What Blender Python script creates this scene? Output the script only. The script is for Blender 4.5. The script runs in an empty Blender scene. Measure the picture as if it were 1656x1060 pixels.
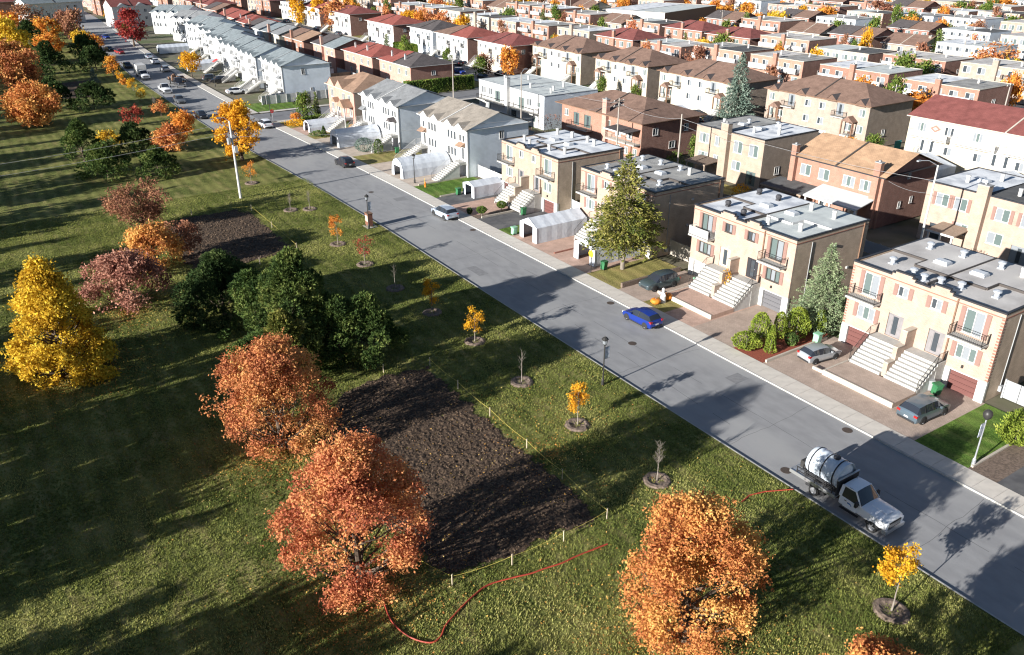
import bpy, math, random
import numpy as np
from mathutils import Vector, Matrix, Euler

# ------------------------------------------------------------------ camera, sky, sun, exposure
scene = bpy.context.scene
COL = scene.collection
R_ = math.radians
F_PX, PITCH, YAW, CAM_H = 1318.0, R_(26.0), R_(33.3), 35.0
cam = bpy.data.cameras.new('camera'); camo = bpy.data.objects.new('camera', cam); COL.objects.link(camo)
camo.location = (0, 0, CAM_H)
camo.rotation_euler = (R_(90) - PITCH, 0, -YAW)
cam.sensor_width = 36.0; cam.lens = 36.0 * F_PX / 1656.0
cam.clip_start = 0.5; cam.clip_end = 6000
scene.camera = camo

SUN_EL, SUN_AZ = R_(16.0), R_(84.2)          # shadows run towards +X, very slightly +Y
wd = bpy.data.worlds.new('World'); scene.world = wd; wd.use_nodes = True
nt = wd.node_tree; nt.nodes.clear()
sky = nt.nodes.new('ShaderNodeTexSky'); sky.sky_type = 'NISHITA'; sky.sun_disc = False
sky.sun_elevation = SUN_EL; sky.sun_rotation = R_(264.2); sky.air_density = 0.8; sky.dust_density = 0.25; sky.ozone_density = 1.6
bg = nt.nodes.new('ShaderNodeBackground'); bg.inputs['Strength'].default_value = 0.05
wo = nt.nodes.new('ShaderNodeOutputWorld')
nt.links.new(sky.outputs[0], bg.inputs[0]); nt.links.new(bg.outputs[0], wo.inputs[0])
sl = bpy.data.lights.new('sun', 'SUN'); sl.energy = 5.0; sl.angle = R_(0.5); sl.color = (1.0, 0.965, 0.91)
so = bpy.data.objects.new('sun', sl); COL.objects.link(so)
sd = Vector((math.sin(SUN_AZ) * math.cos(SUN_EL), math.cos(SUN_AZ) * math.cos(SUN_EL), -math.sin(SUN_EL)))
so.rotation_euler = sd.to_track_quat('-Z', 'Y').to_euler(); so.location = (-60, 0, 80)
scene.view_settings.view_transform = 'Standard'; scene.view_settings.look = 'None'
scene.view_settings.exposure = 1.15; scene.view_settings.gamma = 1.0
scene.view_settings.use_curve_mapping = False
scene.render.engine = 'CYCLES'
scene.cycles.max_bounces = 5; scene.cycles.diffuse_bounces = 2; scene.cycles.glossy_bounces = 2
scene.cycles.transmission_bounces = 3; scene.cycles.transparent_max_bounces = 6
scene.cycles.use_denoising = True
scene.cycles.filter_width = 1.2

RNG = random.Random(7); NR = np.random.RandomState(7)

def in_view(x, y, z=0.0, m=60):
    cy, sy, cp, sp = math.cos(YAW), math.sin(YAW), math.cos(PITCH), math.sin(PITCH)
    v = (x, y, z - CAM_H)
    d = v[0] * sy * cp + v[1] * cy * cp - v[2] * sp
    if d < 5: return False
    px = 828 + F_PX * (v[0] * cy - v[1] * sy) / d
    py = 530 - F_PX * (v[0] * sy * sp + v[1] * cy * sp + v[2] * cp) / d
    return -m < px < 1656 + m and -m < py < 1060 + m

# ------------------------------------------------------------------ materials
def principled(name):
    m = bpy.data.materials.new(name); m.use_nodes = True
    return m, m.node_tree, m.node_tree.nodes['Principled BSDF']

def mat(name, c, rough=0.8, c2=None, scale=3.0, bump=0.0, bscale=30.0, metal=0.0, spec=0.3, detail=4, stretch=None, lo=0.35, hi=0.65, c3=None, s3=0.4):
    """surface with a two-tone noise, an optional third broad tone, and fine relief"""
    m, t, p = principled(name); N, L = t.nodes, t.links
    p.inputs['Roughness'].default_value = rough; p.inputs['Metallic'].default_value = metal
    p.inputs['Specular IOR Level'].default_value = spec
    p.inputs['Base Color'].default_value = (*c, 1)
    if c2 is not None or bump:
        tc = N.new('ShaderNodeTexCoord'); mp = N.new('ShaderNodeMapping')
        if stretch: mp.inputs['Scale'].default_value = stretch
        L.new(tc.outputs['Object'], mp.inputs[0])
    if c2 is not None:
        n = N.new('ShaderNodeTexNoise'); n.inputs['Scale'].default_value = scale; n.inputs['Detail'].default_value = detail
        L.new(mp.outputs[0], n.inputs['Vector'])
        r = N.new('ShaderNodeValToRGB'); r.color_ramp.elements[0].position = lo; r.color_ramp.elements[1].position = hi
        r.color_ramp.elements[0].color = (*c, 1); r.color_ramp.elements[1].color = (*c2, 1)
        L.new(n.outputs['Fac'], r.inputs[0]); out = r.outputs[0]
        if c3 is not None:
            n3 = N.new('ShaderNodeTexNoise'); n3.inputs['Scale'].default_value = s3; n3.inputs['Detail'].default_value = 5
            L.new(mp.outputs[0], n3.inputs['Vector'])
            r3 = N.new('ShaderNodeValToRGB'); r3.color_ramp.elements[0].position = 0.48; r3.color_ramp.elements[1].position = 0.66
            L.new(n3.outputs['Fac'], r3.inputs[0])
            mx = N.new('ShaderNodeMixRGB'); L.new(r3.outputs[0], mx.inputs[0]); L.new(out, mx.inputs[1]); mx.inputs[2].default_value = (*c3, 1)
            out = mx.outputs[0]
        L.new(out, p.inputs['Base Color'])
    if bump:
        b = N.new('ShaderNodeBump'); b.inputs['Strength'].default_value = bump; b.inputs['Distance'].default_value = 0.03
        nb = N.new('ShaderNodeTexNoise'); nb.inputs['Scale'].default_value = bscale; nb.inputs['Detail'].default_value = 4
        L.new(mp.outputs[0], nb.inputs['Vector']); L.new(nb.outputs['Fac'], b.inputs['Height']); L.new(b.outputs[0], p.inputs['Normal'])
    return m

def brick_mat(name, c1, c2, mortar, bw=0.23, bh=0.08, msize=0.012):
    m, t, p = principled(name); N, L = t.nodes, t.links
    p.inputs['Roughness'].default_value = 0.9; p.inputs['Specular IOR Level'].default_value = 0.2
    tc = N.new('ShaderNodeTexCoord'); sx = N.new('ShaderNodeSeparateXYZ'); cb = N.new('ShaderNodeCombineXYZ'); ad = N.new('ShaderNodeMath')
    L.new(tc.outputs['Object'], sx.inputs[0]); L.new(sx.outputs[0], ad.inputs[0]); L.new(sx.outputs[1], ad.inputs[1])
    L.new(ad.outputs[0], cb.inputs[0]); L.new(sx.outputs[2], cb.inputs[1])
    b = N.new('ShaderNodeTexBrick'); L.new(cb.outputs[0], b.inputs['Vector'])
    b.inputs['Color1'].default_value = (*c1, 1); b.inputs['Color2'].default_value = (*c2, 1); b.inputs['Mortar'].default_value = (*mortar, 1)
    b.inputs['Scale'].default_value = 1.0; b.inputs['Brick Width'].default_value = bw; b.inputs['Row Height'].default_value = bh; b.inputs['Mortar Size'].default_value = msize
    n = N.new('ShaderNodeTexNoise'); n.inputs['Scale'].default_value = 0.9; n.inputs['Detail'].default_value = 6; L.new(tc.outputs['Object'], n.inputs['Vector'])
    r = N.new('ShaderNodeMapRange'); r.inputs[1].default_value = .3; r.inputs[2].default_value = .7; r.inputs[3].default_value = .82; r.inputs[4].default_value = 1.08
    L.new(n.outputs['Fac'], r.inputs[0])
    mx = N.new('ShaderNodeMixRGB'); mx.blend_type = 'MULTIPLY'; mx.inputs[0].default_value = 1; L.new(b.outputs[0], mx.inputs[1]); L.new(r.outputs[0], mx.inputs[2])
    L.new(mx.outputs[0], p.inputs['Base Color'])
    bp = N.new('ShaderNodeBump'); bp.inputs['Strength'].default_value = .3; bp.inputs['Distance'].default_value = .01; bp.invert = True
    L.new(b.outputs['Fac'], bp.inputs['Height']); L.new(bp.outputs[0], p.inputs['Normal'])
    return m

def siding_mat(name, c, pitch=0.2, vertical=False):
    m, t, p = principled(name); N, L = t.nodes, t.links
    p.inputs['Roughness'].default_value = 0.6; p.inputs['Base Color'].default_value = (*c, 1)
    tc = N.new('ShaderNodeTexCoord'); w = N.new('ShaderNodeTexWave'); w.wave_type = 'BANDS'; w.bands_direction = 'X' if vertical else 'Z'; w.wave_profile = 'SAW'
    w.inputs['Scale'].default_value = 0.314 / pitch; L.new(tc.outputs['Object'], w.inputs['Vector'])
    bp = N.new('ShaderNodeBump'); bp.inputs['Strength'].default_value = .5; bp.inputs['Distance'].default_value = .02
    L.new(w.outputs['Fac'], bp.inputs['Height']); L.new(bp.outputs[0], p.inputs['Normal'])
    n = N.new('ShaderNodeTexNoise'); n.inputs['Scale'].default_value = .6; n.inputs['Detail'].default_value = 7; L.new(tc.outputs['Object'], n.inputs['Vector'])
    r = N.new('ShaderNodeValToRGB'); r.color_ramp.elements[0].color = (*[v * .85 for v in c], 1); r.color_ramp.elements[1].color = (*c, 1)
    r.color_ramp.elements[0].position = .3; r.color_ramp.elements[1].position = .6
    L.new(n.outputs['Fac'], r.inputs[0]); L.new(r.outputs[0], p.inputs['Base Color'])
    return m

def shingle_mat(name, c, c2):
    m, t, p = principled(name); N, L = t.nodes, t.links
    p.inputs['Roughness'].default_value = 0.95; p.inputs['Specular IOR Level'].default_value = 0.15
    tc = N.new('ShaderNodeTexCoord')
    b = N.new('ShaderNodeTexBrick'); L.new(tc.outputs['Object'], b.inputs['Vector'])
    b.inputs['Color1'].default_value = (*c, 1); b.inputs['Color2'].default_value = (*c2, 1); b.inputs['Mortar'].default_value = (*[v * .6 for v in c], 1)
    b.inputs['Scale'].default_value = 1.0; b.inputs['Brick Width'].default_value = .35; b.inputs['Row Height'].default_value = .16; b.inputs['Mortar Size'].default_value = .012
    n = N.new('ShaderNodeTexNoise'); n.inputs['Scale'].default_value = .8; n.inputs['Detail'].default_value = 8; L.new(tc.outputs['Object'], n.inputs['Vector'])
    r = N.new('ShaderNodeMapRange'); r.inputs[1].default_value = .3; r.inputs[2].default_value = .7; r.inputs[3].default_value = .78; r.inputs[4].default_value = 1.15
    L.new(n.outputs['Fac'], r.inputs[0])
    mx = N.new('ShaderNodeMixRGB'); mx.blend_type = 'MULTIPLY'; mx.inputs[0].default_value = 1; L.new(b.outputs[0], mx.inputs[1]); L.new(r.outputs[0], mx.inputs[2])
    L.new(mx.outputs[0], p.inputs['Base Color'])
    return m

def leaf_mat(name, cols, transl=0.35, clump=0.5, dark=0.55):
    """leaves: colour differs from leaf to leaf and in broad drifts through the crown"""
    m = bpy.data.materials.new(name); m.use_nodes = True; t = m.node_tree; N, L = t.nodes, t.links; N.clear()
    out = N.new('ShaderNodeOutputMaterial'); d = N.new('ShaderNodeBsdfDiffuse'); tr = N.new('ShaderNodeBsdfTranslucent'); mx = N.new('ShaderNodeMixShader')
    mx.inputs[0].default_value = transl
    g = N.new('ShaderNodeNewGeometry'); tc = N.new('ShaderNodeTexCoord'); n = N.new('ShaderNodeTexNoise'); n.inputs['Scale'].default_value = clump; n.inputs['Detail'].default_value = 2
    L.new(tc.outputs['Object'], n.inputs['Vector'])
    a = N.new('ShaderNodeMath'); a.operation = 'MULTIPLY_ADD'; a.inputs[1].default_value = 0.45; L.new(g.outputs['Random Per Island'], a.inputs[0])
    mr = N.new('ShaderNodeMapRange'); mr.inputs[1].default_value = .36; mr.inputs[2].default_value = .64; mr.inputs[3].default_value = 0; mr.inputs[4].default_value = .55
    L.new(n.outputs['Fac'], mr.inputs[0]); L.new(mr.outputs[0], a.inputs[2])
    r = N.new('ShaderNodeValToRGB'); e = r.color_ramp.elements
    while len(e) < len(cols): e.new(0.5)
    for i, c in enumerate(cols):
        e[i].position = i / (len(cols) - 1); e[i].color = (*c, 1)
    L.new(a.outputs[0], r.inputs[0])
    oi = N.new('ShaderNodeObjectInfo'); hs = N.new('ShaderNodeHueSaturation'); mh = N.new('ShaderNodeMapRange'); mh.inputs[3].default_value = .495; mh.inputs[4].default_value = .507
    L.new(oi.outputs['Random'], mh.inputs[0]); L.new(mh.outputs[0], hs.inputs['Hue']); L.new(r.outputs[0], hs.inputs['Color'])
    L.new(hs.outputs[0], d.inputs[0]); L.new(hs.outputs[0], tr.inputs[0]); L.new(d.outputs[0], mx.inputs[1]); L.new(tr.outputs[0], mx.inputs[2]); L.new(mx.outputs[0], out.inputs[0])
    return m

def glass_mat(name, c, rough=0.08):
    m, t, p = principled(name)
    p.inputs['Base Color'].default_value = (*c, 1); p.inputs['Roughness'].default_value = rough; p.inputs['Specular IOR Level'].default_value = 0.7
    return m

def paint_mat(name, c, rough=0.28, metal=0.0):
    m, t, p = principled(name)
    p.inputs['Base Color'].default_value = (*c, 1); p.inputs['Roughness'].default_value = rough; p.inputs['Metallic'].default_value = metal
    p.inputs['Coat Weight'].default_value = .5; p.inputs['Coat Roughness'].default_value = .06
    return m

M = {}
# ------------------------------------------------------------------ mesh helpers
class MB:
    """collects faces for one mesh; each shape takes a material slot index"""
    def __init__(s): s.v = []; s.f = []; s.m = []
    def face(s, pts, m=0):
        i = len(s.v); s.v += [tuple(p) for p in pts]; s.f.append(tuple(range(i, i + len(pts)))); s.m.append(m); return s
    def box(s, x0, x1, y0, y1, z0, z1, m=0):
        i = len(s.v)
        s.v += [(x0, y0, z0), (x1, y0, z0), (x1, y1, z0), (x0, y1, z0), (x0, y0, z1), (x1, y0, z1), (x1, y1, z1), (x0, y1, z1)]
        for q in ((0, 3, 2, 1), (4, 5, 6, 7), (0, 1, 5, 4), (1, 2, 6, 5), (2, 3, 7, 6), (3, 0, 4, 7)):
            s.f.append(tuple(i + k for k in q)); s.m.append(m)
        return s
    def prism(s, pts, h, m=0):
        """extrude the polygon pts (3-D points) by the vector h"""
        h = Vector(h); a = [Vector(p) for p in pts]; b = [p + h for p in a]; i = len(s.v); n = len(a)
        s.v += [tuple(p) for p in a + b]
        s.f.append(tuple(range(i + n - 1, i - 1, -1))); s.m.append(m)
        s.f.append(tuple(range(i + n, i + 2 * n))); s.m.append(m)
        for k in range(n):
            s.f.append((i + k, i + (k + 1) % n, i + n + (k + 1) % n, i + n + k)); s.m.append(m)
        return s
    def tube(s, p0, p1, r0, r1=None, n=8, m=0, caps=True):
        r1 = r0 if r1 is None else r1
        p0, p1 = Vector(p0), Vector(p1); d = (p1 - p0).normalized()
        u = d.cross(Vector((0, 0, 1)) if abs(d.z) < .9 else Vector((1, 0, 0))).normalized(); w = d.cross(u)
        i = len(s.v)
        for p, r in ((p0, r0), (p1, r1)):
            for k in range(n):
                a = 2 * math.pi * k / n; s.v.append(tuple(p + u * (r * math.cos(a)) + w * (r * math.sin(a))))
        for k in range(n):
            s.f.append((i + k, i + (k + 1) % n, i + n + (k + 1) % n, i + n + k)); s.m.append(m)
        if caps:
            s.f.append(tuple(range(i + n - 1, i - 1, -1))); s.m.append(m); s.f.append(tuple(range(i + n, i + 2 * n))); s.m.append(m)
        return s
    def lathe(s, prof, c=(0, 0), n=12, m=0):
        i = len(s.v)
        for r, z in prof:
            for k in range(n):
                a = 2 * math.pi * k / n; s.v.append((c[0] + r * math.cos(a), c[1] + r * math.sin(a), z))
        for j in range(len(prof) - 1):
            for k in range(n):
                s.f.append((i + j * n + k, i + j * n + (k + 1) % n, i + (j + 1) * n + (k + 1) % n, i + (j + 1) * n + k)); s.m.append(m)
        return s
    def mesh(s, name, mats, smooth=False):
        me = bpy.data.meshes.new(name); me.from_pydata(s.v, [], s.f)
        for x in mats: me.materials.append(M[x] if isinstance(x, str) else x)
        me.polygons.foreach_set('material_index', s.m)
        if smooth: me.polygons.foreach_set('use_smooth', [True] * len(s.f))
        me.update(); return me

def link(name, me, parent=None, loc=(0, 0, 0), rz=0.0):
    o = bpy.data.objects.new(name, me); COL.objects.link(o)
    o.location = loc; o.rotation_euler = (0, 0, rz)
    if parent is not None: o.parent = parent
    return o
def put(name, mb, mats, parent=None, loc=(0, 0, 0), rz=0.0, smooth=False):
    return link(name, mb.mesh(name, mats, smooth), parent, loc, rz)
def tag(o, label, cat, group=None, kind=None):
    o['label'] = label; o['category'] = cat
    if group: o['group'] = group
    if kind: o['kind'] = kind
    return o
def thing(name, label, cat, loc=(0, 0, 0), rz=0.0, group=None):
    return tag(link(name, None, None, loc, rz), label, cat, group)
def struct(o, label=None):
    o['kind'] = 'structure'
    if label: o['label'] = label
    return o
KIDS = {}
def kids_of(root):
    return [o for o in root.children]
def dup(root, loc, rz=0.0, label=None, group=None, scale=None, tree=None):
    """copy of a thing with its parts and sub-parts, sharing meshes"""
    r = root.copy(); COL.objects.link(r); r.location = loc; r.rotation_euler = (0, 0, rz)
    if scale is not None: r.scale = scale if hasattr(scale, '__len__') else (scale,) * 3
    if label: r['label'] = label
    if group: r['group'] = group
    if tree is None:
        tree = snapshot(root)
    for ch, subs in tree:
        c = ch.copy(); COL.objects.link(c); c.parent = r
        for g in subs:
            d = g.copy(); COL.objects.link(d); d.parent = c
    return r
def snapshot(root): return [(c, list(c.children)) for c in root.children]
CACHE = {}
def cached(key, fn):
    if key not in CACHE: CACHE[key] = fn()
    return CACHE[key]
# ------------------------------------------------------------------ palette (surface colours; some side-wall tones carry painted light)
M['peach_brick'] = brick_mat('peach_brick', (.42, .305, .235), (.36, .255, .195), (.45, .37, .31))
M['side_brick'] = brick_mat('side_brick', (.52, .385, .275), (.44, .32, .225), (.52, .42, .33))  # tan side brick, lightened to paint in sunlight on the side walls
M['beige_brick'] = brick_mat('beige_brick', (.375, .285, .215), (.32, .24, .18), (.42, .35, .29))
M['pale_brick'] = brick_mat('pale_brick', (.37, .29, .235), (.32, .245, .195), (.40, .34, .29))
M['red_brick'] = brick_mat('red_brick', (.33, .115, .08), (.27, .09, .06), (.34, .25, .21))
M['orange_brick'] = brick_mat('orange_brick', (.37, .165, .11), (.31, .13, .085), (.36, .27, .22))
M['pink_brick'] = brick_mat('pink_brick', (.50, .26, .20), (.44, .22, .165), (.5, .36, .31))
M['cream_wall'] = mat('cream_wall', (.50, .45, .36), .85, (.43, .38, .30), 1.5)
M['white_siding'] = siding_mat('white_siding', (.58, .59, .60))
M['bluegrey_siding'] = siding_mat('bluegrey_siding', (.72, .78, .84))  # blue-grey siding; on white houses' sides it paints in sky-blue shade
M['fence_siding'] = siding_mat('fence_siding', (.62, .64, .66), .15, True)
M['white_paint'] = mat('white_paint', (.57, .565, .55), .6, (.49, .48, .465), 2.0)
M['offwhite'] = mat('offwhite', (.50, .45, .38), .8, (.43, .385, .325), 1.2)
M['red_trim'] = mat('red_trim', (.33, .15, .11), .7, (.28, .12, .085), 4)
M['black_trim'] = mat('black_trim', (.035, .035, .04), .5)
M['dark_trim'] = mat('dark_trim', (.07, .06, .055), .6)
M['brown_trim'] = mat('brown_trim', (.22, .13, .085), .7, (.17, .1, .065), 4)
M['grey_trim'] = mat('grey_trim', (.33, .34, .35), .6)
M['iron'] = mat('iron', (.05, .048, .046), .45, metal=.3)
M['galv'] = mat('galv', (.55, .57, .6), .4, (.45, .47, .5), 5, metal=.6)
M['window_frame'] = mat('window_frame', (.58, .57, .55), .5)
M['glass_dark'] = glass_mat('glass_dark', (.05, .06, .07))
M['glass_curtain'] = glass_mat('glass_curtain', (.23, .25, .27), .2)
M['glass_green'] = glass_mat('glass_green', (.11, .145, .14), .12)
M['garage_red'] = siding_mat('garage_red', (.15, .058, .05), .35)
M['garage_grey'] = siding_mat('garage_grey', (.13, .13, .14), .35)
M['garage_white'] = siding_mat('garage_white', (.68, .67, .64), .35)
M['door_grey'] = mat('door_grey', (.25, .23, .235), .5, (.20, .19, .19), 3)
M['door_brown'] = mat('door_brown', (.16, .09, .06), .5)
M['concrete'] = mat('concrete', (.62, .575, .51), .9, (.54, .50, .445), 1.3, bump=.3, bscale=14, c3=(.48, .45, .40), s3=.35)
M['step_concrete'] = mat('step_concrete', (.46, .45, .42), .9, (.39, .38, .355), 2.5, bump=.2)
M['kerb_concrete'] = mat('kerb_concrete', (.46, .45, .42), .85, (.36, .35, .33), 2.0, bump=.2)
M['roof_tan'] = mat('roof_tan', (.60, .57, .54), .95, (.40, .375, .355), .5, bump=.5, bscale=40, c3=(.66, .63, .59), s3=.25, stretch=(1, .6, 1))
M['roof_white'] = mat('roof_white', (.80, .81, .82), .9, (.62, .64, .66), .5, bump=.3, bscale=30, c3=(.48, .50, .54), s3=.5)
M['roof_pale_green'] = mat('roof_pale_green', (.60, .63, .61), .9, (.52, .55, .535), .7, bump=.3, c3=(.45, .475, .47), s3=.5)
M['roof_grey'] = mat('roof_grey', (.38, .37, .35), .95, (.24, .235, .225), .5, bump=.5, bscale=40, c3=(.42, .41, .38), s3=.3)
M['roof_dark'] = mat('roof_dark', (.12, .12, .12), .95, (.085, .085, .085), .8, bump=.5)
M['shingle_tan'] = shingle_mat('shingle_tan', (.34, .30, .255), (.28, .25, .215))
M['shingle_grey'] = shingle_mat('shingle_grey', (.27, .28, .285), (.22, .225, .235))
M['shingle_bluegrey'] = shingle_mat('shingle_bluegrey', (.25, .285, .30), (.20, .235, .25))
M['shingle_brown'] = shingle_mat('shingle_brown', (.24, .155, .12), (.195, .125, .098))
M['shingle_ltbrown'] = shingle_mat('shingle_ltbrown', (.36, .235, .165), (.31, .2, .14))
M['shingle_orange'] = shingle_mat('shingle_orange', (.50, .32, .20), (.42, .27, .17))
M['shingle_red'] = shingle_mat('shingle_red', (.33, .105, .085), (.27, .085, .07))
M['shingle_maroon'] = shingle_mat('shingle_maroon', (.25, .088, .078), (.205, .072, .065))
M['shingle_dark'] = shingle_mat('shingle_dark', (.12, .105, .105), (.095, .085, .085))
M['vent_metal'] = mat('vent_metal', (.5, .53, .57), .5, (.42, .45, .5), 6, metal=.3)
M['vent_black'] = mat('vent_black', (.05, .05, .055), .6)
M['skylight'] = glass_mat('skylight', (.62, .63, .64), .3)
M['chimney_cap'] = mat('chimney_cap', (.3, .3, .3), .8)
M['bark'] = mat('bark', (.13, .095, .07), .95, (.075, .055, .04), 8, bump=.6, bscale=25, stretch=(1, 1, .3))
M['bark_grey'] = mat('bark_grey', (.26, .225, .19), .95, (.17, .145, .12), 8, bump=.5, bscale=25, stretch=(1, 1, .3))
M['asphalt_drive'] = mat('asphalt_drive', (.115, .115, .12), .9, (.085, .085, .09), 1.5, bump=.5, bscale=30, c3=(.15, .148, .145), s3=.4)
def paver_mat(name, a, b, c):
    m = brick_mat(name, a, b, c, .24, .12, .008); t = m.node_tree
    br = [n for n in t.nodes if n.type == 'TEX_BRICK'][0]; tc = [n for n in t.nodes if n.type == 'TEX_COORD'][0]
    t.links.new(tc.outputs['Object'], br.inputs['Vector']); return m
M['paver_brown'] = paver_mat('paver_brown', (.50, .39, .32), (.43, .335, .275), (.33, .26, .215))
M['paver_pink'] = paver_mat('paver_pink', (.58, .40, .32), (.50, .34, .27), (.4, .28, .22))
M['paver_sand'] = paver_mat('paver_sand', (.60, .50, .41), (.53, .44, .36), (.42, .35, .29))
M['mulch_red'] = mat('mulch_red', (.33, .09, .055), .95, (.22, .06, .04), 9, bump=.9, bscale=30)
M['mulch_brown'] = mat('mulch_brown', (.22, .165, .13), .95, (.12, .09, .07), 6, bump=1, bscale=25)
M['shutter'] = mat('shutter', (.25, .15, .125), .6)
M['tempo'] = mat('tempo', (.60, .635, .68), .5, (.52, .555, .61), 2.2, bump=.5, bscale=2.2)
M['tempo_window'] = glass_mat('tempo_window', (.32, .35, .4), .2)
M['bin_green'] = mat('bin_green', (.04, .17, .07), .5, (.03, .13, .055), 3); M['manhole'] = mat('manhole', (.12, .09, .075), .7, (.08, .065, .055), 12, metal=.3)
M['bin_pale'] = mat('bin_pale', (.25, .50, .33), .5)
M['bin_blue'] = mat('bin_blue', (.05, .17, .42), .5)
M['yellow_sign'] = mat('yellow_sign', (.80, .55, .03), .5)
M['red_sign'] = mat('red_sign', (.55, .03, .03), .5)
M['yellow_rope'] = mat('yellow_rope', (.62, .52, .12), .7)
M['stake'] = mat('stake', (.62, .52, .38), .9)
M['red_hose'] = mat('red_hose', (.42, .065, .035), .6, (.34, .05, .03), 3)
M['pumpkin'] = mat('pumpkin', (.72, .25, .03), .6, (.6, .18, .02), 5)
M['pole_wood'] = mat('pole_wood', (.40, .36, .32), .9, (.30, .27, .235), 6, stretch=(1, 1, .2))
M['concrete_pole'] = mat('concrete_pole', (.58, .57, .55), .8, (.5, .49, .47), 3)
M['wire'] = mat('wire', (.32, .32, .33), .6)
M['tyre'] = mat('tyre', (.03, .03, .03), .85)
M['rim'] = mat('rim', (.55, .56, .58), .3, metal=.7)
M['car_glass'] = glass_mat('car_glass', (.025, .03, .04), .04)
M['car_trim'] = mat('car_trim', (.03, .03, .032), .6)
M['headlight'] = glass_mat('headlight', (.7, .72, .75), .1)
M['taillight'] = glass_mat('taillight', (.35, .015, .015), .2)
M['plate'] = mat('plate', (.7, .7, .7), .5)
for n_, c_, r_, mt_ in (('car_blue', (.015, .045, .30), .25, .3), ('car_silver', (.50, .53, .56), .3, .5), ('car_slate', (.13, .18, .22), .28, .5),
        ('car_teal', (.09, .125, .14), .28, .5), ('car_paleblue', (.50, .57, .66), .3, .4), ('car_black', (.02, .02, .025), .22, .2),
        ('car_white', (.84, .85, .87), .3, 0), ('car_grey', (.22, .235, .25), .28, .5), ('car_red', (.35, .03, .03), .28, .2)):
    M[n_] = paint_mat(n_, c_, r_, mt_)
M['tank_poly'] = mat('tank_poly', (.60, .66, .72), .4, (.54, .60, .67), 2)
M['canopy_white'] = mat('canopy_white', (.55, .56, .55), .6, (.58, .60, .6), 2)
M['blue_tarp'] = mat('blue_tarp', (.04, .12, .32), .5, (.03, .08, .22), 3)
M['teal_cloth'] = mat('teal_cloth', (.06, .35, .38), .7)
M['wood_deck'] = mat('wood_deck', (.33, .25, .19), .85, (.26, .19, .14), 5)
M['kiosk'] = mat('kiosk', (.22, .10, .07), .6, (.18, .08, .055), 3)
M['banner'] = mat('banner', (.66, .68, .72), .6, (.30, .36, .46), 3.5, detail=1)
M['solar'] = glass_mat('solar', (.03, .06, .14), .15)
# leaves
M['leaf_oak'] = leaf_mat('leaf_oak', [(.20, .062, .038), (.43, .14, .072), (.60, .24, .105), (.70, .34, .13), (.76, .46, .17)], .3, .35)
M['leaf_oak2'] = leaf_mat('leaf_oak2', [(.25, .08, .04), (.51, .185, .07), (.67, .30, .10), (.75, .41, .13), (.79, .52, .17)], .3, .35)
M['leaf_pinkoak'] = leaf_mat('leaf_pinkoak', [(.17, .07, .055), (.32, .145, .105), (.48, .25, .175), (.62, .38, .27)], .25, .6)
M['leaf_brown'] = leaf_mat('leaf_brown', [(.15, .075, .05), (.27, .12, .08), (.36, .17, .10), (.42, .24, .13)], .25, .5)
M['leaf_orange'] = leaf_mat('leaf_orange', [(.42, .12, .035), (.62, .23, .05), (.76, .36, .07), (.78, .50, .10)], .35, .5)
M['leaf_yellow'] = leaf_mat('leaf_yellow', [(.36, .20, .035), (.62, .38, .04), (.78, .54, .06), (.80, .62, .10)], .35, .45)
M['leaf_gold'] = leaf_mat('leaf_gold', [(.40, .17, .025), (.66, .33, .03), (.80, .46, .04), (.82, .58, .07)], .35, .6)
M['leaf_red'] = leaf_mat('leaf_red', [(.20, .03, .03), (.34, .06, .05), (.45, .12, .07)], .3, .6)
M['leaf_green'] = leaf_mat('leaf_green', [(.05, .09, .025), (.09, .15, .03), (.17, .21, .05), (.28, .27, .07)], .25, .5)
M['needle_dark'] = leaf_mat('needle_dark', [(.016, .034, .016), (.035, .062, .024), (.07, .11, .036), (.17, .21, .075)], .12, .5)
M['needle_mid'] = leaf_mat('needle_mid', [(.028, .05, .02), (.06, .10, .032), (.135, .185, .05), (.32, .34, .11)], .12, .45)
M['needle_larch'] = leaf_mat('needle_larch', [(.05, .075, .02), (.12, .14, .035), (.26, .24, .06), (.42, .36, .13)], .2, .5)
M['needle_blue'] = leaf_mat('needle_blue', [(.06, .10, .08), (.12, .17, .14), (.20, .26, .21), (.28, .33, .26)], .12, .6)
M['needle_sage'] = leaf_mat('needle_sage', [(.10, .15, .08), (.18, .24, .13), (.27, .33, .18), (.34, .38, .22)], .15, .8)
M['thuja'] = leaf_mat('thuja', [(.08, .12, .02), (.16, .22, .035), (.26, .32, .05), (.34, .36, .08)], .2, 1.2)
# ------------------------------------------------------------------ ground surfaces
def lerp_tab(tab, y):
    if y <= tab[0][0]: return tab[0][1]
    for (a, b), (c, d) in zip(tab, tab[1:]):
        if y <= c: return b + (d - b) * (y - a) / (c - a)
    return tab[-1][1]
KL_T = [(-80, 41.6), (70, 41.7), (93, 41.8), (112, 41.4), (128, 40.7), (162, 38.9), (190, 38.6), (245, 38.6), (300, 40.5), (350, 43.5), (420, 47), (480, 48)]
KR_T = [(-80, 51.9), (60, 51.9), (90, 51.5), (112, 51.3), (135, 50.7), (162, 49.6), (200, 49.2), (250, 49.4), (300, 51.3), (350, 54.3), (420, 57.5), (480, 58.5)]
KL = lambda y: lerp_tab(KL_T, y)
KR = lambda y: lerp_tab(KR_T, y)
def strip(name, fl, fr, ys, z, m, kind='structure'):
    mb = MB()
    for a, b in zip(ys, ys[1:]):
        mb.face([(fl(a), a, z), (fr(a), a, z), (fr(b), b, z), (fl(b), b, z)])
    o = put(name, mb, [m]); o['kind'] = kind; return o
def frange(a, b, s):
    out = []; x = a
    while x < b - 1e-6: out.append(x); x += s
    return out + [b]

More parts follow.
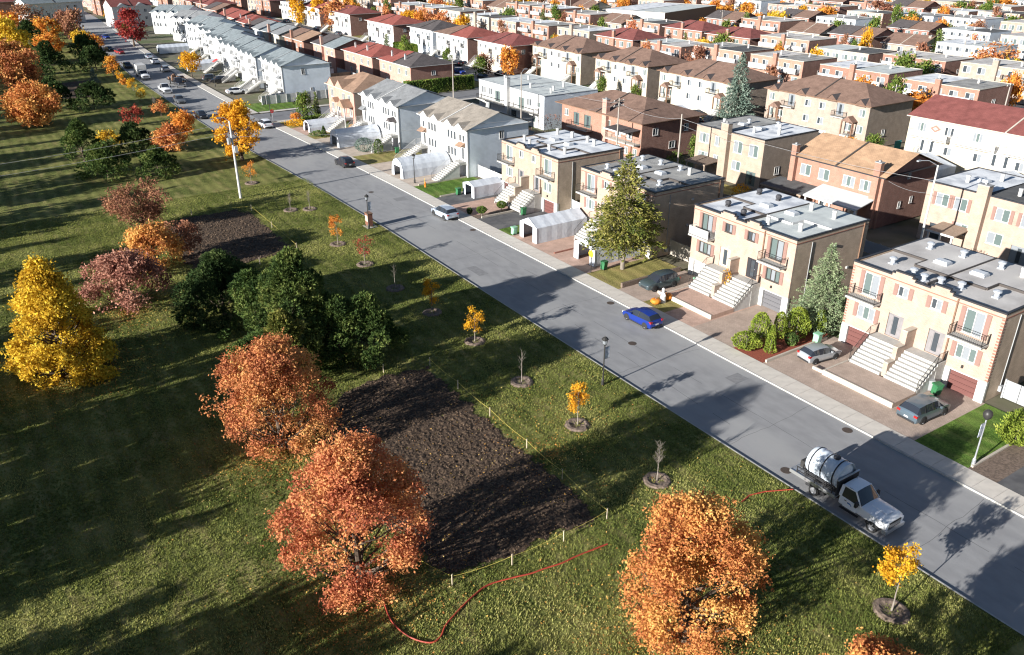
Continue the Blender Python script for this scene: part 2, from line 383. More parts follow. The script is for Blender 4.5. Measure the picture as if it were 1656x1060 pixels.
M['earth'] = mat('earth', (.20, .17, .13), .95, (.12, .115, .07), .25, bump=.6, bscale=8, c3=(.09, .12, .04), s3=.07)
def grass_mat(name, a, b, c, d):
    """lawn: fine blade mottling over broad drifts of greener and drier grass"""
    m, t, p = principled(name); N, L = t.nodes, t.links
    p.inputs['Roughness'].default_value = .9; p.inputs['Specular IOR Level'].default_value = .1
    tc = N.new('ShaderNodeTexCoord')
    def noise(s, det=4, st=None):
        n = N.new('ShaderNodeTexNoise'); n.inputs['Scale'].default_value = s; n.inputs['Detail'].default_value = det
        if st:
            mp = N.new('ShaderNodeMapping'); mp.inputs['Scale'].default_value = st; L.new(tc.outputs['Object'], mp.inputs[0]); L.new(mp.outputs[0], n.inputs['Vector'])
        else: L.new(tc.outputs['Object'], n.inputs['Vector'])
        return n
    def ramp(src, lo, hi, c0, c1):
        r = N.new('ShaderNodeValToRGB'); r.color_ramp.elements[0].position = lo; r.color_ramp.elements[1].position = hi
        r.color_ramp.elements[0].color = (*c0, 1); r.color_ramp.elements[1].color = (*c1, 1); L.new(src.outputs['Fac'], r.inputs[0]); return r
    fine = ramp(noise(5.5, 6), .38, .62, a, b)
    n2 = ramp(noise(.22, 6), .42, .62, (0, 0, 0), (1, 1, 1)); n3 = ramp(noise(.9, 5, (1, .35, 1)), .5, .68, (0, 0, 0), (1, 1, 1))
    m1 = N.new('ShaderNodeMixRGB'); L.new(n2.outputs[0], m1.inputs[0]); L.new(fine.outputs[0], m1.inputs[1]); m1.inputs[2].default_value = (*c, 1)
    m1b = N.new('ShaderNodeMath'); m1b.operation = 'MULTIPLY'; m1b.inputs[1].default_value = .55; L.new(n2.outputs[0], m1b.inputs[0]); L.new(m1b.outputs[0], m1.inputs[0])
    m2b = N.new('ShaderNodeMath'); m2b.operation = 'MULTIPLY'; m2b.inputs[1].default_value = .6; L.new(n3.outputs[0], m2b.inputs[0])
    m2 = N.new('ShaderNodeMixRGB'); L.new(m2b.outputs[0], m2.inputs[0]); L.new(m1.outputs[0], m2.inputs[1]); m2.inputs[2].default_value = (*d, 1)
    wv = N.new('ShaderNodeTexWave'); wv.bands_direction = 'X'; wv.inputs['Scale'].default_value = .19; wv.inputs['Distortion'].default_value = 1.2; wv.inputs['Detail'].default_value = 2; L.new(tc.outputs['Object'], wv.inputs['Vector'])
    wr = N.new('ShaderNodeMapRange'); wr.inputs[3].default_value = .80; wr.inputs[4].default_value = 1.12; L.new(wv.outputs['Fac'], wr.inputs[0])
    mw = N.new('ShaderNodeMixRGB'); mw.blend_type = 'MULTIPLY'; mw.inputs[0].default_value = 1; L.new(m2.outputs[0], mw.inputs[1]); L.new(wr.outputs[0], mw.inputs[2])
    L.new(mw.outputs[0], p.inputs['Base Color'])
    bp = N.new('ShaderNodeBump'); bp.inputs['Strength'].default_value = 1.0; bp.inputs['Distance'].default_value = .10
    L.new(noise(9, 5).outputs['Fac'], bp.inputs['Height']); L.new(bp.outputs[0], p.inputs['Normal'])
    return m
M['park_grass'] = grass_mat('park_grass', (.06, .078, .02), (.165, .18, .05), (.28, .27, .088), (.32, .27, .11))
M['lawn_green'] = grass_mat('lawn_green', (.065, .13, .022), (.125, .215, .04), (.17, .25, .055), (.22, .25, .08))
M['lawn_dry'] = grass_mat('lawn_dry', (.20, .19, .06), (.32, .28, .10), (.36, .30, .12), (.36, .27, .12))
M['asphalt'] = mat('asphalt', (.30, .30, .303), .9, (.255, .255, .26), 1.2, bump=.35, bscale=45, stretch=(1, .45, 1), c3=(.33, .328, .325), s3=.16)
M['asphalt_far'] = mat('asphalt_far', (.22, .22, .23), .9, (.18, .18, .19), .6)
M['soil'] = mat('soil', (.036, .024, .017), .98, (.075, .05, .034), 2.6, bump=1, bscale=22, c3=(.15, .10, .063), s3=5)
M['soil_clod'] = mat('soil_clod', (.06, .04, .027), .95, (.22, .155, .105), 2.0, lo=.4, hi=.7)
M['blade'] = leaf_mat('blade', [(.07, .10, .024), (.16, .19, .048), (.29, .30, .085), (.50, .46, .18)], .25, .16)
M['litter'] = leaf_mat('litter', [(.22, .09, .04), (.42, .20, .06), (.55, .36, .09), (.5, .42, .2)], .1, .3)

g = MB(); g.face([(-1500, -600, -.06), (2200, -600, -.06), (2200, 3000, -.06), (-1500, 3000, -.06)])
struct(put('ground', g, ['earth']))
YS = frange(-80, 480, 6)
strip('park_lawn', lambda y: -260, lambda y: KL(y) - .10, YS, .115, 'park_grass')
strip('road', KL, KR, YS, 0.0, 'asphalt')
# kerb on the park side: real step between lawn and road
def kerb(name, f, side, ys, z=.125, w=.15):
    mb = MB()
    for a, b in zip(ys, ys[1:]):
        xa, xb = f(a), f(b); s = side * w; gap = .012
        pts = [(xa, a + gap, -.05), (xa + s, a + gap, -.05), (xb + s, b - gap, -.05), (xb, b - gap, -.05)]
        if side < 0: pts = pts[::-1]
        mb.prism(pts, (0, 0, .05 + z))
    o = put(name, mb, ['kerb_concrete']); struct(o); return o
kerb('park_kerb', KL, -1, frange(-80, 400, 3.0), .125, .11)
kerb('house_kerb', KR, 1, frange(-80, 166, 3.0), .13)
kerb('house_kerb', KR, 1, frange(176, 400, 3.0), .13)
# pavement of separate concrete slabs
SWW = 2.0
sb = strip('sidewalk', lambda y: KR(y) + .15, lambda y: KR(y) + .15 + SWW, frange(-80, 166, 6), .09, 'mulch_brown')
slab = MB().box(0, SWW - .02, 0, 1.48, 0, .06).mesh('slab', [M['concrete']])
y = 12.0
while y < 165:
    s = link('slab', slab, sb, (KR(y) + .16, y, .068 + RNG.uniform(-.004, .004)), -math.atan((KR(y + 1.5) - KR(y)) / 1.5)); y += 1.5
struct(strip('sidewalk', lambda y: KR(y) + .15, lambda y: KR(y) + 1.9, frange(176, 400, 6), .12, 'concrete'))
# side street and its two pavements
def sheet(name, x0, x1, y0, y1, z, m, kind='structure', n=1):
    o = put(name, MB().face([(x0, y0, z), (x1, y0, z), (x1, y1, z), (x0, y1, z)]), [m]); o['kind'] = kind; return o
sheet('side_street', 49.5, 113, 166.5, 175.5, .004, 'asphalt_far')
sheet('side_street_sidewalk', 51.8, 113, 164.6, 166.3, .11, 'concrete'); sheet('side_street_sidewalk', 51.6, 113, 175.7, 177.2, .11, 'concrete')
# front gardens and driveways of the near row: Y from, to, surface
LOTS = [('driveway', -20, 20.3, 'asphalt_drive'), ('garden_border', 20.3, 22.4, 'mulch_brown'), ('front_lawn', 22.4, 26.6, 'lawn_green'),
        ('driveway', 26.6, 41.4, 'paver_brown'), ('planting_bed', 41.4, 44.9, 'mulch_red'), ('driveway', 44.9, 50.2, 'paver_brown'),
        ('front_path', 50.2, 54.2, 'paver_pink'), ('front_lawn', 54.2, 57.4, 'lawn_dry'), ('driveway', 57.4, 61.4, 'paver_brown'), ('front_lawn', 61.4, 66.8, 'lawn_dry'),
        ('driveway', 66.8, 82.2, 'paver_pink'), ('front_lawn', 82.2, 85.0, 'lawn_green'), ('driveway', 85.0, 90.2, 'asphalt_drive'),
        ('planting_bed', 90.2, 91.6, 'mulch_brown'), ('front_path', 91.6, 97.4, 'paver_pink'), ('driveway', 97.4, 101.6, 'asphalt_drive'),
        ('front_lawn', 101.6, 108.6, 'lawn_green'), ('driveway', 108.6, 124.2, 'paver_sand'), ('front_lawn', 124.2, 130.6, 'lawn_dry'),
        ('driveway', 130.6, 146.5, 'paver_sand'), ('front_lawn', 146.5, 150.5, 'lawn_dry'), ('driveway', 150.5, 158, 'paver_pink'), ('front_lawn', 158, 164.5, 'lawn_dry'),
        ('front_lawn', 177.3, 187, 'lawn_green')]
for nm, a, b, m in LOTS:
    o = strip(nm, lambda y: KR(y) + .15 + SWW + (0 if y < 166 else -.2), lambda y: 63.9 if y < 150 else 61.5, frange(a, b, 4), .118 if 'lawn' in nm or 'bed' in nm else .112, m)
sheet('back_garden', 62.0, 97, -30, 164.4, .06, 'earth'); sheet('back_lawn', 76, 94, 66, 100, .075, 'lawn_dry')
# streets behind
STREETS = [117.5, 184.5, 251.5, 318.5, 385.5, 452.5, 519.5]
for i, x in enumerate(STREETS):
    sheet('back_street', x - 4.6, x + 4.6, -60, 600, .0, 'asphalt_far')
    for s in (-1, 1):
        sheet('back_sidewalk', min(x + s * 4.75, x + s * 6.3), max(x + s * 4.75, x + s * 6.3), -60, 600, .1, 'concrete')
        sheet('front_strip', min(x + s * 6.4, x + s * 11), max(x + s * 6.4, x + s * 11), -60, 600, .05, 'lawn_dry' if (i + s) % 2 else 'paver_sand')
# soil beds in the park: lumpy real relief
from mathutils import noise as mnoise
def inside(px, py, poly):
    c = False; n = len(poly)
    for i in range(n):
        x1, y1 = poly[i]; x2, y2 = poly[i - 1]
        if (y1 > py) != (y2 > py) and px < (x2 - x1) * (py - y1) / (y2 - y1) + x1: c = not c
    return c
BED1 = [(28.6, 57.0), (28.5, 32.9), (27.3, 32.2), (25, 32.9), (21.3, 32.6), (17.4, 33.4), (16.4, 36.5), (16.2, 40), (15.6, 43), (16.6, 47), (16.0, 50.5), (17.6, 53.6), (20.5, 57.2), (24.5, 57.9)]
BED2 = [(20.5, 112.2), (27.6, 111.8), (29.0, 109.5), (29.0, 93.2), (27, 91.8), (17.8, 90.2), (16.7, 94.5), (17.5, 108)]
BED0 = [(18.5, 240), (28.4, 242), (27.2, 214), (17.5, 216)]
def bed(name, poly, step):
    xs = [p[0] for p in poly]; ys = [p[1] for p in poly]
    nx = int((max(xs) - min(xs)) / step) + 2; ny = int((max(ys) - min(ys)) / step) + 2
    V, F, ok = [], [], []
    for j in range(ny):
        for i in range(nx):
            x, y = min(xs) + i * step, min(ys) + j * step
            h = mnoise.noise(Vector((x * 1.1, y * 1.1, 3))) * .06 + mnoise.noise(Vector((x * 3.7, y * 3.7, 9))) * .06 + mnoise.noise(Vector((x * 9, y * 9, 1))) * .03
            e = mnoise.noise(Vector((x * .9, y * .9, 17))) * .8 + mnoise.noise(Vector((x * 3.1, y * 3.1, 7))) * .35
            V.append((x, y, .175 + h)); ok.append(inside(x + e, y + e, poly))
    for j in range(ny - 1):
        for i in range(nx - 1):
            q = (j * nx + i, j * nx + i + 1, (j + 1) * nx + i + 1, (j + 1) * nx + i)
            if all(ok[k] for k in q): F.append(q)
    me = bpy.data.meshes.new(name); me.from_pydata(V, [], F); me.materials.append(M['soil']); me.update()
    o = link(name, me); o['kind'] = 'structure'; return o
bed('soil_bed', BED1, .13); bed('soil_bed', BED2, .2); bed('soil_bed', BED0, .5)

def np_mesh(name, V, F, m):
    """V (n,3) floats, F (k,3 or 4) ints"""
    me = bpy.data.meshes.new(name); n, k = len(V), F.shape[1]
    me.vertices.add(n); me.vertices.foreach_set('co', V.astype(np.float32).ravel())
    me.loops.add(F.size); me.loops.foreach_set('vertex_index', F.astype(np.int32).ravel())
    me.polygons.add(len(F)); me.polygons.foreach_set('loop_start', np.arange(0, F.size, k, dtype=np.int32)); me.polygons.foreach_set('loop_total', np.full(len(F), k, dtype=np.int32))
    me.materials.append(M[m] if isinstance(m, str) else m); me.update(calc_edges=True); return me
def in_poly_np(P, poly):
    c = np.zeros(len(P), bool); n = len(poly)
    for i in range(n):
        x1, y1 = poly[i]; x2, y2 = poly[i - 1]
        if y1 == y2: continue
        t = ((y1 > P[:, 1]) != (y2 > P[:, 1])) & (P[:, 0] < (x2 - x1) * (P[:, 1] - y1) / (y2 - y1) + x1); c ^= t
    return c
# clods and stones on the soil
def clods(poly, n, smin, smax, name='clods'):
    xs = [p[0] for p in poly]; ys = [p[1] for p in poly]
    P = np.c_[NR.uniform(min(xs), max(xs), n * 2), NR.uniform(min(ys), max(ys), n * 2)]; P = P[in_poly_np(P, poly)][:n]; n = len(P)
    s = smin + (smax - smin) * NR.rand(n) ** 3
    base = np.array([(1, 0, 0), (0, 1, 0), (-1, 0, 0), (0, -1, 0), (0, 0, .8), (0, 0, -.5)], float)
    V = base[None] * (s[:, None, None] * NR.uniform(.5, 1.3, (n, 6, 3)) + 0) + NR.normal(0, .25, (n, 6, 3)) * s[:, None, None]
    V += np.c_[P, np.full(n, .2)][:, None, :]
    f = np.array([(0, 1, 4), (1, 2, 4), (2, 3, 4), (3, 0, 4), (1, 0, 5), (2, 1, 5), (3, 2, 5), (0, 3, 5)])
    F = (f[None] + 6 * np.arange(n)[:, None, None]).reshape(-1, 3)
    o = link(name, np_mesh(name, V.reshape(-1, 3), F, 'soil_clod')); o['kind'] = 'stuff'; return o
tag(clods(BED1, 9000, .015, .085), 'broken clods of soil lying on the big dark bed', 'soil clods', kind='stuff')
tag(clods(BED2, 5200, .03, .12), 'pale clods of soil lying on the bed beyond the bushes', 'soil clods', kind='stuff')
# grass blades of the near park
def blades(n, x0, x1, y0, y1, h0, h1, w, name, label):
    P = np.c_[NR.uniform(x0, x1, n), y0 + (y1 - y0) * NR.rand(n) ** 1.35]
    keep = ~(in_poly_np(P, BED1) | in_poly_np(P, BED2)) & (P[:, 0] > -6 - (P[:, 1] - 30) * -.02 - 4); P = P[keep]; n = len(P)
    k = 3; a = NR.uniform(0, 2 * np.pi, (n, k)); h = NR.uniform(h0, h1, (n, k)); lean = NR.uniform(.2, .9, (n, k)) * h
    b = np.c_[P, np.full(n, .115)][:, None, :] + np.stack([NR.normal(0, .05, (n, k)), NR.normal(0, .05, (n, k)), np.zeros((n, k))], -1)
    d = np.stack([np.cos(a), np.sin(a), np.zeros_like(a)], -1); sd_ = np.stack([-np.sin(a), np.cos(a), np.zeros_like(a)], -1) * w
    tip = b + d * lean[..., None] + np.array([0, 0, 1.]) * h[..., None]
    V = np.stack([b - sd_, b + sd_, tip], 2).reshape(-1, 3); F = np.arange(n * k * 3).reshape(-1, 3)
    o = link(name, np_mesh(name, V, F, 'blade')); return tag(o, label, 'grass', kind='stuff')
blades(230000, -8, 41.3, 12, 122, .06, .15, .026, 'grass', 'short mown grass blades of the park lawn')
def litter(n, cx, cy, r, name, label):
    a = NR.uniform(0, 2 * np.pi, n); rr = r * np.abs(NR.normal(0, .55, n)); P = np.c_[cx + rr * np.cos(a), cy + rr * np.sin(a)]
    P = P[(P[:, 0] < 41.3)]; n = len(P)
    c = np.c_[P, NR.uniform(.15, .22, n)]; t = NR.normal(0, 1, (n, 3)); t[:, 2] *= .4; t /= np.linalg.norm(t, axis=1)[:, None]
    u = np.cross(t, NR.normal(0, 1, (n, 3)) * [.3, .3, 1]); u /= np.linalg.norm(u, axis=1)[:, None]; s = NR.uniform(.04, .08, n)[:, None]
    V = np.stack([c - t * s, c + u * s * .7, c + t * s, c - u * s * .7], 1).reshape(-1, 3)
    o = link(name, np_mesh(name, V, np.arange(4 * n).reshape(-1, 4), 'litter')); return tag(o, label, 'fallen leaves', kind='stuff')
for cx, cy, r, n, w in ((13.6, 52, 6, 3800, 'the red oak beside the dark bed'), (13, 35, 6, 3800, 'the oak by the red hose'), (26, 22, 6, 3800, 'the orange oak nearest the kerb'),
                        (2, 73, 7, 4500, 'the yellow pyramid tree'), (8.6, 84, 6, 1600, 'the pink oak'), (30, 40, 20, 2600, 'the row of young trees')):
    litter(n, cx, cy, r, 'fallen_leaves', 'fallen leaves scattered on the grass under ' + w)
litter(2200, 40.9, 40, 1, 'fallen_leaves', 'scattered leaves gathered along the park kerb') if 0 else None
# tar seams and a few repaired patches of the road
M['tar'] = mat('tar', (.10, .10, .105), .7, (.14, .14, .145), 3); M['patch'] = mat('patch', (.24, .24, .245), .95, (.20, .20, .205), 3, bump=.4)
rsm = random.Random(41); seam = MB()
for sx, sy, n_, dx_ in ((46.7, 12, 60, 0.0), (44.2, 36, 14, .06), (49.2, 66, 12, -.05)):
    x_, y_ = sx, sy
    for k_ in range(n_):
        x2, y2 = x_ + rsm.uniform(-.09, .09) + dx_, y_ + rsm.uniform(1.2, 2.2)
        if rsm.random() < .72: seam.face([(x_ - .018, y_, .004), (x_ + .018, y_, .004), (x2 + .018, y2, .004), (x2 - .018, y2, .004)])
        x_, y_ = x2, y2
for y_ in (19.5, 34, 47.2, 61, 79, 97.5, 118):
    x_ = 41.9
    while x_ < 51.4:
        x2, y2 = x_ + rsm.uniform(.5, 1.1), y_ + rsm.uniform(-.14, .14); seam.face([(x_, y_ - .014, .0042), (x2, y2 - .014, .0042), (x2, y2 + .014, .0042), (x_, y_ + .014, .0042)]); x_, y_ = x2, y2
sm_ = put('tar_seams', seam, ['tar']); sm_['kind'] = 'structure'
for px_, py_, pw, pl_ in ((44.6, 27.4, 1.3, 2.2), (49.4, 40.2, 1.6, 1.3), (43.6, 73, 1.2, 3.0), (48.3, 103.5, 1.8, 1.6)):
    sheet('road_patch', px_, px_ + pw, py_, py_ + pl_, .0032, 'patch')
# manholes, patch marks on the road
for x, y, lb in ((47.0, 50.9, 'in the roadway beside the blue hatchback'), (51.2, 30.4, 'by the kerb near the grey crossover'), (47.1, 109.8, 'in the middle of the road beyond the kiosk'),
             (51.2, 59.2, 'by the kerb in front of the dark teal car'), (51.0, 86.9, 'by the kerb near the pale blue car'), (43.0, 29.5, 'at the park kerb behind the tank truck')):
    o = put('manhole_cover', MB().lathe([(0.001, .012), (.36, .012), (.40, .008), (.40, 0)], n=20), ['manhole'] if 'manhole' in M else ['brown_trim'], None, (x, y, .001))
    tag(o, 'round iron manhole cover ' + lb, 'manhole cover', 'manhole covers in the road')
# ------------------------------------------------------------------ houses
def window_mesh(w, h, style, fm, gm, deep):
    """frame (own mesh) and panes (sub-part mesh); plane of the wall is y=0, the outside is -y"""
    def mk():
        t = .07; yo, yi = (-.04, .09) if deep else (-.05, .02)
        f = MB(); f.box(-w / 2, w / 2, yo, yi, -h / 2, -h / 2 + t).box(-w / 2, w / 2, yo, yi, h / 2 - t, h / 2)
        f.box(-w / 2, -w / 2 + t, yo, yi, -h / 2 + t, h / 2 - t).box(w / 2 - t, w / 2, yo, yi, -h / 2 + t, h / 2 - t)
        n = {'slide': 2, 'single': 1, 'triple': 3}.get(style, 2)
        for k in range(1, n):
            x = -w / 2 + w * k / n; f.box(x - t / 2, x + t / 2, yo + .01, yi - .01, -h / 2 + t, h / 2 - t)
        f.box(-w / 2 - .06, w / 2 + .06, yo - .06, yo + .02, -h / 2 - .06, -h / 2 - .003)
        p = MB(); py = yi - .03
        for k in range(n):
            a, b = -w / 2 + w * k / n + (t if k == 0 else t / 2), -w / 2 + w * (k + 1) / n - (t if k == n - 1 else t / 2)
            p.box(a, b, py, py + .012, -h / 2 + t, h / 2 - t, k % 2)
        g2 = {'glass_dark': 'glass_curtain', 'glass_curtain': 'glass_green', 'glass_green': 'glass_curtain'}[gm]
        return f.mesh('window', [fm]), p.mesh('pane', [gm, g2])
    return cached(('win', w, h, style, fm, gm, deep), mk)

def wall_panel(mb, x0, x1, z0, z1, y, th, holes, m=0):
    """wall slab with real openings"""
    xs = sorted({x0, x1, *[min(max(v, x0), x1) for h in holes for v in (h[0], h[1])]})
    for a, b in zip(xs, xs[1:]):
        if b - a < 1e-4: continue
        hs = sorted([(max(h[2], z0), min(h[3], z1)) for h in holes if h[0] <= a + 1e-5 and h[1] >= b - 1e-5 and h[3] > z0 and h[2] < z1])
        z = z0
        for c, d in hs:
            if c > z + 1e-4: mb.box(a, b, y, y + th, z, c, m)
            z = max(z, d)
        if z < z1 - 1e-4: mb.box(a, b, y, y + th, z, z1, m)
    return mb

def railing(mb, pts, h=1.0, m=0, gap=.16, r=.014):
    """posts, rails and thin bars along a 3-D polyline"""
    for a, b in zip(pts, pts[1:]):
        a, b = Vector(a), Vector(b); L = (b - a).length
        for z in (h, .1): mb.tube(a + Vector((0, 0, z)), b + Vector((0, 0, z)), r * 1.6, n=4, m=m, caps=False)
        n = max(1, int(L / gap))
        for k in range(n + 1):
            p = a.lerp(b, k / n); rr = r * (2.0 if k in (0, n) else .75)
            mb.tube(p + Vector((0, 0, .02 if k in (0, n) else .1)), p + Vector((0, 0, h)), rr, n=4, m=m, caps=False)

def add_window(root, x, z, w, h, style='slide', fm='window_frame', gm='glass_curtain', deep=False, y=0.0, rz=0.0, shut=None):
    a, b = window_mesh(w, h, style, fm, gm, deep)
    o = link('window', a, root, (x, y, z), rz); link('pane', b, o)
    if shut:
        sm = cached(('shut', h, shut), lambda: MB().box(-.2, .2, -.055, -.004, -h / 2 - .04, h / 2 + .04).box(-.15, .15, -.07, -.055, -h / 2 + .08, -.04).box(-.15, .15, -.07, -.055, .04, h / 2 - .08).mesh('shutter', [shut]))
        for s in (-1, 1):
            dx = s * (w / 2 + .23)
            link('shutter', sm, root, (x + dx * math.cos(rz), y + dx * math.sin(rz), z), rz)
    return o

def roof_vent(kind):
    mb = MB()
    if kind == 'box':
        mb.box(-.28, .28, -.28, .28, 0, .12).lathe([(.2, .1), (.2, .42), (.34, .5), (.34, .62), (.1, .72), (.001, .72)], n=10)
    elif kind == 'pipe': mb.lathe([(.22, 0), (.22, .75), (.26, .75), (.26, .9), (.001, .92)], n=10)
    elif kind == 'black': mb.box(-.22, .22, -.22, .22, 0, .2).lathe([(.16, .18), (.3, .3), (.34, .5), (.25, .66), (.001, .7)], n=10)
    return mb
VENT_M = {'box': 'vent_metal', 'pipe': 'white_paint', 'black': 'vent_black'}

def flat_roof(root, S):
    W, D, H = S['W'], S['D'], S['H']; near = S.get('near')
    rl, rr = S['roofs']; h2 = W / 2
    rim = MB(); t = .22
    cap = S.get('cap', 'black_trim')
    if S.get('bumps'):
        par = MB()
        for (a, b, dz) in S['bumps']:
            par.box(a, b, .002, .2, H, H + dz); 
            par.box(a - .3, a, .002, .2, H, H + dz * .5).box(b, b + .3, .002, .2, H, H + dz * .5)
            rim.box(a - .05, b + .05, -.05, .27, H + dz, H + dz + .12)
            for u, v in ((a - .36, a), (b, b + .36)): rim.box(u, v, -.05, .27, H + dz * .5 + .002, H + dz * .5 + .12)
        put('parapet', par, [S['wall']], root)
    xs_ = [-h2 - .05] + [v for (a, b, _) in S.get('bumps', ()) for v in (a - .3, b + .3)] + [h2 + .05]
    for u, v in zip(xs_[::2], xs_[1::2]): rim.box(u, v, -.06, t, H - .04, H + .1)
    rim.box(-h2 - .06, -h2 + .16, t, D + .06, H, H + .1).box(h2 - .16, h2 + .06, t, D + .06, H, H + .1).box(-h2 + .16, h2 - .16, D - .12, D + .06, H, H + .1)
    put('roof_edge', rim, [cap], root)
    if S.get('tee'):
        a, b = S['tee']      # front deck low, rear deck a step higher, with a tongue in the middle
        for s, m in ((-1, rl), (1, rr)):
            d = MB(); lo, hi = H - .1, H + .09
            X = lambda p, q: (min(s * p, s * q), max(s * p, s * q))
            d.box(*X(.06, h2 - .17), t, 3.5, lo - .2, lo); d.box(*X(3.2, h2 - .17), 3.5, 5.4, lo - .2, lo)
            d.box(*X(.06, 3.2), 3.62, D - .13, hi - .4, hi); d.box(*X(3.2, h2 - .17), 5.52, D - .13, hi - .4, hi)
            put('roof', d, [m], root)
            e = MB(); e.box(*X(.06, 3.2), 3.5, 3.62, lo - .1, hi + .03).box(*X(3.2, 3.32), 3.62, 5.4, lo - .1, hi + .03).box(*X(3.2, h2 - .17), 5.4, 5.52, lo - .1, hi + .03)
            put('roof_step', e, ['dark_trim' if s < 0 or not S.get('white_step') else 'white_paint'], root)
        put('party_wall', MB().box(-.06, .06, t, D - .13, H - .2, H + .2), ['dark_trim'], root)
    else:
        for s, m in ((-1, rl), (1, rr)):
            put('roof', MB().box(*( (-h2 + .17, -.04) if s < 0 else (.04, h2 - .17)), t, D - .13, H - .3, H + .02), [m], root)
        put('party_wall', MB().box(-.04, .04, t, D - .13, H - .3, H + .12), [cap], root)
    for (x, y, k) in S.get('vents', ()):
        me = cached(('vent', k), lambda: roof_vent(k).mesh('roof_vent', [VENT_M[k]]))
        link('roof_vent', me, root, (x, y, H + (.09 if y > 5.5 or not S.get('tee') else -.1) - .01), RNG.uniform(-.3, .3))
    for (x, y) in S.get('skylights', ()):
        me = cached('sky', lambda: MB().box(-.65, .65, -.45, .45, 0, .22, 0).box(-.55, .55, -.36, .36, .22, .32, 1).mesh('skylight', ['vent_metal', 'skylight']))
        link('skylight', me, root, (x, y, H + .09))

def hip_roof(root, S):
    W, D, H = S['W'], S['D'], S['H']; o = S.get('over', .45); rise = S.get('rise', 1.9)
    x0, x1, y0, y1 = -W / 2 - o, W / 2 + o, -o, D + o; ym = (y0 + y1) / 2; k = (y1 - y0) / 2 * S.get('hipk', .85)
    rl, rr = S['roofs']; z0, z1 = H, H + rise
    a, b = (x0 + k, ym, z1), (x1 - k, ym, z1)
    if S['roof'] == 'gable': a, b = (x0, ym, z1), (x1, ym, z1)
    mid_f, mid_b, mid_r = (0, y0, z0), (0, y1, z0), (0, ym, z1)
    L = MB().face([(x0, y0, z0), mid_f, mid_r, a]).face([mid_b, (x0, y1, z0), a, mid_r])
    R = MB().face([mid_f, (x1, y0, z0), b, mid_r]).face([(x1, y1, z0), mid_b, mid_r, b])
    if S['roof'] == 'hip':
        L.face([(x0, y1, z0), (x0, y0, z0), a]); R.face([(x1, y0, z0), (x1, y1, z0), b])
    L.face([(x0, y0, z0 - .01), (x0, y1, z0 - .01), (0, y1, z0 - .01), (0, y0, z0 - .01)], 1); R.face([(0, y0, z0 - .01), (0, y1, z0 - .01), (x1, y1, z0 - .01), (x1, y0, z0 - .01)], 1)
    tr = S.get('fascia', 'white_paint')
    ro = put('roof', L, [rl, tr], root); put('roof', R, [rr, tr], root)
    if S['roof'] == 'gable':
        for s in (-1, 1):
            x = s * W / 2; g = MB(); sl_ = (z1 - z0) / (ym - y0)
            g.prism([(x - s * .15, 0, H), (x - s * .15, D, H), (x - s * .15, ym, z1 - .05 - sl_ * 0)], (s * .15, 0, 0)) if False else g.prism([(x - s * .12, .0, H), (x - s * .12, D, H), (x - s * .12, D / 2, z1 - .12)], (s * .12, 0, 0))
            put('gable', g, [S.get('side', S['wall'])], root)
    gut = MB().box(x0, x1, y0 - .1, y0, z0 - .12, z0 + .03).box(x1, x1 + .05, y0, y1, z0 - .1, z0 + .0) if S['roof'] == 'hip' else MB().box(x0, x1, y0 - .1, y0, z0 - .12, z0 + .03)
    put('gutter', gut, [tr], root)
    if S.get('party'):
        nrm = .13; mb = MB()
        for (p, q) in ((mid_f, mid_r), (mid_b, mid_r)):
            p, q = Vector(p), Vector(q)
            mb.prism([p + Vector((-.12, 0, -.05)), p + Vector((.12, 0, -.05)), p + Vector((.12, 0, nrm)), p + Vector((-.12, 0, nrm))], q - p)
        put('party_wall', mb, [S['party']], root)
    for x in S.get('dormers', ()):      # small cross gables or triangular vents riding on the front slope
        w, hh = S.get('dormer', (1.5, .9)); slope = rise / ((y1 - y0) / 2); dep = hh / slope
        d = MB(); p0, p1, pk = (x - w, y0 - .02, H + .02), (x + w, y0 - .02, H + .02), (x, y0 - .02, H + hh); bk = (x, y0 + dep + .1, H + hh)
        rm = MB().face([p0, pk, bk]).face([pk, p1, bk])
        fr = MB().prism([(p0[0] + .12, y0 + .02, H - .25), (p1[0] - .12, y0 + .02, H - .25), (p1[0] - .12, y0 + .02, H + .04), (x, y0 + .02, H + hh - .07), (p0[0] + .12, y0 + .02, H + .04)], (0, .45, 0))
        put('dormer', fr, [S.get('dormer_wall', S['wall'])], root)
        put('dormer_roof', MB().prism([p0, pk, (x, y0 - .02, H + hh + .06), (x - w - .1, y0 - .02, H + .02)], (0, .0001, 0)), [S.get('dormer_mat', rr)], root) if False else put('dormer_roof', rm, [S.get('dormer_mat', rr)], root)

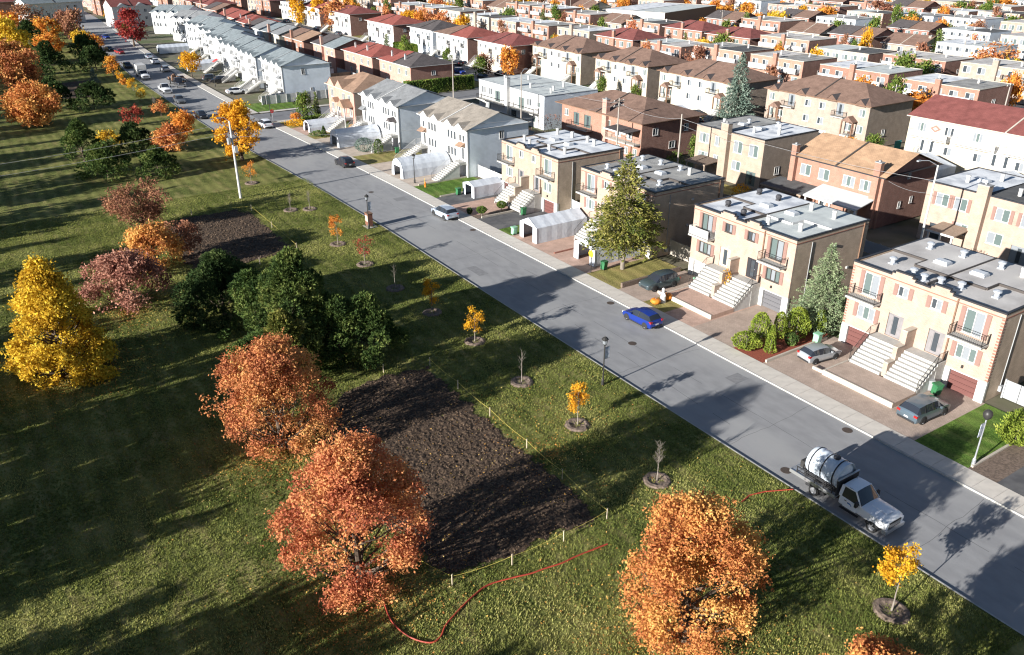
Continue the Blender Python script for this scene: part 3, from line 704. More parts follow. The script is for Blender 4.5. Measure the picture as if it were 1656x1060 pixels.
def house(name, label, cat, loc, rz, S, group=None):
    root = thing(name, label, cat, loc, rz, group)
    W, D, H = S['W'], S['D'], S['H']; near = S.get('near'); h2 = W / 2
    wall = S['wall']; side = S.get('side', wall); fz = S.get('found', .5)
    holes = []
    if near:
        for w in S.get('wins', ()): holes.append((w[0] - w[2] / 2, w[0] + w[2] / 2, w[1] - w[3] / 2, w[1] + w[3] / 2))
        for d in S.get('doors', ()): holes.append((d[0] - d[2] / 2, d[0] + d[2] / 2, d[1], d[1] + d[3]))
        for g_ in S.get('garages', ()): holes.append((g_[0] - g_[2] / 2, g_[0] + g_[2] / 2, 0, g_[1]))
    TH = .25
    if near:
        mb = MB(); wall_panel(mb, -h2, h2, fz, H, 0, TH, holes); put('wall', mb, [wall], root)
        if fz > 0: mb = MB(); wall_panel(mb, -h2 - .03, h2 + .03, 0, fz, -.03, TH, holes); put('foundation', mb, [S.get('foundm', 'white_paint')], root)
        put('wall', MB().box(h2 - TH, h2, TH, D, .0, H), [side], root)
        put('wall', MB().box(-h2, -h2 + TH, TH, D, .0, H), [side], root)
        put('wall', MB().box(-h2 + TH, h2 - TH, D - TH, D, 0, H), [wall], root)
        core = MB().box(-h2 + TH, h2 - TH, TH + .35, D - TH, 0, H - .35); put('interior', core, ['dark_trim'], root)
    else:
        put('wall', MB().box(-h2, h2, 0, D, fz, H - (.02 if S['roof'] != 'flat' else .005)), [wall], root) if side == wall else (
            put('wall', MB().box(-h2, h2 - .1, 0, D, fz, H - .02), [wall], root), put('wall', MB().box(h2 - .1, h2, 0, D, fz, H - .02), [side], root))
        if fz > 0: put('foundation', MB().box(-h2 + .02, h2 - .02, .02, D - .02, 0, fz), [S.get('foundm', 'concrete')], root)
    if S['roof'] == 'flat': flat_roof(root, S)
    else: hip_roof(root, S)
    for w in S.get('wins', ()):
        add_window(root, w[0], w[1], w[2], w[3], w[4] if len(w) > 4 else 'slide', S.get('frame', 'window_frame'), w[5] if len(w) > 5 else S.get('glass', 'glass_curtain'), near, 0, 0, S.get('shut') if (len(w) < 7 or w[6]) else None)
    for w in S.get('rwins', ()):
        add_window(root, h2, w[1], w[2], w[3], 'slide', S.get('frame', 'window_frame'), 'glass_dark', False, w[0], math.pi / 2)
    for d in S.get('doors', ()):
        x, z, w, h = d[:4]; m = d[4] if len(d) > 4 else 'door_grey'
        dy = .1 if near else -.03
        o = put('door', MB().box(-w / 2 + .02, w / 2 - .02, 0, .06, 0, h - .03).box(-w / 2 + .02, -.3, -.03, 0, .1, h - .1).box(.35, w / 2 - .02, -.03, 0, .1, h - .1), [m], root, (x, dy, z))
        put('pane', MB().box(-.22, .22, -.05, -.031, h * .12, h * .9), ['glass_dark'], o); put('handle', MB().box(.26, .31, -.07, -.002, 1.0, 1.12), ['galv'], o)
    for g_ in S.get('garages', ()):
        x, h, w = g_[:3]; m = g_[3] if len(g_) > 3 else 'garage_red'
        gd = link('garage_door', None, root, (x, .16 if near else -.04, 0))
        n = 4
        pm = cached(('gp', w, h, m), lambda: MB().box(-w / 2 + .03, w / 2 - .03, 0, .05, .01, h / n - .02).box(-w / 2 + .15, w / 2 - .15, -.015, 0, .09, h / n - .11).mesh('panel', [m]))
        for k in range(n): link('panel', pm, gd, (0, 0, k * h / n))
    for b in S.get('balcs', ()):
        x, z, w, d = b[:4]; m = b[4] if len(b) > 4 else 'iron'
        o = put('balcony', MB().box(-w / 2, w / 2, -d, -.002, -.18, 0), [S.get('balc_slab', 'step_concrete')], root, (x, 0, z))
        r = MB(); railing(r, [(-w / 2 + .05, -.03, 0), (-w / 2 + .05, -d + .05, 0), (w / 2 - .05, -d + .05, 0), (w / 2 - .05, -.03, 0)], .95, gap=.16 if near else .3, r=.016 if near else .028)
        if len(b) > 5: r.box(-w / 2 + .04, w / 2 - .04, -d + .03, -d + .06, .12, .9)
        put('railing', r, [m], o)
    for s in S.get('stairs', ()):
        x0, x1, zt, zb, y0, y1 = s[:6]; n = s[6] if len(s) > 6 else 8; rail = s[7] if len(s) > 7 else 'iron'
        st = link('stairs', None, root)
        dz = (zt - zb) / n; dy = (y1 - y0) / (n - 1)
        put('landing', MB().box(x0, x1, -y0, -.002, 0 if zb > .05 else zt - .35, zt), [S.get('stepm', 'step_concrete')], st)
        for k in range(1, n):
            z = zt - k * dz; ya = y0 + (k - 1) * dy
            put('step', MB().box(x0, x1, -(ya + dy), -ya + 0.03 * 0, max(0, z - dz - .12), z), [S.get('stepm', 'step_concrete')], st)
        r = MB(); e = x0 + .07 if s[8] < 0 else x1 - .07
        rr_ = [(e, -.05, zt), (e, -y0, zt), (e, -y1, zb + dz * .3)]
        railing(r, rr_, .92, gap=.17, r=.016)
        put('railing', r, [rail], st); r = MB()
        if len(s) > 9: e2 = x1 - .07 if s[8] < 0 else x0 + .07; railing(r, [(e2, -y0, zt), (e2, -y1, zb + dz * .3)], .92, gap=.17, r=.016)
        if r.v: put('railing', r, [rail], st)
        put('stringer', MB().prism([(e - .05, -y0, zt - .25), (e - .05, -y0, 0), (e - .05, -y1, 0), (e - .05, -y1, zb + .1)], (.1, 0, 0)), [S.get('stringer', 'white_paint')], st)
    for c in S.get('chims', ()):
        x, y, w, d, h = c[:5]; m = c[5] if len(c) > 5 else wall; zb = c[6] if len(c) > 6 else 0
        o = put('chimney', MB().box(-w / 2, w / 2, -d / 2, d / 2, zb, h), [m], root, (x, y, 0))
        put('chimney_cap', MB().box(-w / 2 - .05, w / 2 + .05, -d / 2 - .05, d / 2 + .05, h, h + .1).box(-.12, .12, -.12, .12, h + .1, h + .3), ['chimney_cap'], o)
    for c in S.get('canopies', ()):
        x, z, w, d, m = c[:5]
        mb = MB().prism([(x - w / 2, -d, z), (x - w / 2, -.01, z), (x - w / 2, -.01, z + .5 + .1)], (w, 0, 0)) if len(c) < 6 else MB().prism([(x - w / 2, -d, z), (x + w / 2, -d, z), (x, -d, z + w * .38)], (0, d - .01, 0))
        put('canopy', mb, [m], root)
        if len(c) > 5 and c[5] == 'posts':
            for s in (-1, 1): put('post', MB().box(x + s * (w / 2 - .12) - .1, x + s * (w / 2 - .12) + .1, -d + .05, -d + .25, 0, z), [S.get('postm', 'brown_trim')], root)
    for e in S.get('extra', ()): e(root, S)
    return root

# --- the peach brick duplexes with curved parapets (near row)
def near_extra(root, S):
    H = S['H']; h2 = S['W'] / 2
    put('string_course', MB().box(-h2 - .03, h2 + .03, -.035, -.001, H - .42, H - .34).box(h2 + .001, h2 + .035, -.03, S['D'], H - .42, H - .34), ['red_trim'], root)
    if S.get('quoins'):
        q = MB(); z = S['found'] + .1
        while z < H - .6:
            for s in (-1, 1):
                a, b = sorted((s * h2, s * (h2 - .22))); q.box(a, b, -.03, -.002, z, z + .12)
            q.box(h2 + .002, h2 + .03, .0, .22, z + .02, z + .12); z += .27
        put('quoins', q, ['red_trim'], root)
    # stepped brick screen between the two stairs
    w = MB(); w.box(-.2, .2, -1.35, -.002, 0, 4.15).box(-.2, .2, -2.35, -1.352, 0, 2.9).box(-.2, .2, -3.3, -2.352, 0, 1.7)
    w.box(-.24, .24, -1.38, -.004, 4.15, 4.22, 1).box(-.24, .24, -2.38, -1.382, 2.9, 2.97, 1).box(-.24, .24, -3.34, -2.382, 1.7, 1.77, 1)
    put('screen_wall', w, [S['wall'], 'offwhite'], root)
    put('downpipe', MB().box(2.95, 3.07, -.12, -.01, .3, H - .1), ['brown_trim'], root)
    if S.get('patio', True):
        pm = S.get('patiom', 'paver_brown')
        put('patio', MB().box(-3.3, 3.3, -6.7, -3.6, .02, .45, 0), [pm], root)
        put('patio_edge', MB().box(-3.45, 3.3, -6.85, -6.702, .02, .5).box(-3.45, -3.302, -6.7, -3.6, .02, .5).box(-4.6, -3.46, -6.7, -6.55, .02, .3), ['offwhite'], root)
    m_ = put('gas_meter', MB().box(h2 + .005, h2 + .25, 2.2, 2.6, .5, 1.0), ['grey_trim'], root); put('conduit', MB().box(h2 + .005, h2 + .06, 2.38, 2.44, 1.0, S['H'] - .6), ['grey_trim'], root)
    for yy_, zz_ in ((5.4, 3.1), (5.9, 6.2), (8.6, 3.3)): put('vent_hood', MB().box(h2 + .005, h2 + .14, yy_, yy_ + .28, zz_, zz_ + .24), ['white_paint'], root)
    put('downpipe', MB().box(h2 + .005, h2 + .1, 10.4, 10.52, .3, S['H'] - .1), ['brown_trim'], root)
    put('wall_lamp', MB().box(4.6, 4.75, -.16, -.002, 2.35, 2.6), ['iron'], root)
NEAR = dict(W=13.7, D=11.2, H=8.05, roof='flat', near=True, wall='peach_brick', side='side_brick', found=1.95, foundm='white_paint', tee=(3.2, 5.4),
    bumps=[(-2.75, -1.2, .38), (.85, 2.15, .38)], roofs=('roof_tan', 'roof_tan'), shut='shutter', frame='window_frame',
    wins=[(-4.75, 6.45, 1.5, 2.1, 'slide', 'glass_green'), (4.65, 6.45, 1.6, 2.1, 'slide', 'glass_green'), (-1.7, 6.85, .95, .95, 'slide', 'glass_dark'), (1.35, 6.85, .95, .95, 'slide', 'glass_dark'),
          (-4.7, 3.7, 1.7, 1.25, 'triple', 'glass_curtain'), (4.65, 3.7, 1.7, 1.25, 'triple', 'glass_green')],
    doors=[(-1.85, 2.45, 1.45, 2.15, 'door_grey'), (1.95, 2.45, 1.45, 2.15, 'door_grey')],
    garages=[(-5.0, 1.85, 2.4), (4.95, 1.85, 2.4)], balcs=[(-4.9, 5.15, 2.9, 1.15), (4.75, 5.15, 2.9, 1.15)],
    stairs=[(-3.3, -.22, 2.4, .45, 1.25, 3.55, 8, 'iron', -1), (.22, 3.3, 2.4, .45, 1.25, 3.55, 8, 'iron', 1)],
    vents=[(-4.7, 2.5, 'box'), (-4.8, 8.4, 'box'), (-1.9, 8.9, 'box'), (-2.1, 1.6, 'box'), (-.8, 1.1, 'box'), (.4, 1.6, 'box'), (1.9, 2.1, 'box'), (4.5, 2.8, 'box'), (1.5, 9.0, 'box'), (3.6, 8.5, 'pipe')],
    skylights=[(-2.0, 5.8), (1.3, 5.9)], extra=[near_extra])
def near_variant(**k):
    d = dict(NEAR); d.update(k); return d
RZ = -math.pi / 2
house('brick_duplex', 'peach brick duplex with tan flat roof, red garage doors and zigzag red corner bricks', 'house', (63.6, 33.65, .1), RZ, near_variant(quoins=True))
house('brick_duplex', 'peach brick duplex with half white, half pale green flat roof beside the tall sage conifer', 'house', (63.6, 53.7, .1), RZ, near_variant(
    roofs=('roof_white', 'roof_pale_green'), frame='dark_trim', white_step=True, patiom='paver_pink',
    vents=[(-4.7, 2.8, 'black'), (-5.5, 8.6, 'black'), (-2.7, 8.5, 'black'), (-1.6, 1.8, 'black'), (2.0, 1.4, 'pipe'), (5.0, 2.7, 'pipe'), (1.6, 8.6, 'pipe'), (4.7, 8.3, 'pipe')],
    doors=[(-1.85, 2.45, 1.45, 2.15, 'offwhite'), (1.95, 2.45, 1.45, 2.15, 'black_trim')], garages=[(-5.0, 1.85, 2.4, 'garage_white'), (4.95, 1.85, 2.4, 'garage_grey')],
    balcs=[(-4.9, 5.15, 2.9, 1.15, 'white_paint', 1), (4.75, 5.15, 2.9, 1.15)]))
house('brick_duplex', 'peach brick duplex with grey flat roof half hidden behind the yellowing conifer', 'house', (63.0, 73.1, .1), RZ, near_variant(
    roofs=('roof_grey', 'roof_grey'), wall='peach_brick', garages=[(-5.0, 1.85, 2.4, 'garage_white'), (4.95, 1.85, 2.4, 'garage_white')], patio=False, H=8.0))
house('brick_duplex', 'beige brick duplex with bright white flat roof next to the white gabled houses', 'house', (62.9, 91.6, .1), RZ, near_variant(
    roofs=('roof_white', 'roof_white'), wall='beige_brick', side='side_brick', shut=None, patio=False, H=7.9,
    vents=[(-4.7, 2.5, 'pipe'), (-4.8, 8.4, 'pipe'), (-1.9, 8.9, 'pipe'), (-2.1, 1.6, 'pipe'), (1.9, 2.1, 'pipe'), (4.5, 2.8, 'pipe'), (1.5, 9.0, 'pipe'), (3.6, 8.5, 'pipe')]))
house('brick_duplex', 'peach brick duplex beyond the front lawn at the near end of the row', 'house', (63.6, 12.6, .1), RZ, near_variant())

# --- white gabled duplexes
def white_extra(root, S):
    h2 = S['W'] / 2
    put('corner_trim', MB().box(h2 + .002, h2 + .03, -.02, .16, 0, S['H'] - .05), ['white_paint'], root)
def gabled(**k):
    d = dict(W=15.4, D=11.4, H=7.4, roof='gable', rise=2.2, over=.4, near=True, found=.0, wall='white_siding', side='bluegrey_siding', roofs=('shingle_tan', 'shingle_tan'), party='white_paint', frame='window_frame',
        wins=[(x, z, .75, 1.35, 'single', 'glass_dark') for x in (-4.6, -3.6, -2.6, 1.9, 2.9, 3.9) for z in (5.9, 3.3)] + [(-6.6, 5.9, .7, 1.1, 'single', 'glass_dark'), (5.6, 5.9, .7, 1.1, 'single', 'glass_dark'), (6.6, 5.9, .7, 1.1, 'single', 'glass_dark')],
        doors=[(-6.5, 2.4, 1.2, 2.2, 'white_paint'), (6.2, 2.4, 1.2, 2.2, 'white_paint')], garages=[(-3.5, 2.0, 2.5, 'garage_white'), (2.9, 2.0, 2.5, 'garage_white')],
        canopies=[(-6.5, 4.75, 1.8, 1.0, 'shingle_ltbrown'), (6.2, 4.75, 1.8, 1.0, 'shingle_ltbrown')],
        stairs=[(-7.5, -5.4, 2.4, .02, 1.3, 5.2, 12, 'white_paint', -1, 1), (5.3, 7.4, 2.4, .02, 1.3, 5.2, 12, 'white_paint', 1, 1)],
        dormers=(-5.9, -2.3, 2.2, 5.7), dormer=(1.35, .85), rwins=[(6.3, 6.0, .9, 1.3)], fascia='white_paint', extra=[white_extra])
    d.update(k); return d
house('white_duplex', 'white gabled duplex with tan shingle roof and four small dormers beside the bright green lawn', 'house', (62.9, 116.0, .1), RZ, gabled())
house('white_duplex', 'white gabled duplex with grey shingle roof and blue-shadowed side wall', 'house', (62.2, 138.5, .1), RZ, gabled(roofs=('shingle_grey', 'shingle_grey'), canopies=[(-6.5, 4.75, 1.8, 1.0, 'shingle_grey'), (6.2, 4.75, 1.8, 1.3, 'shingle_dark', 'arch')]))
house('pink_house', 'salmon pink house with light brown hip roofs at the side street corner', 'house', (61.9, 155.6, .1), RZ,
    dict(W=13.0, D=11.5, H=7.2, roof='hip', rise=2.3, near=True, found=0, wall='pink_brick', side='pale_brick', roofs=('shingle_ltbrown', 'shingle_ltbrown'), frame='window_frame', fascia='offwhite',
         wins=[(-4.3, 5.6, 1.3, 1.5), (1.5, 5.6, 1.4, 1.5), (-4.3, 3.0, 1.3, 1.4), (4.2, 5.6, 1.2, 1.4)], doors=[(-1.4, 2.2, 1.2, 2.2, 'white_paint'), (4.4, 2.2, 1.2, 2.2, 'white_paint')],
         garages=[(-4.3, 2.0, 2.4, 'garage_white')], canopies=[(-1.4, 4.4, 2.2, 1.2, 'shingle_ltbrown', 'gb'), (4.2, 4.3, 3.6, 2.0, 'shingle_ltbrown', 'posts')], postm='white_paint',
         stairs=[(-2.4, -.4, 2.2, .02, 1.4, 4.6, 10, 'white_paint', -1, 1), (3.4, 5.4, 2.2, .02, 1.8, 5.0, 10, 'white_paint', 1, 1)],
         dormers=(-3.9, .2), dormer=(2.0, 1.5), dormer_wall='pink_brick'))
WR = [('at the lawn corner just beyond the side street', 61.0, 194.6, -91), ('second along beyond the side street', 60.8, 213.0, -90), ('third along beyond the side street', 61.6, 231.5, -87), ('fourth along, behind the yellow verge tree', 63.2, 249.5, -84),
      ('fifth along beyond the side street', 66.0, 267.5, -81)]
for i, (lb, x, y, a) in enumerate(WR):
    house('white_duplex', 'white duplex with blue-grey shingle roof, ' + lb, 'house', (x, y, .1), R_(a), gabled(near=(i == 0), W=15.2, roofs=('shingle_bluegrey', 'shingle_bluegrey'), side='bluegrey_siding', party='grey_trim',
          canopies=[(-6.5, 4.75, 1.8, 1.0, 'shingle_grey'), (6.2, 4.75, 1.8, 1.0, 'shingle_grey')], rwins=[(5.0, 6.0, .9, 1.3), (6.6, 2.0, .6, .6)] if i == 0 else ()), 'white duplexes beyond the side street')
# ------------------------------------------------------------------ second row (backs towards the camera)
def W2(xs, zs, w, h, st='slide', gl='glass_curtain', sh=True): return [(x, z, w, h, st, gl, sh) for z in zs for x in xs]
house('beige_duplex', 'beige brick flat-roofed duplex back with two-tone roof and tall brick chimney at the right edge', 'house', (96.2, 46.4, .1), RZ,
    dict(W=14.2, D=11, H=7.3, roof='flat', near=True, wall='peach_brick', found=0, roofs=('roof_white', 'roof_dark'), shut='shutter',
         wins=W2((-4.9, -2.6, 2.4, 5.3), (5.5,), 1.6, 1.5) + W2((-1.9,), (2.6,), 1.5, 1.3) + W2((2.2,), (2.6,), 1.8, 1.4, sh=False), doors=[(-4.9, .3, 1.7, 2.1, 'glass_dark'), (5.2, .3, 2.0, 2.2, 'glass_curtain')],
         chims=[(-.1, -.35, 1.3, .9, 8.5, 'peach_brick')], vents=[(-4, 3, 'pipe'), (-2, 7, 'pipe'), (2.5, 2.5, 'pipe'), (3.5, 7, 'pipe'), (5.5, 5, 'pipe')], skylights=[(-3, 5)]))
house('brick_duplex', 'orange-red brick duplex with sandy orange gable roof and white back porch canopy', 'house', (94.6, 65.2, .1), RZ,
    dict(W=13.6, D=11.5, H=6.9, roof='gable', rise=2.3, over=.6, near=True, wall='orange_brick', side='red_brick', found=0, roofs=('shingle_orange', 'shingle_orange'), party='dark_trim', fascia='black_trim',
         wins=W2((-5.0, -2.0), (5.2,), 1.7, 1.5, 'slide') + W2((1.9, 4.5), (5.2,), 1.8, 1.4, 'triple') + W2((-4.0,), (2.4,), 1.4, 1.2), doors=[(3.2, .3, 1.6, 2.1, 'white_paint'), (-1.6, .3, 1.2, 2.1, 'white_paint')], rwins=[(4.5, 2.5, .6, .9), (7.0, 2.8, .6, .9), (5.5, 6.2, .6, .7)],
         chims=[(-6.9, -.3, .8, .7, 8.3, 'orange_brick'), (6.0, -.3, .9, .7, 8.6, 'orange_brick')]))
house('beige_duplex', 'yellow-beige brick flat-roofed duplex back with a square central chimney and white wood-framed windows', 'house', (95.3, 85.2, .1), RZ,
    dict(W=13.6, D=12, H=7.5, roof='flat', near=True, wall='beige_brick', side='beige_brick', found=0, roofs=('roof_grey', 'roof_white'), frame='window_frame',
         wins=W2((-5.0,), (5.7, 2.8), 2.0, 1.5, 'triple', sh=False) + W2((-2.0,), (5.7, 2.8), 1.4, 1.5, 'slide', sh=False) + W2((2.0, 5.0), (5.6,), 1.7, 1.8, 'slide') + W2((2.0,), (2.8,), 1.7, 1.4), doors=[(5.0, .4, 1.8, 2.1, 'glass_green')], rwins=[(3.5, 2.6, 1.0, 1.2)],
         chims=[(-.3, -.4, 1.4, .9, 8.8, 'beige_brick')], vents=[(-4, 3, 'pipe'), (-2.5, 7, 'box'), (2.5, 2.5, 'pipe'), (3.5, 7, 'pipe'), (5.5, 4.5, 'pipe'), (1.5, 9, 'box')], skylights=[(1.5, 5), (-2, 5)]))
house('brick_house', 'long red brick duplex with brown hip roof, covered corner veranda and stone chimney', 'house', (91.5, 111.5, .1), RZ,
    dict(W=22, D=13, H=6.6, roof='hip', rise=2.5, hipk=1.0, over=.9, near=True, wall='orange_brick', side='red_brick', found=0, roofs=('shingle_brown', 'shingle_brown'), party='dark_trim', fascia='brown_trim',
         wins=W2((-9.5, 2.4), (5.0,), 1.1, 1.2, sh=False) + W2((5.2, 7.4, 9.6), (1.4,), .9, 1.2, 'slide', 'glass_curtain', False), doors=[(-6.6, 3.2, 1.7, 2.2, 'glass_green'), (-3.4, 3.2, 1.9, 2.2, 'glass_green'), (5.0, 3.2, 1.6, 2.1, 'white_paint'), (8.0, 3.2, 1.6, 2.1, 'white_paint')],
         balcs=[(-5.0, 3.0, 6.0, 1.3), (7.2, 3.0, 7.4, 1.5, 'offwhite')], rwins=[(3, 4.8, 1.2, 1.2), (7, 2.2, 1.4, 1.2), (10, 4.8, 1.0, 1.2)], chims=[(1.9, -.25, 1.1, .8, 9.0, 'pink_brick')]))
house('white_house', 'long white flat-roofed house with grey fascia and white chimney beside the clipped hedge', 'house', (92.3, 141.3, .1), RZ,
    dict(W=24, D=13, H=6.4, roof='flat', wall='white_paint', side='bluegrey_siding', found=0, roofs=('roof_pale_green', 'roof_pale_green'), cap='grey_trim',
         wins=W2((-10, -7.4, 7.0), (4.6,), 1.5, 1.4, 'triple', 'glass_dark', False) + W2((-8, 8.6), (1.6,), 1.4, 1.2, sh=False) + W2((10.2,), (4.6,), 1.1, 1.0, sh=False), doors=[(-4.6, 2.9, 1.8, 2.2, 'glass_green'), (4.2, 2.9, 1.8, 2.2, 'glass_green'), (1.5, .2, 1.8, 2.2, 'glass_dark')],
         balcs=[(-6.0, 2.8, 10, 1.3), (5.8, 2.8, 9, 1.3)], chims=[(-.5, -.3, 1.0, .8, 8.2, 'white_paint')], vents=[(x, y, 'pipe') for x, y in ((-8, 4), (-5, 8), (3, 3), (6, 9), (8, 5), (10, 3))]))
ROWB = [(88.0, 185.3, 17.0, 'hip', 'pink_brick', ('shingle_red', 'shingle_dark'), 'pink brick duplex with half red, half charcoal hip roof right behind the clipped hedge'),
        (87.3, 205.5, 18.0, 'hip', 'pink_brick', ('shingle_red', 'shingle_red'), 'pink brick duplex with bright red hip roof and four white flues'),
        (86.0, 225.5, 16.0, 'gable', 'pink_brick', ('shingle_dark', 'shingle_bluegrey'), 'pink brick duplex with blue-green gable roof and brick chimney beyond the red-roofed one'),
        (84.5, 245.0, 16.0, 'gable', 'orange_brick', ('shingle_brown', 'shingle_ltbrown'), 'brick duplex with brown and tan gable roof and tall chimney'),
        (84.0, 264.0, 15.5, 'gable', 'cream_wall', ('shingle_bluegrey', 'shingle_grey'), 'cream duplex with slate grey gable roof behind the white row'),
        (84.0, 283.0, 15.5, 'gable', 'bluegrey_siding', ('shingle_dark', 'shingle_grey'), 'pale blue-grey duplex with dark gable roof behind the white row'),
        (86.0, 303.0, 16.0, 'hip', 'pink_brick', ('shingle_red', 'shingle_red'), 'small pink brick house with red hip roof near the top of the white row'),
        (88.0, 326.0, 22.0, 'gable', 'pink_brick', ('shingle_red', 'shingle_red'), 'long pink brick row with red roof and white flues at the far bend')]
for x, y, w, rf, wl, rr, lb in ROWB:
    house('brick_duplex', lb, 'house', (x, y, .1), RZ, dict(W=w, D=11.5, H=6.4, roof=rf, rise=2.0, over=.5, wall=wl, side='red_brick' if wl != 'cream_wall' and 'grey' not in wl else wl, found=0, roofs=rr, party='dark_trim', frame='window_frame',
          wins=W2((-w * .36, -w * .14, w * .14, w * .36), (4.8,), 1.2, 1.2, sh=False) + W2((-w * .25, w * .25), (1.9,), 1.3, 1.2, sh=False), doors=[(-w * .06, .2, 1.4, 2.1, 'glass_green')], rwins=[(6, 4.6, 1.1, 1.0)],
          chims=[(-w * .02, -.3, .8, .7, 8.8, wl if 'brick' in wl else 'pink_brick')] if rf == 'gable' else [(-w * .3, 2, .35, .35, 8.2, 'white_paint', 6.5), (w * .12, 2, .35, .35, 8.2, 'white_paint', 6.5)]))

# ------------------------------------------------------------------ third row, facing the camera across the back street
def beige(w, **k):
    q = w / 4
    d = dict(W=w, D=12.5, H=7.7, roof='hip', rise=2.6, hipk=.95, over=.5, wall='pale_brick', side='beige_brick', found=0, roofs=('shingle_brown', 'shingle_brown'), party='dark_trim', fascia='brown_trim',
        wins=[(s * x, z, 1.3, 1.2, 'slide', g_) for s in (-1, 1) for x, z, g_ in ((1.6, 6.3, 'glass_dark'), (1.6, 3.6, 'glass_dark'), (q * 1.35, 3.5, 'glass_curtain'))] + [(s * w * .44, z, 1.2, 1.3) for s in (-1, 1) for z in (6.3, 3.5)],
        doors=[(s * q * .95, 5.2, 1.5, 2.1, 'glass_curtain') for s in (-1, 1)] + [(s * q * 1.45, 2.4, 1.1, 2.1, 'door_brown') for s in (-1, 1)], balcs=[(s * q * 1.0, 5.1, 2.6, 1.1) for s in (-1, 1)],
        canopies=[(s * q * 1.45, 4.7, 2.4, 1.5, 'shingle_brown', 'posts') for s in (-1, 1)], stairs=[(q * 1.45 - 1, q * 1.45 + 1, 2.4, .02, 1.6, 4.6, 9, 'iron', 1), (-q * 1.45 - 1, -q * 1.45 + 1, 2.4, .02, 1.6, 4.6, 9, 'iron', -1)],
        garages=[(s * .8 + s * 1.2, 2.0, 2.3, 'garage_white') for s in (-1, 1)], dormers=(-w * .42, -w * .14, w * .16, w * .42), dormer=(1.1, .95), dormer_mat='shingle_dark', dormer_wall='shingle_brown', rwins=[(5, 2.6, .9, 1.1)])
    d.update(k); return d
house('beige_duplex', 'big brown-roofed beige brick duplex with triangular dormers beside the wooden pole and red-roofed terrace', 'house', (129.6, 96.4, .1), RZ, beige(22.5, near=True))
house('beige_duplex', 'brown-roofed cream brick duplex half hidden by the tall blue spruce', 'house', (127.2, 124.5, .1), RZ, beige(21.5, wall='cream_wall'))
house('beige_duplex', 'brown-roofed cream brick duplex, second from the blue spruce', 'house', (128.2, 149.5, .1), RZ, beige(18.5, wall='cream_wall'))
house('beige_duplex', 'brown-roofed cream brick duplex next to the pale maroon-roofed house', 'house', (129.3, 176.3, .1), RZ, beige(21, wall='cream_wall'))
house('cream_terrace', 'long cream terrace with dark red gable roof, diamond brick motifs and white balconies', 'house', (127.8, 61.0, .1), RZ,
    dict(W=31, D=13, H=7.9, roof='gable', rise=2.6, over=.4, near=True, wall='cream_wall', side='cream_wall', found=0, roofs=('shingle_maroon', 'shingle_maroon'), party='offwhite', fascia='offwhite',
         wins=[(x, 6.4, 1.5, 1.4, 'triple', 'glass_dark' if i % 2 else 'glass_curtain') for i, x in enumerate((-13.2, -8.6, -4.0, 4.0, 8.6, 13.2))] + [(x, 3.4, 1.3, 1.3, 'slide', 'glass_dark') for x in (-8.2, -3.4, 3.0, 7.2)],
         doors=[(x, 2.5, 1.1, 2.1, 'white_paint') for x in (-12.6, -11, -.9, .9, 10.6, 12.4)], balcs=[(x, 5.0, 6.6, 1.2, 'white_paint', 1) for x in (-11.4, -3.8, 3.8, 11.4)],
         canopies=[(x, 4.6, 2.8, .8, 'canopy_white') for x in (-12, 0, 11.5)], stairs=[(-13, -11, 2.4, .02, 1.5, 5, 9, 'white_paint', -1, 1), (10.5, 12.5, 2.4, .02, 1.5, 5, 9, 'white_paint', 1, 1)],
         extra=[lambda root, S: [put('brick_motif', MB().prism([(x - .9, -.02, 6.5), (x, -.02, 5.95), (x + .9, -.02, 6.5), (x, -.02, 7.05)], (0, -.04, 0)).prism([(x - .45, -.06, 6.5), (x, -.06, 6.22), (x + .45, -.06, 6.5), (x, -.06, 6.78)], (0, -.02, 0), 1), ['shutter', 'cream_wall'], root) for x in (-10.9, 10.9)]]))
ROWC = [(123.8, 197.5, 17, 'hip', 'offwhite', ('shingle_maroon', 'shingle_maroon'), 'white-fronted house with maroon hip roof and red brick side next to the orange street tree'),
        (123.3, 220.0, 18.5, 'hip', 'white_paint', ('shingle_brown', 'shingle_red'), 'white-fronted house with half brown, half red hip roof behind the pond'),
        (121.0, 264.0, 20, 'hip', 'white_paint', ('shingle_red', 'shingle_red'), 'white-fronted house with bright red hip roof next to the big rusty maple'),
        (124.0, 306.0, 20, 'hip', 'white_paint', ('shingle_maroon', 'shingle_maroon'), 'white-fronted house with dull maroon roof behind the twin golden trees'),
        (124.0, 335.0, 18, 'gable', 'white_paint', ('shingle_maroon', 'shingle_red'), 'white-fronted house with maroon and red roof near the top of the golden trees'),
        (124.0, 240.5, 15, 'hip', 'bluegrey_siding', ('shingle_dark', 'shingle_dark'), 'small dark-roofed house in the shade between two red-roofed white houses')]
for x, y, w, rf, wl, rr, lb in ROWC:
    house('white_house', lb, 'house', (x, y, .1), RZ, dict(W=w, D=12.5, H=7.4, roof=rf, rise=2.1, over=.7, wall=wl, side='red_brick' if wl != 'bluegrey_siding' else wl, found=0, roofs=rr, party='dark_trim', fascia='white_paint',
          wins=W2((-w * .4, -w * .24, w * .08, w * .24, w * .4), (5.9,), 1.2, 1.3, 'slide', 'glass_dark', False) + W2((-w * .3, w * .3), (3.2,), 1.3, 1.3, sh=False), doors=[(-w * .08, 2.4, 1.2, 2.1), (w * .12, 2.4, 1.2, 2.1)],
          balcs=[(-w * .22, 4.9, w * .34, 1.2, 'white_paint', 1), (w * .24, 4.9, w * .3, 1.2, 'white_paint', 1)], stairs=[(-w * .5 + .5, -w * .5 + 2.4, 2.4, .02, 1.4, 4.4, 8, 'white_paint', -1)], rwins=[(4, 5.6, 1.1, 1.1)]))
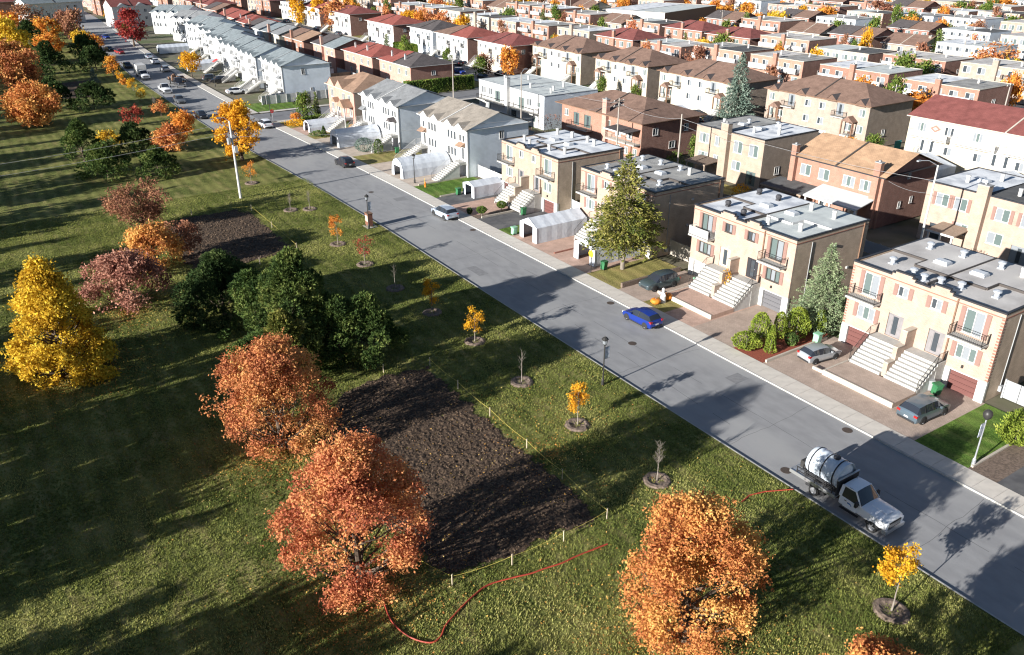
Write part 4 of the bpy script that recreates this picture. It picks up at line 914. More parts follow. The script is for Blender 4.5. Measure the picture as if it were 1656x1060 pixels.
# white houses at the far end of the park street
house('white_house', 'white house with grey roof closing the far left end of the street', 'house', (40, 402, .1), 0.25, dict(W=22, D=12, H=8.2, roof='gable', rise=2.4, wall='white_paint', side='white_paint', found=0, roofs=('shingle_bluegrey', 'shingle_bluegrey'), party='dark_trim',
    wins=W2((-8, -5, -1.5, 1.5, 5, 8), (6.3, 3.3), 1.2, 1.3, 'slide', 'glass_dark', False), doors=[(-3.2, 2.4, 1.1, 2.1), (3.2, 2.4, 1.1, 2.1)]))
house('white_house', 'white house with red-brown roof behind the dark red maple at the far left', 'house', (64, 372, .1), 0.1, dict(W=15, D=12, H=7.8, roof='gable', rise=2.6, wall='white_paint', side='white_paint', found=0, roofs=('shingle_maroon', 'shingle_maroon'), party='dark_trim',
    wins=W2((-5, -2, 2, 5), (6.0, 3.2), 1.1, 1.2, 'slide', 'glass_dark', False), dormers=(-3.5, 3.5), dormer=(2.2, 1.2), dormer_mat='shingle_grey'))
for x, y, a, rf, lb in ((70, 338, -50, 'shingle_bluegrey', 'white house with slate roof just right of the dark red maple'), (69.5, 310, -62, 'shingle_grey', 'white house with grey roof and tall gable at the bend of the row'), (67.5, 287, -75, 'shingle_bluegrey', 'white house with green-grey gable roof at the bend above the red awning')):
    house('white_house', lb, 'house', (x, y, .1), R_(a), dict(W=14.5, D=12, H=7.4, roof='gable', rise=2.4, wall='white_siding', side='bluegrey_siding', found=0, roofs=(rf, rf), party='white_paint',
          wins=W2((-5, -3.8, -1.6, 1.6, 3.8, 5), (5.9, 3.2), .8, 1.3, 'single', 'glass_dark', False), doors=[(-6.4, 2.4, 1.0, 2.1, 'white_paint')], dormers=(-5, -1.8, 1.8, 5), dormer=(1.2, .8), rwins=[(5, 5.6, .9, 1.2)]))
# long white commercial building
house('warehouse', 'long low white building with a grey sign panel amid the far rooftops', 'building', (226, 258, .1), RZ + .32, dict(W=28, D=44, H=6.5, roof='flat', wall='white_paint', side='brown_trim', found=0, roofs=('roof_white', 'roof_pale_green'), cap='offwhite',
    extra=[lambda root, S: put('sign_panel', MB().box(-3, 4, -.12, -.002, 3.4, 5.4), ['grey_trim'], root)]))

# ------------------------------------------------------------------ rows beyond: individual houses, a few kinds copied
def far_spec(kind):
    base = dict(found=0, rwins=[(6, 4.6, 1.2, 1.1)])
    wn = lambda w, n, z, g='glass_dark': [(-w / 2 + w * (i + .5) / n, z, 1.8, 1.5, 'slide', g) for i in range(n)]
    if kind == 'red_flat': return dict(base, W=16.5, D=12, H=7.4, roof='flat', wall='orange_brick', side='red_brick', roofs=('roof_white', 'roof_grey'), cap='offwhite', wins=wn(16.5, 5, 5.9) + wn(16.5, 4, 3.2, 'glass_curtain'), balcs=[(-4.5, 4.9, 6, 1.5, 'white_paint', 1), (4.5, 4.9, 6, 1.5, 'white_paint', 1)], chims=[(0, -.3, 1.1, .8, 8.4)], vents=[(-3, 5, 'pipe'), (4, 7, 'pipe')])
    if kind == 'white_flat': return dict(base, W=16, D=12, H=7.0, roof='flat', wall='white_paint', side='bluegrey_siding', roofs=('roof_white', 'roof_pale_green'), cap='grey_trim', wins=wn(16, 6, 5.5) + wn(16, 5, 2.8), balcs=[(0, 4.4, 14, 1.3, 'white_paint', 1)], vents=[(-3, 5, 'pipe'), (4, 7, 'pipe'), (1, 3, 'pipe')])
    if kind == 'beige_flat': return dict(base, W=16.5, D=12, H=7.2, roof='flat', wall='pale_brick', side='beige_brick', roofs=('roof_grey', 'roof_white'), cap='offwhite', wins=wn(16.5, 5, 5.8) + wn(16.5, 4, 2.9), balcs=[(4, 4.7, 5, 1.2, 'iron')], chims=[(-.4, -.3, 1.2, .8, 8.5)], vents=[(-4, 6, 'pipe'), (3, 4, 'pipe')])
    if kind == 'pink_flat': return dict(base, W=16, D=12, H=6.8, roof='flat', wall='pink_brick', side='red_brick', roofs=('roof_white', 'roof_white'), cap='offwhite', wins=wn(16, 6, 5.3, 'glass_curtain') + wn(16, 5, 2.4), doors=[(0, .2, 1.4, 2.1, 'white_paint')], vents=[(2, 5, 'pipe')])
    if kind == 'brown_hip': return dict(base, W=16.5, D=12, H=6.8, roof='hip', rise=2.2, over=.6, wall='orange_brick', side='red_brick', roofs=('shingle_maroon', 'shingle_maroon'), party='dark_trim', wins=wn(16.5, 5, 5.3, 'glass_curtain') + wn(16.5, 4, 2.5), chims=[(0, -.3, .9, .7, 8.6)])
    if kind == 'cream_gable': return dict(base, W=12, D=12, H=5.6, roof='gable', rise=2.6, over=.5, wall='pale_brick', side='cream_wall', roofs=('shingle_brown', 'shingle_brown'), party='offwhite', wins=wn(12, 3, 4.2) + wn(12, 3, 1.8), chims=[(5.6, 5, .8, 1.0, 8.2)])
    if kind == 'dark_gable': return dict(base, W=15, D=12, H=6.2, roof='gable', rise=2.2, over=.5, wall='red_brick', side='red_brick', roofs=('shingle_dark', 'shingle_brown'), party='dark_trim', wins=wn(15, 5, 4.9, 'glass_curtain') + wn(15, 4, 2.2))
DESC = {'red_flat': ('orange_brick_house', 'orange brick block with flat roof and white balconies'), 'white_flat': ('white_flat_house', 'flat-roofed white block with a long balcony'), 'beige_flat': ('beige_flat_house', 'beige brick block with flat roof and chimney'),
        'pink_flat': ('pink_flat_house', 'pink brick block with flat roof'), 'brown_hip': ('hip_roof_house', 'brick house with maroon hip roof'), 'cream_gable': ('gabled_house', 'cream house with brown gable roof'), 'dark_gable': ('dark_roof_house', 'red brick house with dark gable roof')}
ORD = ['first', 'second', 'third', 'fourth', 'fifth', 'sixth', 'seventh', 'eighth', 'ninth', 'tenth', 'eleventh', 'twelfth', 'thirteenth', 'fourteenth', 'fifteenth', 'sixteenth', 'seventeenth', 'eighteenth', 'nineteenth', 'twentieth', 'twenty-first', 'twenty-second', 'twenty-third', 'twenty-fourth', 'twenty-fifth', 'twenty-sixth', 'twenty-seventh', 'twenty-eighth', 'twenty-ninth', 'thirtieth'] + ['thirty-' + v for v in ('first', 'second', 'third', 'fourth', 'fifth', 'sixth', 'seventh', 'eighth', 'ninth')] + ['fortieth'] + ['forty-' + v for v in ('first', 'second', 'third', 'fourth', 'fifth', 'sixth', 'seventh', 'eighth', 'ninth')]
ROW_KINDS = [['red_flat', 'red_flat', 'pink_flat', 'beige_flat', 'brown_hip', 'red_flat'], ['beige_flat', 'red_flat', 'cream_gable', 'brown_hip', 'red_flat', 'beige_flat', 'pink_flat'], ['cream_gable', 'dark_gable', 'cream_gable', 'dark_gable', 'white_flat', 'red_flat'],
             ['white_flat', 'pink_flat', 'dark_gable', 'red_flat', 'red_flat'], ['pink_flat', 'pink_flat', 'white_flat', 'red_flat'], ['pink_flat', 'white_flat', 'pink_flat', 'red_flat', 'dark_gable']]
VAR = {}
def vary(root, k, rs):
    """roof felts and brick batches differ from house to house"""
    if not VAR:
        for n_, a, b, c in (('orange_b', (.42, .21, .145), (.36, .17, .115), (.4, .3, .25)), ('orange_c', (.30, .135, .095), (.25, .105, .07), (.32, .25, .2)), ('beige_b', (.46, .375, .31), (.40, .32, .265), (.48, .42, .37)), ('beige_c', (.33, .25, .195), (.28, .21, .165), (.36, .3, .26)), ('pink_b', (.40, .22, .175), (.34, .185, .145), (.42, .33, .29)), ('pink_c', (.52, .34, .28), (.46, .295, .24), (.52, .42, .37))): VAR[n_] = brick_mat(n_, a, b, c)
    opts = {'red_flat': ('orange_b', 'orange_c'), 'beige_flat': ('beige_b', 'beige_c'), 'pink_flat': ('pink_b', 'pink_c')}.get(k); wm = VAR[rs.choice(opts)] if opts and rs.random() < .7 else None
    rm = [M[rs.choice(['roof_white', 'roof_grey', 'roof_pale_green', 'roof_tan', 'roof_dark'])] for _ in range(2)]; j = 0
    for c in root.children:
        n_ = c.name.split('.')[0]
        if n_ == 'wall' and wm and len(c.material_slots) == 1 and 'red_brick' not in c.material_slots[0].material.name: c.material_slots[0].link = 'OBJECT'; c.material_slots[0].material = wm
        if n_ == 'roof' and 'flat' in k: c.material_slots[0].link = 'OBJECT'; c.material_slots[0].material = rm[j % 2]; j += 1
PROTO = {}; rr2 = random.Random(21); HOUSES = []
rowsx = [162.5 + 33.5 * i for i in range(13)]
for ri, rx in enumerate(rowsx):
    n = 0; y = 24.0 + (ri * 7) % 11
    while y < 560:
        ks = ROW_KINDS[min(ri, 5)] if ri else (['red_flat', 'red_flat', 'beige_flat', 'red_flat', 'brown_hip', 'pink_flat', 'beige_flat'])
        k = ks[rr2.randrange(len(ks))]
        if ri == 0: k = {4: 'red_flat', 5: 'red_flat', 3: 'red_flat', 6: 'red_flat', 7: 'brown_hip', 8: 'beige_flat', 9: 'red_flat'}.get(n + 2, k)
        if ri == 1: k = {0: 'beige_flat'}.get(n, k)
        x = rx + rr2.uniform(-.8, .8)
        w = far_spec(k)['W']; yc = y + w / 2; y += w + rr2.uniform(2.6, 4.4) + (9 if rr2.random() < .06 else 0)
        if 205 < x < 275 and 228 < yc < 282: continue
        if not in_view(x, yc, 7, 20): continue
        lb = '%s, %s along the %s row of roofs' % (DESC[k][1], ORD[min(n, 26)], ORD[ri + 3]); n += 1
        key = (k, 0)
        if k not in PROTO:
            r = house(DESC[k][0], lb, 'house', (x, yc, .1), RZ, far_spec(k), DESC[k][1] + 's of the far rows'); PROTO[k] = (r, snapshot(r))
        else:
            r = dup(PROTO[k][0], (x, yc, .1), RZ + rr2.uniform(-.015, .015), lb, tree=PROTO[k][1], scale=(rr2.uniform(.94, 1.05), 1, rr2.uniform(.92, 1.08))); vary(r, k, rr2)
        HOUSES.append((x, yc))
# houses filling the far bend of the row and the blocks beyond it
rr3 = random.Random(77); idx_ = {}
FILL = [('first', 92, 352, 560), ('second', 124, 358, 560), ('third', 60, 430, 600), ('fourth', 20, 440, 620), ('fifth', -15, 430, 620)]
for nm, x, y0, y1 in FILL:
    y = y0; n = 0
    while y < y1:
        k = rr3.choice(['brown_hip', 'white_flat', 'dark_gable', 'pink_flat', 'brown_hip', 'cream_gable']); w = 16.5; yc = y + 8; y += 21 + rr3.uniform(0, 5)
        if not in_view(x, yc, 5, 30): continue
        dup(PROTO[k][0], (x + rr3.uniform(-2, 2), yc, .1), RZ + .08, '%s, %s up the %s line beyond the bend' % (DESC[k][1], ORD[min(n, 26)], nm), tree=PROTO[k][1]); n += 1; HOUSES.append((x, yc))
# ------------------------------------------------------------------ trees
def unit(a): return a / np.maximum(np.linalg.norm(a, axis=-1, keepdims=True), 1e-9)
def leaf_quads(C, N, size, aspect=.62, jitter=.9, fold=True):
    """one rhombic leaf per centre C, facing roughly along N; size (n,)"""
    n = len(C); nn = unit(N + NR.normal(0, jitter, (n, 3))); t = unit(np.cross(nn, NR.normal(0, 1, (n, 3)))); u = np.cross(nn, t)
    s = size[:, None]
    return np.stack([C - t * s, C + u * s * aspect, C + t * s, C - u * s * aspect], 1).reshape(-1, 3)
def quads(n): return np.arange(4 * n).reshape(-1, 4)

def crown_blobs(R, h, z0, shape, nb, rs, fine=False):
    """centres and radii of the boughs that make up an uneven crown"""
    B = []
    for i in range(nb):
        t = rs.random() ** 1.25 if shape == 'pyr' else rs.random()
        a = rs.uniform(0, 2 * math.pi) if i % 3 else i * 2.4
        if shape == 'oak': r = R * math.sin(math.pi * (t * .80 + .12)) ** .7
        elif shape == 'pyr': r = R * (1 - t) ** .62
        elif shape == 'column': r = R * (math.sin(math.pi * (t * .8 + .12)) ** .5)
        elif shape == 'mound': r = R * math.cos(t * math.pi / 2) ** .55
        elif shape == 'vase': r = R * (.35 + .75 * t) * (1.0 if t < .85 else .7)
        else: r = R * math.sin(math.pi * (t * .82 + .1)) ** .6
        rb = R * rs.uniform(.22, .36) * (1 - .45 * t if shape == 'pyr' else 1)
        rad = max(0, r - rb * .7) * rs.uniform(.65, 1.05)
        if fine:
            rb *= (.85 if i % 3 else .6) * (.72 if shape == 'pyr' else 1); rad = max(0, r - rb * .6) * (rs.uniform(.82, 1.14) if i % 5 < 3 else rs.uniform(.0, .8))
            if rad < r * .62: t = 1 - (1 - t) * .45
        B.append((rad * math.cos(a), rad * math.sin(a), z0 + h * t * .93 + rb * .3 + (rs.uniform(-.05, .09) * h if fine else 0), rb))
    return B
def make_crown(R, h, z0, shape, nb, n_leaf, size, seed, m, clump=7, spread=.5, dense=1.0, flat=.75):
    rs = random.Random(seed); B = crown_blobs(R, h, z0, shape, nb, rs, n_leaf > 11000)
    W = np.array([b[3] ** 2 for b in B]); W /= W.sum(); nt = max(1, n_leaf // clump)
    idx = NR.choice(len(B), nt, p=W); c = np.array([b[:3] for b in B])[idx]; r = np.array([b[3] for b in B])[idx]
    d = unit(NR.normal(0, 1, (nt, 3)) + unit(c * [1, 1, .5] - [0, 0, z0]) * .55 + np.array([0, 0, .3])); d[:, 2] *= flat
    keep_ = None; tw = c + d * (r * np.where(NR.rand(nt) < .07, NR.uniform(1.1, 1.45, nt), np.abs(NR.normal(.9, .17, nt))))[:, None]
    if n_leaf > 11000:      # coherent gaps through the crown
        g_ = np.array([mnoise.noise(Vector((p[0] * .95 + seed, p[1] * .95, p[2] * 1.15))) + .5 * mnoise.noise(Vector((p[0] * 2.3, p[1] * 2.3 + seed, p[2] * 2.3))) for p in tw]); kp = g_ < .20; tw, d = tw[kp], d[kp]; nt = len(tw)
    C = (tw[:, None, :] + NR.normal(0, 1, (nt, clump, 3)) * (size * 1.5)).reshape(-1, 3); Nn = np.repeat(d, clump, 0)
    keep = C[:, 2] > z0 * .55 + .1; C, Nn = C[keep], Nn[keep]
    S = size * NR.uniform(.6, 1.25, len(C))
    return leaf_quads(C, Nn * spread, S), B
def make_trunk(mb, h, r, B, base_h, rs, n=8, m=0, lean=(0, 0)):
    """tapered, slightly crooked stem with limbs to the boughs"""
    pts = []; k = 6
    for i in range(k + 1):
        t = i / k; pts.append(Vector((lean[0] * t + rs.uniform(-.04, .04) * h * .12, lean[1] * t + rs.uniform(-.04, .04) * h * .12, h * t)))
    pts[0] = Vector((0, 0, -.05))
    for i in range(k):
        ra, rb = r * (1 - .8 * i / k) * (1.35 if i == 0 else 1), r * (1 - .8 * (i + 1) / k); mb.tube(pts[i], pts[i + 1], ra, rb, n, m, False)
    for b in B:
        t = min(.95, max(base_h / h, (b[2] - b[3] * 1.6 - math.hypot(b[0], b[1]) * .55) / h)); p = pts[0].lerp(pts[-1], t)
        q = Vector(b[:3]); mid = p.lerp(q, .5) + Vector((0, 0, -.08 * (q - p).length)); rr = r * .38 * (1 - .5 * t)
        mb.tube(p, mid, rr, rr * .6, 5, m, False); mb.tube(mid, q, rr * .6, rr * .15, 5, m, False)
def tree(name, label, cat, x, y, h, R, shape, m, n_leaf, size, seed, clear=.22, nb=26, bark='bark', tr=None, group=None, z=.11, clump=7, flat=.75, sun=None):
    rs = random.Random(seed); root = thing(name, label, cat, (x, y, z), 0, group)
    z0 = h * clear; V, B = make_crown(R, h * (1 - clear) * .95, z0, shape, nb, n_leaf, size, seed, m, clump, flat=flat)
    mb = MB(); make_trunk(mb, h * .82, tr or h * .028, B, z0 * .8, rs); put('trunk', mb, [bark], root)
    link('crown', np_mesh('crown', V, quads(len(V) // 4), m), root); return root
# big oaks of the foreground
tree('oak_tree', 'large salmon-red oak left of the dark soil bed, below the pine bushes', 'tree', 13.6, 52.2, 8.2, 4.3, 'oak', 'leaf_oak', 56000, .09, 11, .04, 92)
tree('oak_tree', 'large red-orange oak with the red hose at its foot', 'tree', 12.6, 35.4, 10.0, 3.8, 'oak', 'leaf_oak', 66000, .085, 12, .05, 104)
tree('oak_tree', 'big light orange oak between the bed and the tank truck', 'tree', 25.7, 22.1, 9.0, 3.5, 'oak', 'leaf_oak2', 70000, .08, 13, .04, 108)
tree('oak_tree', 'orange oak whose top just enters at the bottom edge', 'tree', 28.0, 12.4, 5.9, 2.9, 'oak', 'leaf_oak2', 44000, .085, 14, .05, 76)
tree('linden_tree', 'golden yellow pyramid-shaped tree at the left edge', 'tree', 1.6, 73.6, 10.9, 4.0, 'pyr', 'leaf_yellow', 52000, .13, 15, .0, 260)
tree('oak_tree', 'round pinkish-red oak right of the yellow pyramid tree', 'tree', 8.9, 85.4, 5.2, 4.0, 'oak', 'leaf_pinkoak', 16000, .14, 16, .03, 64)
tree('oak_tree', 'bright orange low oak at the corner of the far soil bed', 'tree', 13.6, 94.2, 5.0, 3.2, 'oak', 'leaf_oak2', 13000, .14, 17, .03, 56)
tree('oak_tree', 'thin brownish oak losing its leaves left of the far soil bed', 'tree', 15.3, 110.2, 4.9, 4.5, 'vase', 'leaf_brown', 8500, .13, 18, .2, 30)
tree('oak_tree', 'sparse dark brown oak standing on the edge of the far soil bed', 'tree', 16.9, 97.0, 4.4, 2.6, 'oak', 'leaf_brown', 2600, .14, 19, .2, 22)
# pines and broad evergreen bushes
def pine(label, x, y, h, R, n_tuft, seed, m='needle_mid', nb=26, group='broad bushy pines in the park', size=.30, name='pine_tree', shape='mound'):
    rs = random.Random(seed); root = thing(name, label, 'pine tree', (x, y, .11), 0, group); n_tuft = int(n_tuft * 1.1)
    B = crown_blobs(R, h * .86, .04 * h, shape, int(nb * 1.8), rs, True); W = np.array([b[3] ** 2 for b in B]); W /= W.sum()
    idx = NR.choice(len(B), n_tuft, p=W); c = np.array([b[:3] for b in B])[idx]; r = np.array([b[3] for b in B])[idx]
    d = unit(NR.normal(0, 1, (n_tuft, 3)) + np.array([0, 0, .35])); p = c + d * (r * NR.uniform(.7, 1.05, n_tuft))[:, None]; p[:, 2] = np.maximum(p[:, 2], .15)
    k = 9; dirs = unit(d[:, None, :] * .9 + np.array([0, 0, .5]) + NR.normal(0, .55, (n_tuft, k, 3))); L = size * NR.uniform(.6, 1.2, (n_tuft, k, 1))
    side = unit(np.cross(dirs, NR.normal(0, 1, (n_tuft, k, 3)))) * L * .13; a = np.repeat(p[:, None, :], k, 1)
    V = np.stack([a - side * .6, a + dirs * L * .5 + side, a + dirs * L, a + dirs * L * .5 - side], 2).reshape(-1, 3)
    mb = MB(); make_trunk(mb, h * .75, h * .03, B[:16], h * .15, rs); put('trunk', mb, ['bark'], root)
    link('crown', np_mesh('crown', V, quads(len(V) // 4), m), root); return root
pine('tall rounded pine in the middle of the pine group, lit on its left', 19.6, 64.8, 10.6, 4.0, 7800, 31, 'needle_mid', 34, size=.3)
pine('lower bushy pine spreading to the left of the tall one', 16.6, 77.8, 5.8, 4.6, 6000, 32, 'needle_dark', 30)
pine('dark spreading pine on the right flank of the tall one', 24.4, 61.8, 5.8, 3.7, 5200, 33, 'needle_mid', 26)
pine('yellow-tinged pine skirt in front of the tall one above the red oak', 17.6, 61.6, 6.0, 3.2, 3800, 34, 'needle_larch', 22)
pine('dark pine lobe behind the tall rounded one', 17.9, 71.3, 6.6, 3.1, 3000, 131, 'needle_mid', 22)
pine('ragged pine lobe right of the yellow-tinged skirt', 22.6, 62.6, 6.0, 3.0, 3000, 132, 'needle_mid', 22)
pine('low ragged pine lobe at the front foot of the group', 15.6, 64.4, 3.6, 2.6, 2200, 133, 'needle_mid', 20)
pine('small dark pine joining the left bush to the tall one', 20.2, 74.6, 5.0, 2.6, 2200, 35, 'needle_dark', 18)
pine('pale green upright bush, leftmost of the evergreen cluster', 14.3, 152.6, 6.8, 3.0, 1500, 36, 'needle_mid', 22, size=.4)
pine('dark bush at the back of the evergreen cluster behind the small yellow tree', 22.6, 154.0, 5.0, 3.3, 1500, 37, 'needle_dark', 20, size=.4)
pine('wide round bush at the front left of the evergreen cluster', 15.8, 139.2, 4.9, 4.1, 1900, 38, 'needle_mid', 24, size=.38)
pine('round bush at the front right of the evergreen cluster', 22.6, 135.4, 4.5, 3.0, 1500, 39, 'needle_mid', 20, size=.38)
pine('dark evergreen behind the round orange maple', 15.5, 202, 6.6, 4.2, 1500, 40, 'needle_dark', 22, size=.5)
pine('wide black-green bush right of the round orange maple', 23.1, 200, 5.0, 4.4, 1500, 41, 'needle_dark', 22, size=.5)
pine('dark evergreen before the yellow crowns at the upper left', 20.8, 254, 7.6, 5.2, 1300, 42, 'needle_dark', 22, size=.6)
pine('dark low evergreen beside the small blue spruce', 32.4, 259, 5.2, 4.8, 1100, 43, 'needle_dark', 20, size=.6)
pine('tall dark evergreen behind the orange crowns at the upper left', 22.2, 320, 8.2, 5.2, 1000, 44, 'needle_dark', 20, size=.7)
pine('tall dark evergreen at the far side of the street end', 33.5, 283, 6.5, 4.6, 900, 45, 'needle_dark', 20, size=.7)

def conifer(name, label, x, y, h, R, tiers, per, seed, m, clear=.08, droop=.25, size=.3, cat='conifer', z=.11, dens=26, gap=0.0, bark='bark_grey', tr=None):
    """whorls of drooping branches clothed with sprays"""
    rs = random.Random(seed); root = thing(name, label, cat, (x, y, z)); mb = MB()
    mb.tube((0, 0, -.05), (0, 0, h * .5), tr or h * .02, h * .012, 9, 0, False).tube((0, 0, h * .5), (0, 0, h * .98), h * .012, .02, 6, 0, False)
    P, D, S = [], [], []
    for i in range(tiers):
        t = i / (tiers - 1); zz = h * (clear + (1 - clear) * .97 * t); rl = R * (1 - t) ** .85 * rs.uniform(.85, 1.1) + .12
        nb_ = max(4, int(per * (1 - .55 * t)))
        for b in range(nb_):
            a = 2 * math.pi * (b + rs.random() * .7) / nb_ + i * 1.3; L = rl * rs.uniform(.72, 1.12)
            if rs.random() < gap: continue
            tip = Vector((math.cos(a) * L, math.sin(a) * L, -droop * L + .12 * L)); p0 = Vector((0, 0, zz))
            if L > .9: mb.tube(p0, p0 + tip * .9, .02 + h * .002, .008, 4, 0, False)
            ns = max(3, int(dens * L / R)); 
            for q in range(ns):
                u = (q + rs.random()) / ns; u = u ** .7; w = .33 * L * (1 - u * .6)
                side = Vector((-math.sin(a), math.cos(a), 0)) * rs.gauss(0, w * .6)
                P.append(p0 + tip * u + side + Vector((0, 0, -droop * .25 * L * u * u + rs.gauss(0, .06)))); D.append((math.cos(a) * .8 + side.x * .5, math.sin(a) * .8 + side.y * .5, rs.uniform(-.35, .35))); S.append(size * rs.uniform(.6, 1.2))
    P = np.array([tuple(p) for p in P]); D = unit(np.array(D)); S = np.array(S); n = len(P); k = 5
    dirs = unit(D[:, None, :] + NR.normal(0, .5, (n, k, 3))); L = S[:, None, None] * NR.uniform(.6, 1.2, (n, k, 1)); sdv = unit(np.cross(dirs, NR.normal(0, 1, (n, k, 3)))) * L * .22
    a = P[:, None, :] + NR.normal(0, size * .35, (n, k, 3))
    V = np.stack([a, a + dirs * L * .5 + sdv, a + dirs * L, a + dirs * L * .5 - sdv], 2).reshape(-1, 3)
    put('trunk', mb, [bark], root); link('crown', np_mesh('crown', V, quads(len(V) // 4), m), root); return root
conifer('larch_tree', 'tall yellowing conifer with bare lower trunk in front of the grey-roofed duplex', 58.2, 65.6, 13.4, 4.8, 28, 10, 51, 'needle_larch', .24, .2, .38, dens=34, gap=.05, tr=.27)
conifer('cedar_tree', 'dense sage-green cone-shaped conifer between the two nearest brick duplexes', 64.6, 43.6, 8.6, 3.0, 34, 14, 52, 'needle_sage', .03, .05, .22, dens=26)
conifer('blue_spruce', 'tall blue-green spruce in front of the cream brick houses', 132.0, 118.0, 14.0, 4.0, 26, 12, 53, 'needle_blue', .05, .2, .5, dens=18) .location = (124.5, 110.2, .11)
conifer('blue_spruce', 'tiny blue spruce standing alone at the far edge of the park', 28.6, 236.5, 3.4, 1.1, 12, 7, 54, 'needle_blue', .05, .2, .35, dens=8)

# young street trees in their earth rings, one line along the kerb
def ring(x, y, label, r=.82):
    mb = MB().lathe([(r + .22, .0), (r + .1, .11), (r - .12, .15), (r - .32, .07), (r - .5, .03), (.001, .03)], n=22)
    for i, v in enumerate(mb.v): mb.v[i] = (v[0] + RNG.uniform(-.04, .04), v[1] + RNG.uniform(-.04, .04), v[2] + (RNG.uniform(-.02, .03) if v[2] > .01 else 0))
    tag(put('earth_ring', mb, ['mulch_brown'], None, (x, y, .11)), label, 'earth ring', 'earth rings round the young trees')
def young(x, y, h, R, m, label, n=1500, seed=0, leaf=.085, shape='column', ringed=True, clear=.34, nb=14, sc=1.0, name='young_tree'):
    t = tree(name, label, 'young tree', x, y, h, R, shape, m, n, leaf, seed, clear, nb, 'bark_grey', .05, 'young trees in a line along the kerb', clump=6)
    if ringed: ring(x, y, 'earth ring round the ' + ' '.join(label.split(',')[0].split()[:12]))
def bare(x, y, h, label, seed, ringed=True, twigs=34, R=.75):
    rs = random.Random(seed); root = thing('bare_young_tree', label, 'young tree', (x, y, .11), 0, 'young trees in a line along the kerb')
    mb = MB().tube((0, 0, -.05), (0, 0, h * .55), .045, .03, 7, 0, False).tube((0, 0, h * .55), (.03, .02, h * .95), .03, .008, 6, 0, False); put('trunk', mb, ['bark_grey'], root)
    b = MB()
    for i in range(twigs):
        a = rs.uniform(0, 6.28); z = h * rs.uniform(.34, .85); L = R * rs.uniform(.5, 1.1) * (1.15 - z / h * .6); p = Vector((0, 0, z)); q = p + Vector((math.cos(a) * L * .6, math.sin(a) * L * .6, L * rs.uniform(.7, 1.2))); b.tube(p, q, .012, .005, 4, 0, False)
        for j in range(3):
            s = p.lerp(q, rs.uniform(.3, .8)); b.tube(s, s + Vector((rs.uniform(-.25, .25), rs.uniform(-.25, .25), rs.uniform(.15, .35))), .006, .003, 3, 0, False)
    put('branches', b, ['bark_grey'], root)
    if ringed: ring(x, y, 'earth ring round the ' + ' '.join(label.split(',')[0].split()[:12]))
young(37.1, 17.1, 4.9, 1.05, 'leaf_gold', 'yellow young tree at the lower right, near the kerb below the truck', 2600, 61)
bare(34.3, 33.6, 3.5, 'leafless young tree above the big light orange oak, twigs pale', 62)
young(34.0, 42.4, 3.7, .72, 'leaf_gold', 'slim yellow young tree left of the nearest black lamp post', 1300, 63)
bare(34.1, 50.4, 3.0, 'leafless dark young tree standing in the shade before the lamp post', 64, twigs=10)
young(34.7, 59.2, 3.6, .9, 'leaf_gold', 'thin golden-orange young tree half in shade', 900, 65)
young(34.4, 67.1, 3.8, .8, 'leaf_gold', 'ragged bright yellow young tree against the dark shadow', 1500, 66, clear=.3)
bare(34.0, 74.8, 2.9, 'leafless stick of a young tree deep in shade behind the pines', 67, twigs=5)
young(34.2, 83.1, 3.2, 1.15, 'leaf_red', 'sparse dark red young tree behind the pine group', 420, 68, shape='vase')
young(34.2, 91.2, 3.9, .85, 'leaf_orange', 'slender orange young tree near the brown kiosk', 900, 69)
bare(36.4, 106.6, 2.7, 'small leafless young tree in sun beyond the orange one', 70)
bare(34.0, 107.6, 2.4, 'small leafless young tree by the rope of the far soil bed', 71)
young(33.6, 123.9, 3.5, 1.0, 'leaf_orange', 'small orange young tree behind the white utility pole', 700, 72)
tree('maple_tree', 'tall egg-shaped orange-yellow maple behind the white utility pole', 'tree', 36.6, 138.5, 9.2, 3.3, 'column', 'leaf_gold', 15000, .19, 73, .10, 64)
tree('maple_tree', 'round fiery orange maple next to the evergreen cluster', 'tree', 28.2, 151, 3.9, 2.8, 'round', 'leaf_oak2', 3200, .2, 74, .12, 18)
tree('maple_tree', 'yellow-orange maple just behind the fiery orange one', 'tree', 33.0, 162.5, 4.1, 3.0, 'vase', 'leaf_orange', 2600, .2, 75, .15, 18)
tree('small_tree', 'little yellow tree wedged between the evergreen bushes', 'tree', 19.4, 158, 3.6, 1.9, 'round', 'leaf_yellow', 1000, .2, 76, .15, 12)
tree('small_tree', 'small red-leaved tree at the back of the evergreen cluster', 'tree', 26.6, 177, 3.4, 2.1, 'round', 'leaf_red', 900, .2, 77, .2, 12)
tree('maple_tree', 'big round orange maple at the left edge above the shadow stripes', 'tree', 10.8, 187, 7.4, 5.2, 'round', 'leaf_oak2', 9000, .26, 78, .12, 34)
tree('maple_tree', 'huge rusty orange maple at the left edge', 'tree', 11.8, 238, 10.2, 6.2, 'round', 'leaf_oak', 8000, .33, 79, .1, 36)
tree('maple_tree', 'broad yellow maple behind the rusty orange one', 'tree', 13, 279, 11.5, 6.5, 'round', 'leaf_yellow', 6000, .42, 80, .1, 34)
tree('small_tree', 'small flame-orange tree at the kerb near the white truck', 'tree', 34.8, 247, 4.8, 1.7, 'column', 'leaf_orange', 900, .22, 81, .1, 12)
tree('small_tree', 'small reddish-orange tree at the kerb, nearest of the far line', 'tree', 33.4, 184, 2.9, 1.6, 'round', 'leaf_oak2', 700, .2, 82, .3, 10)
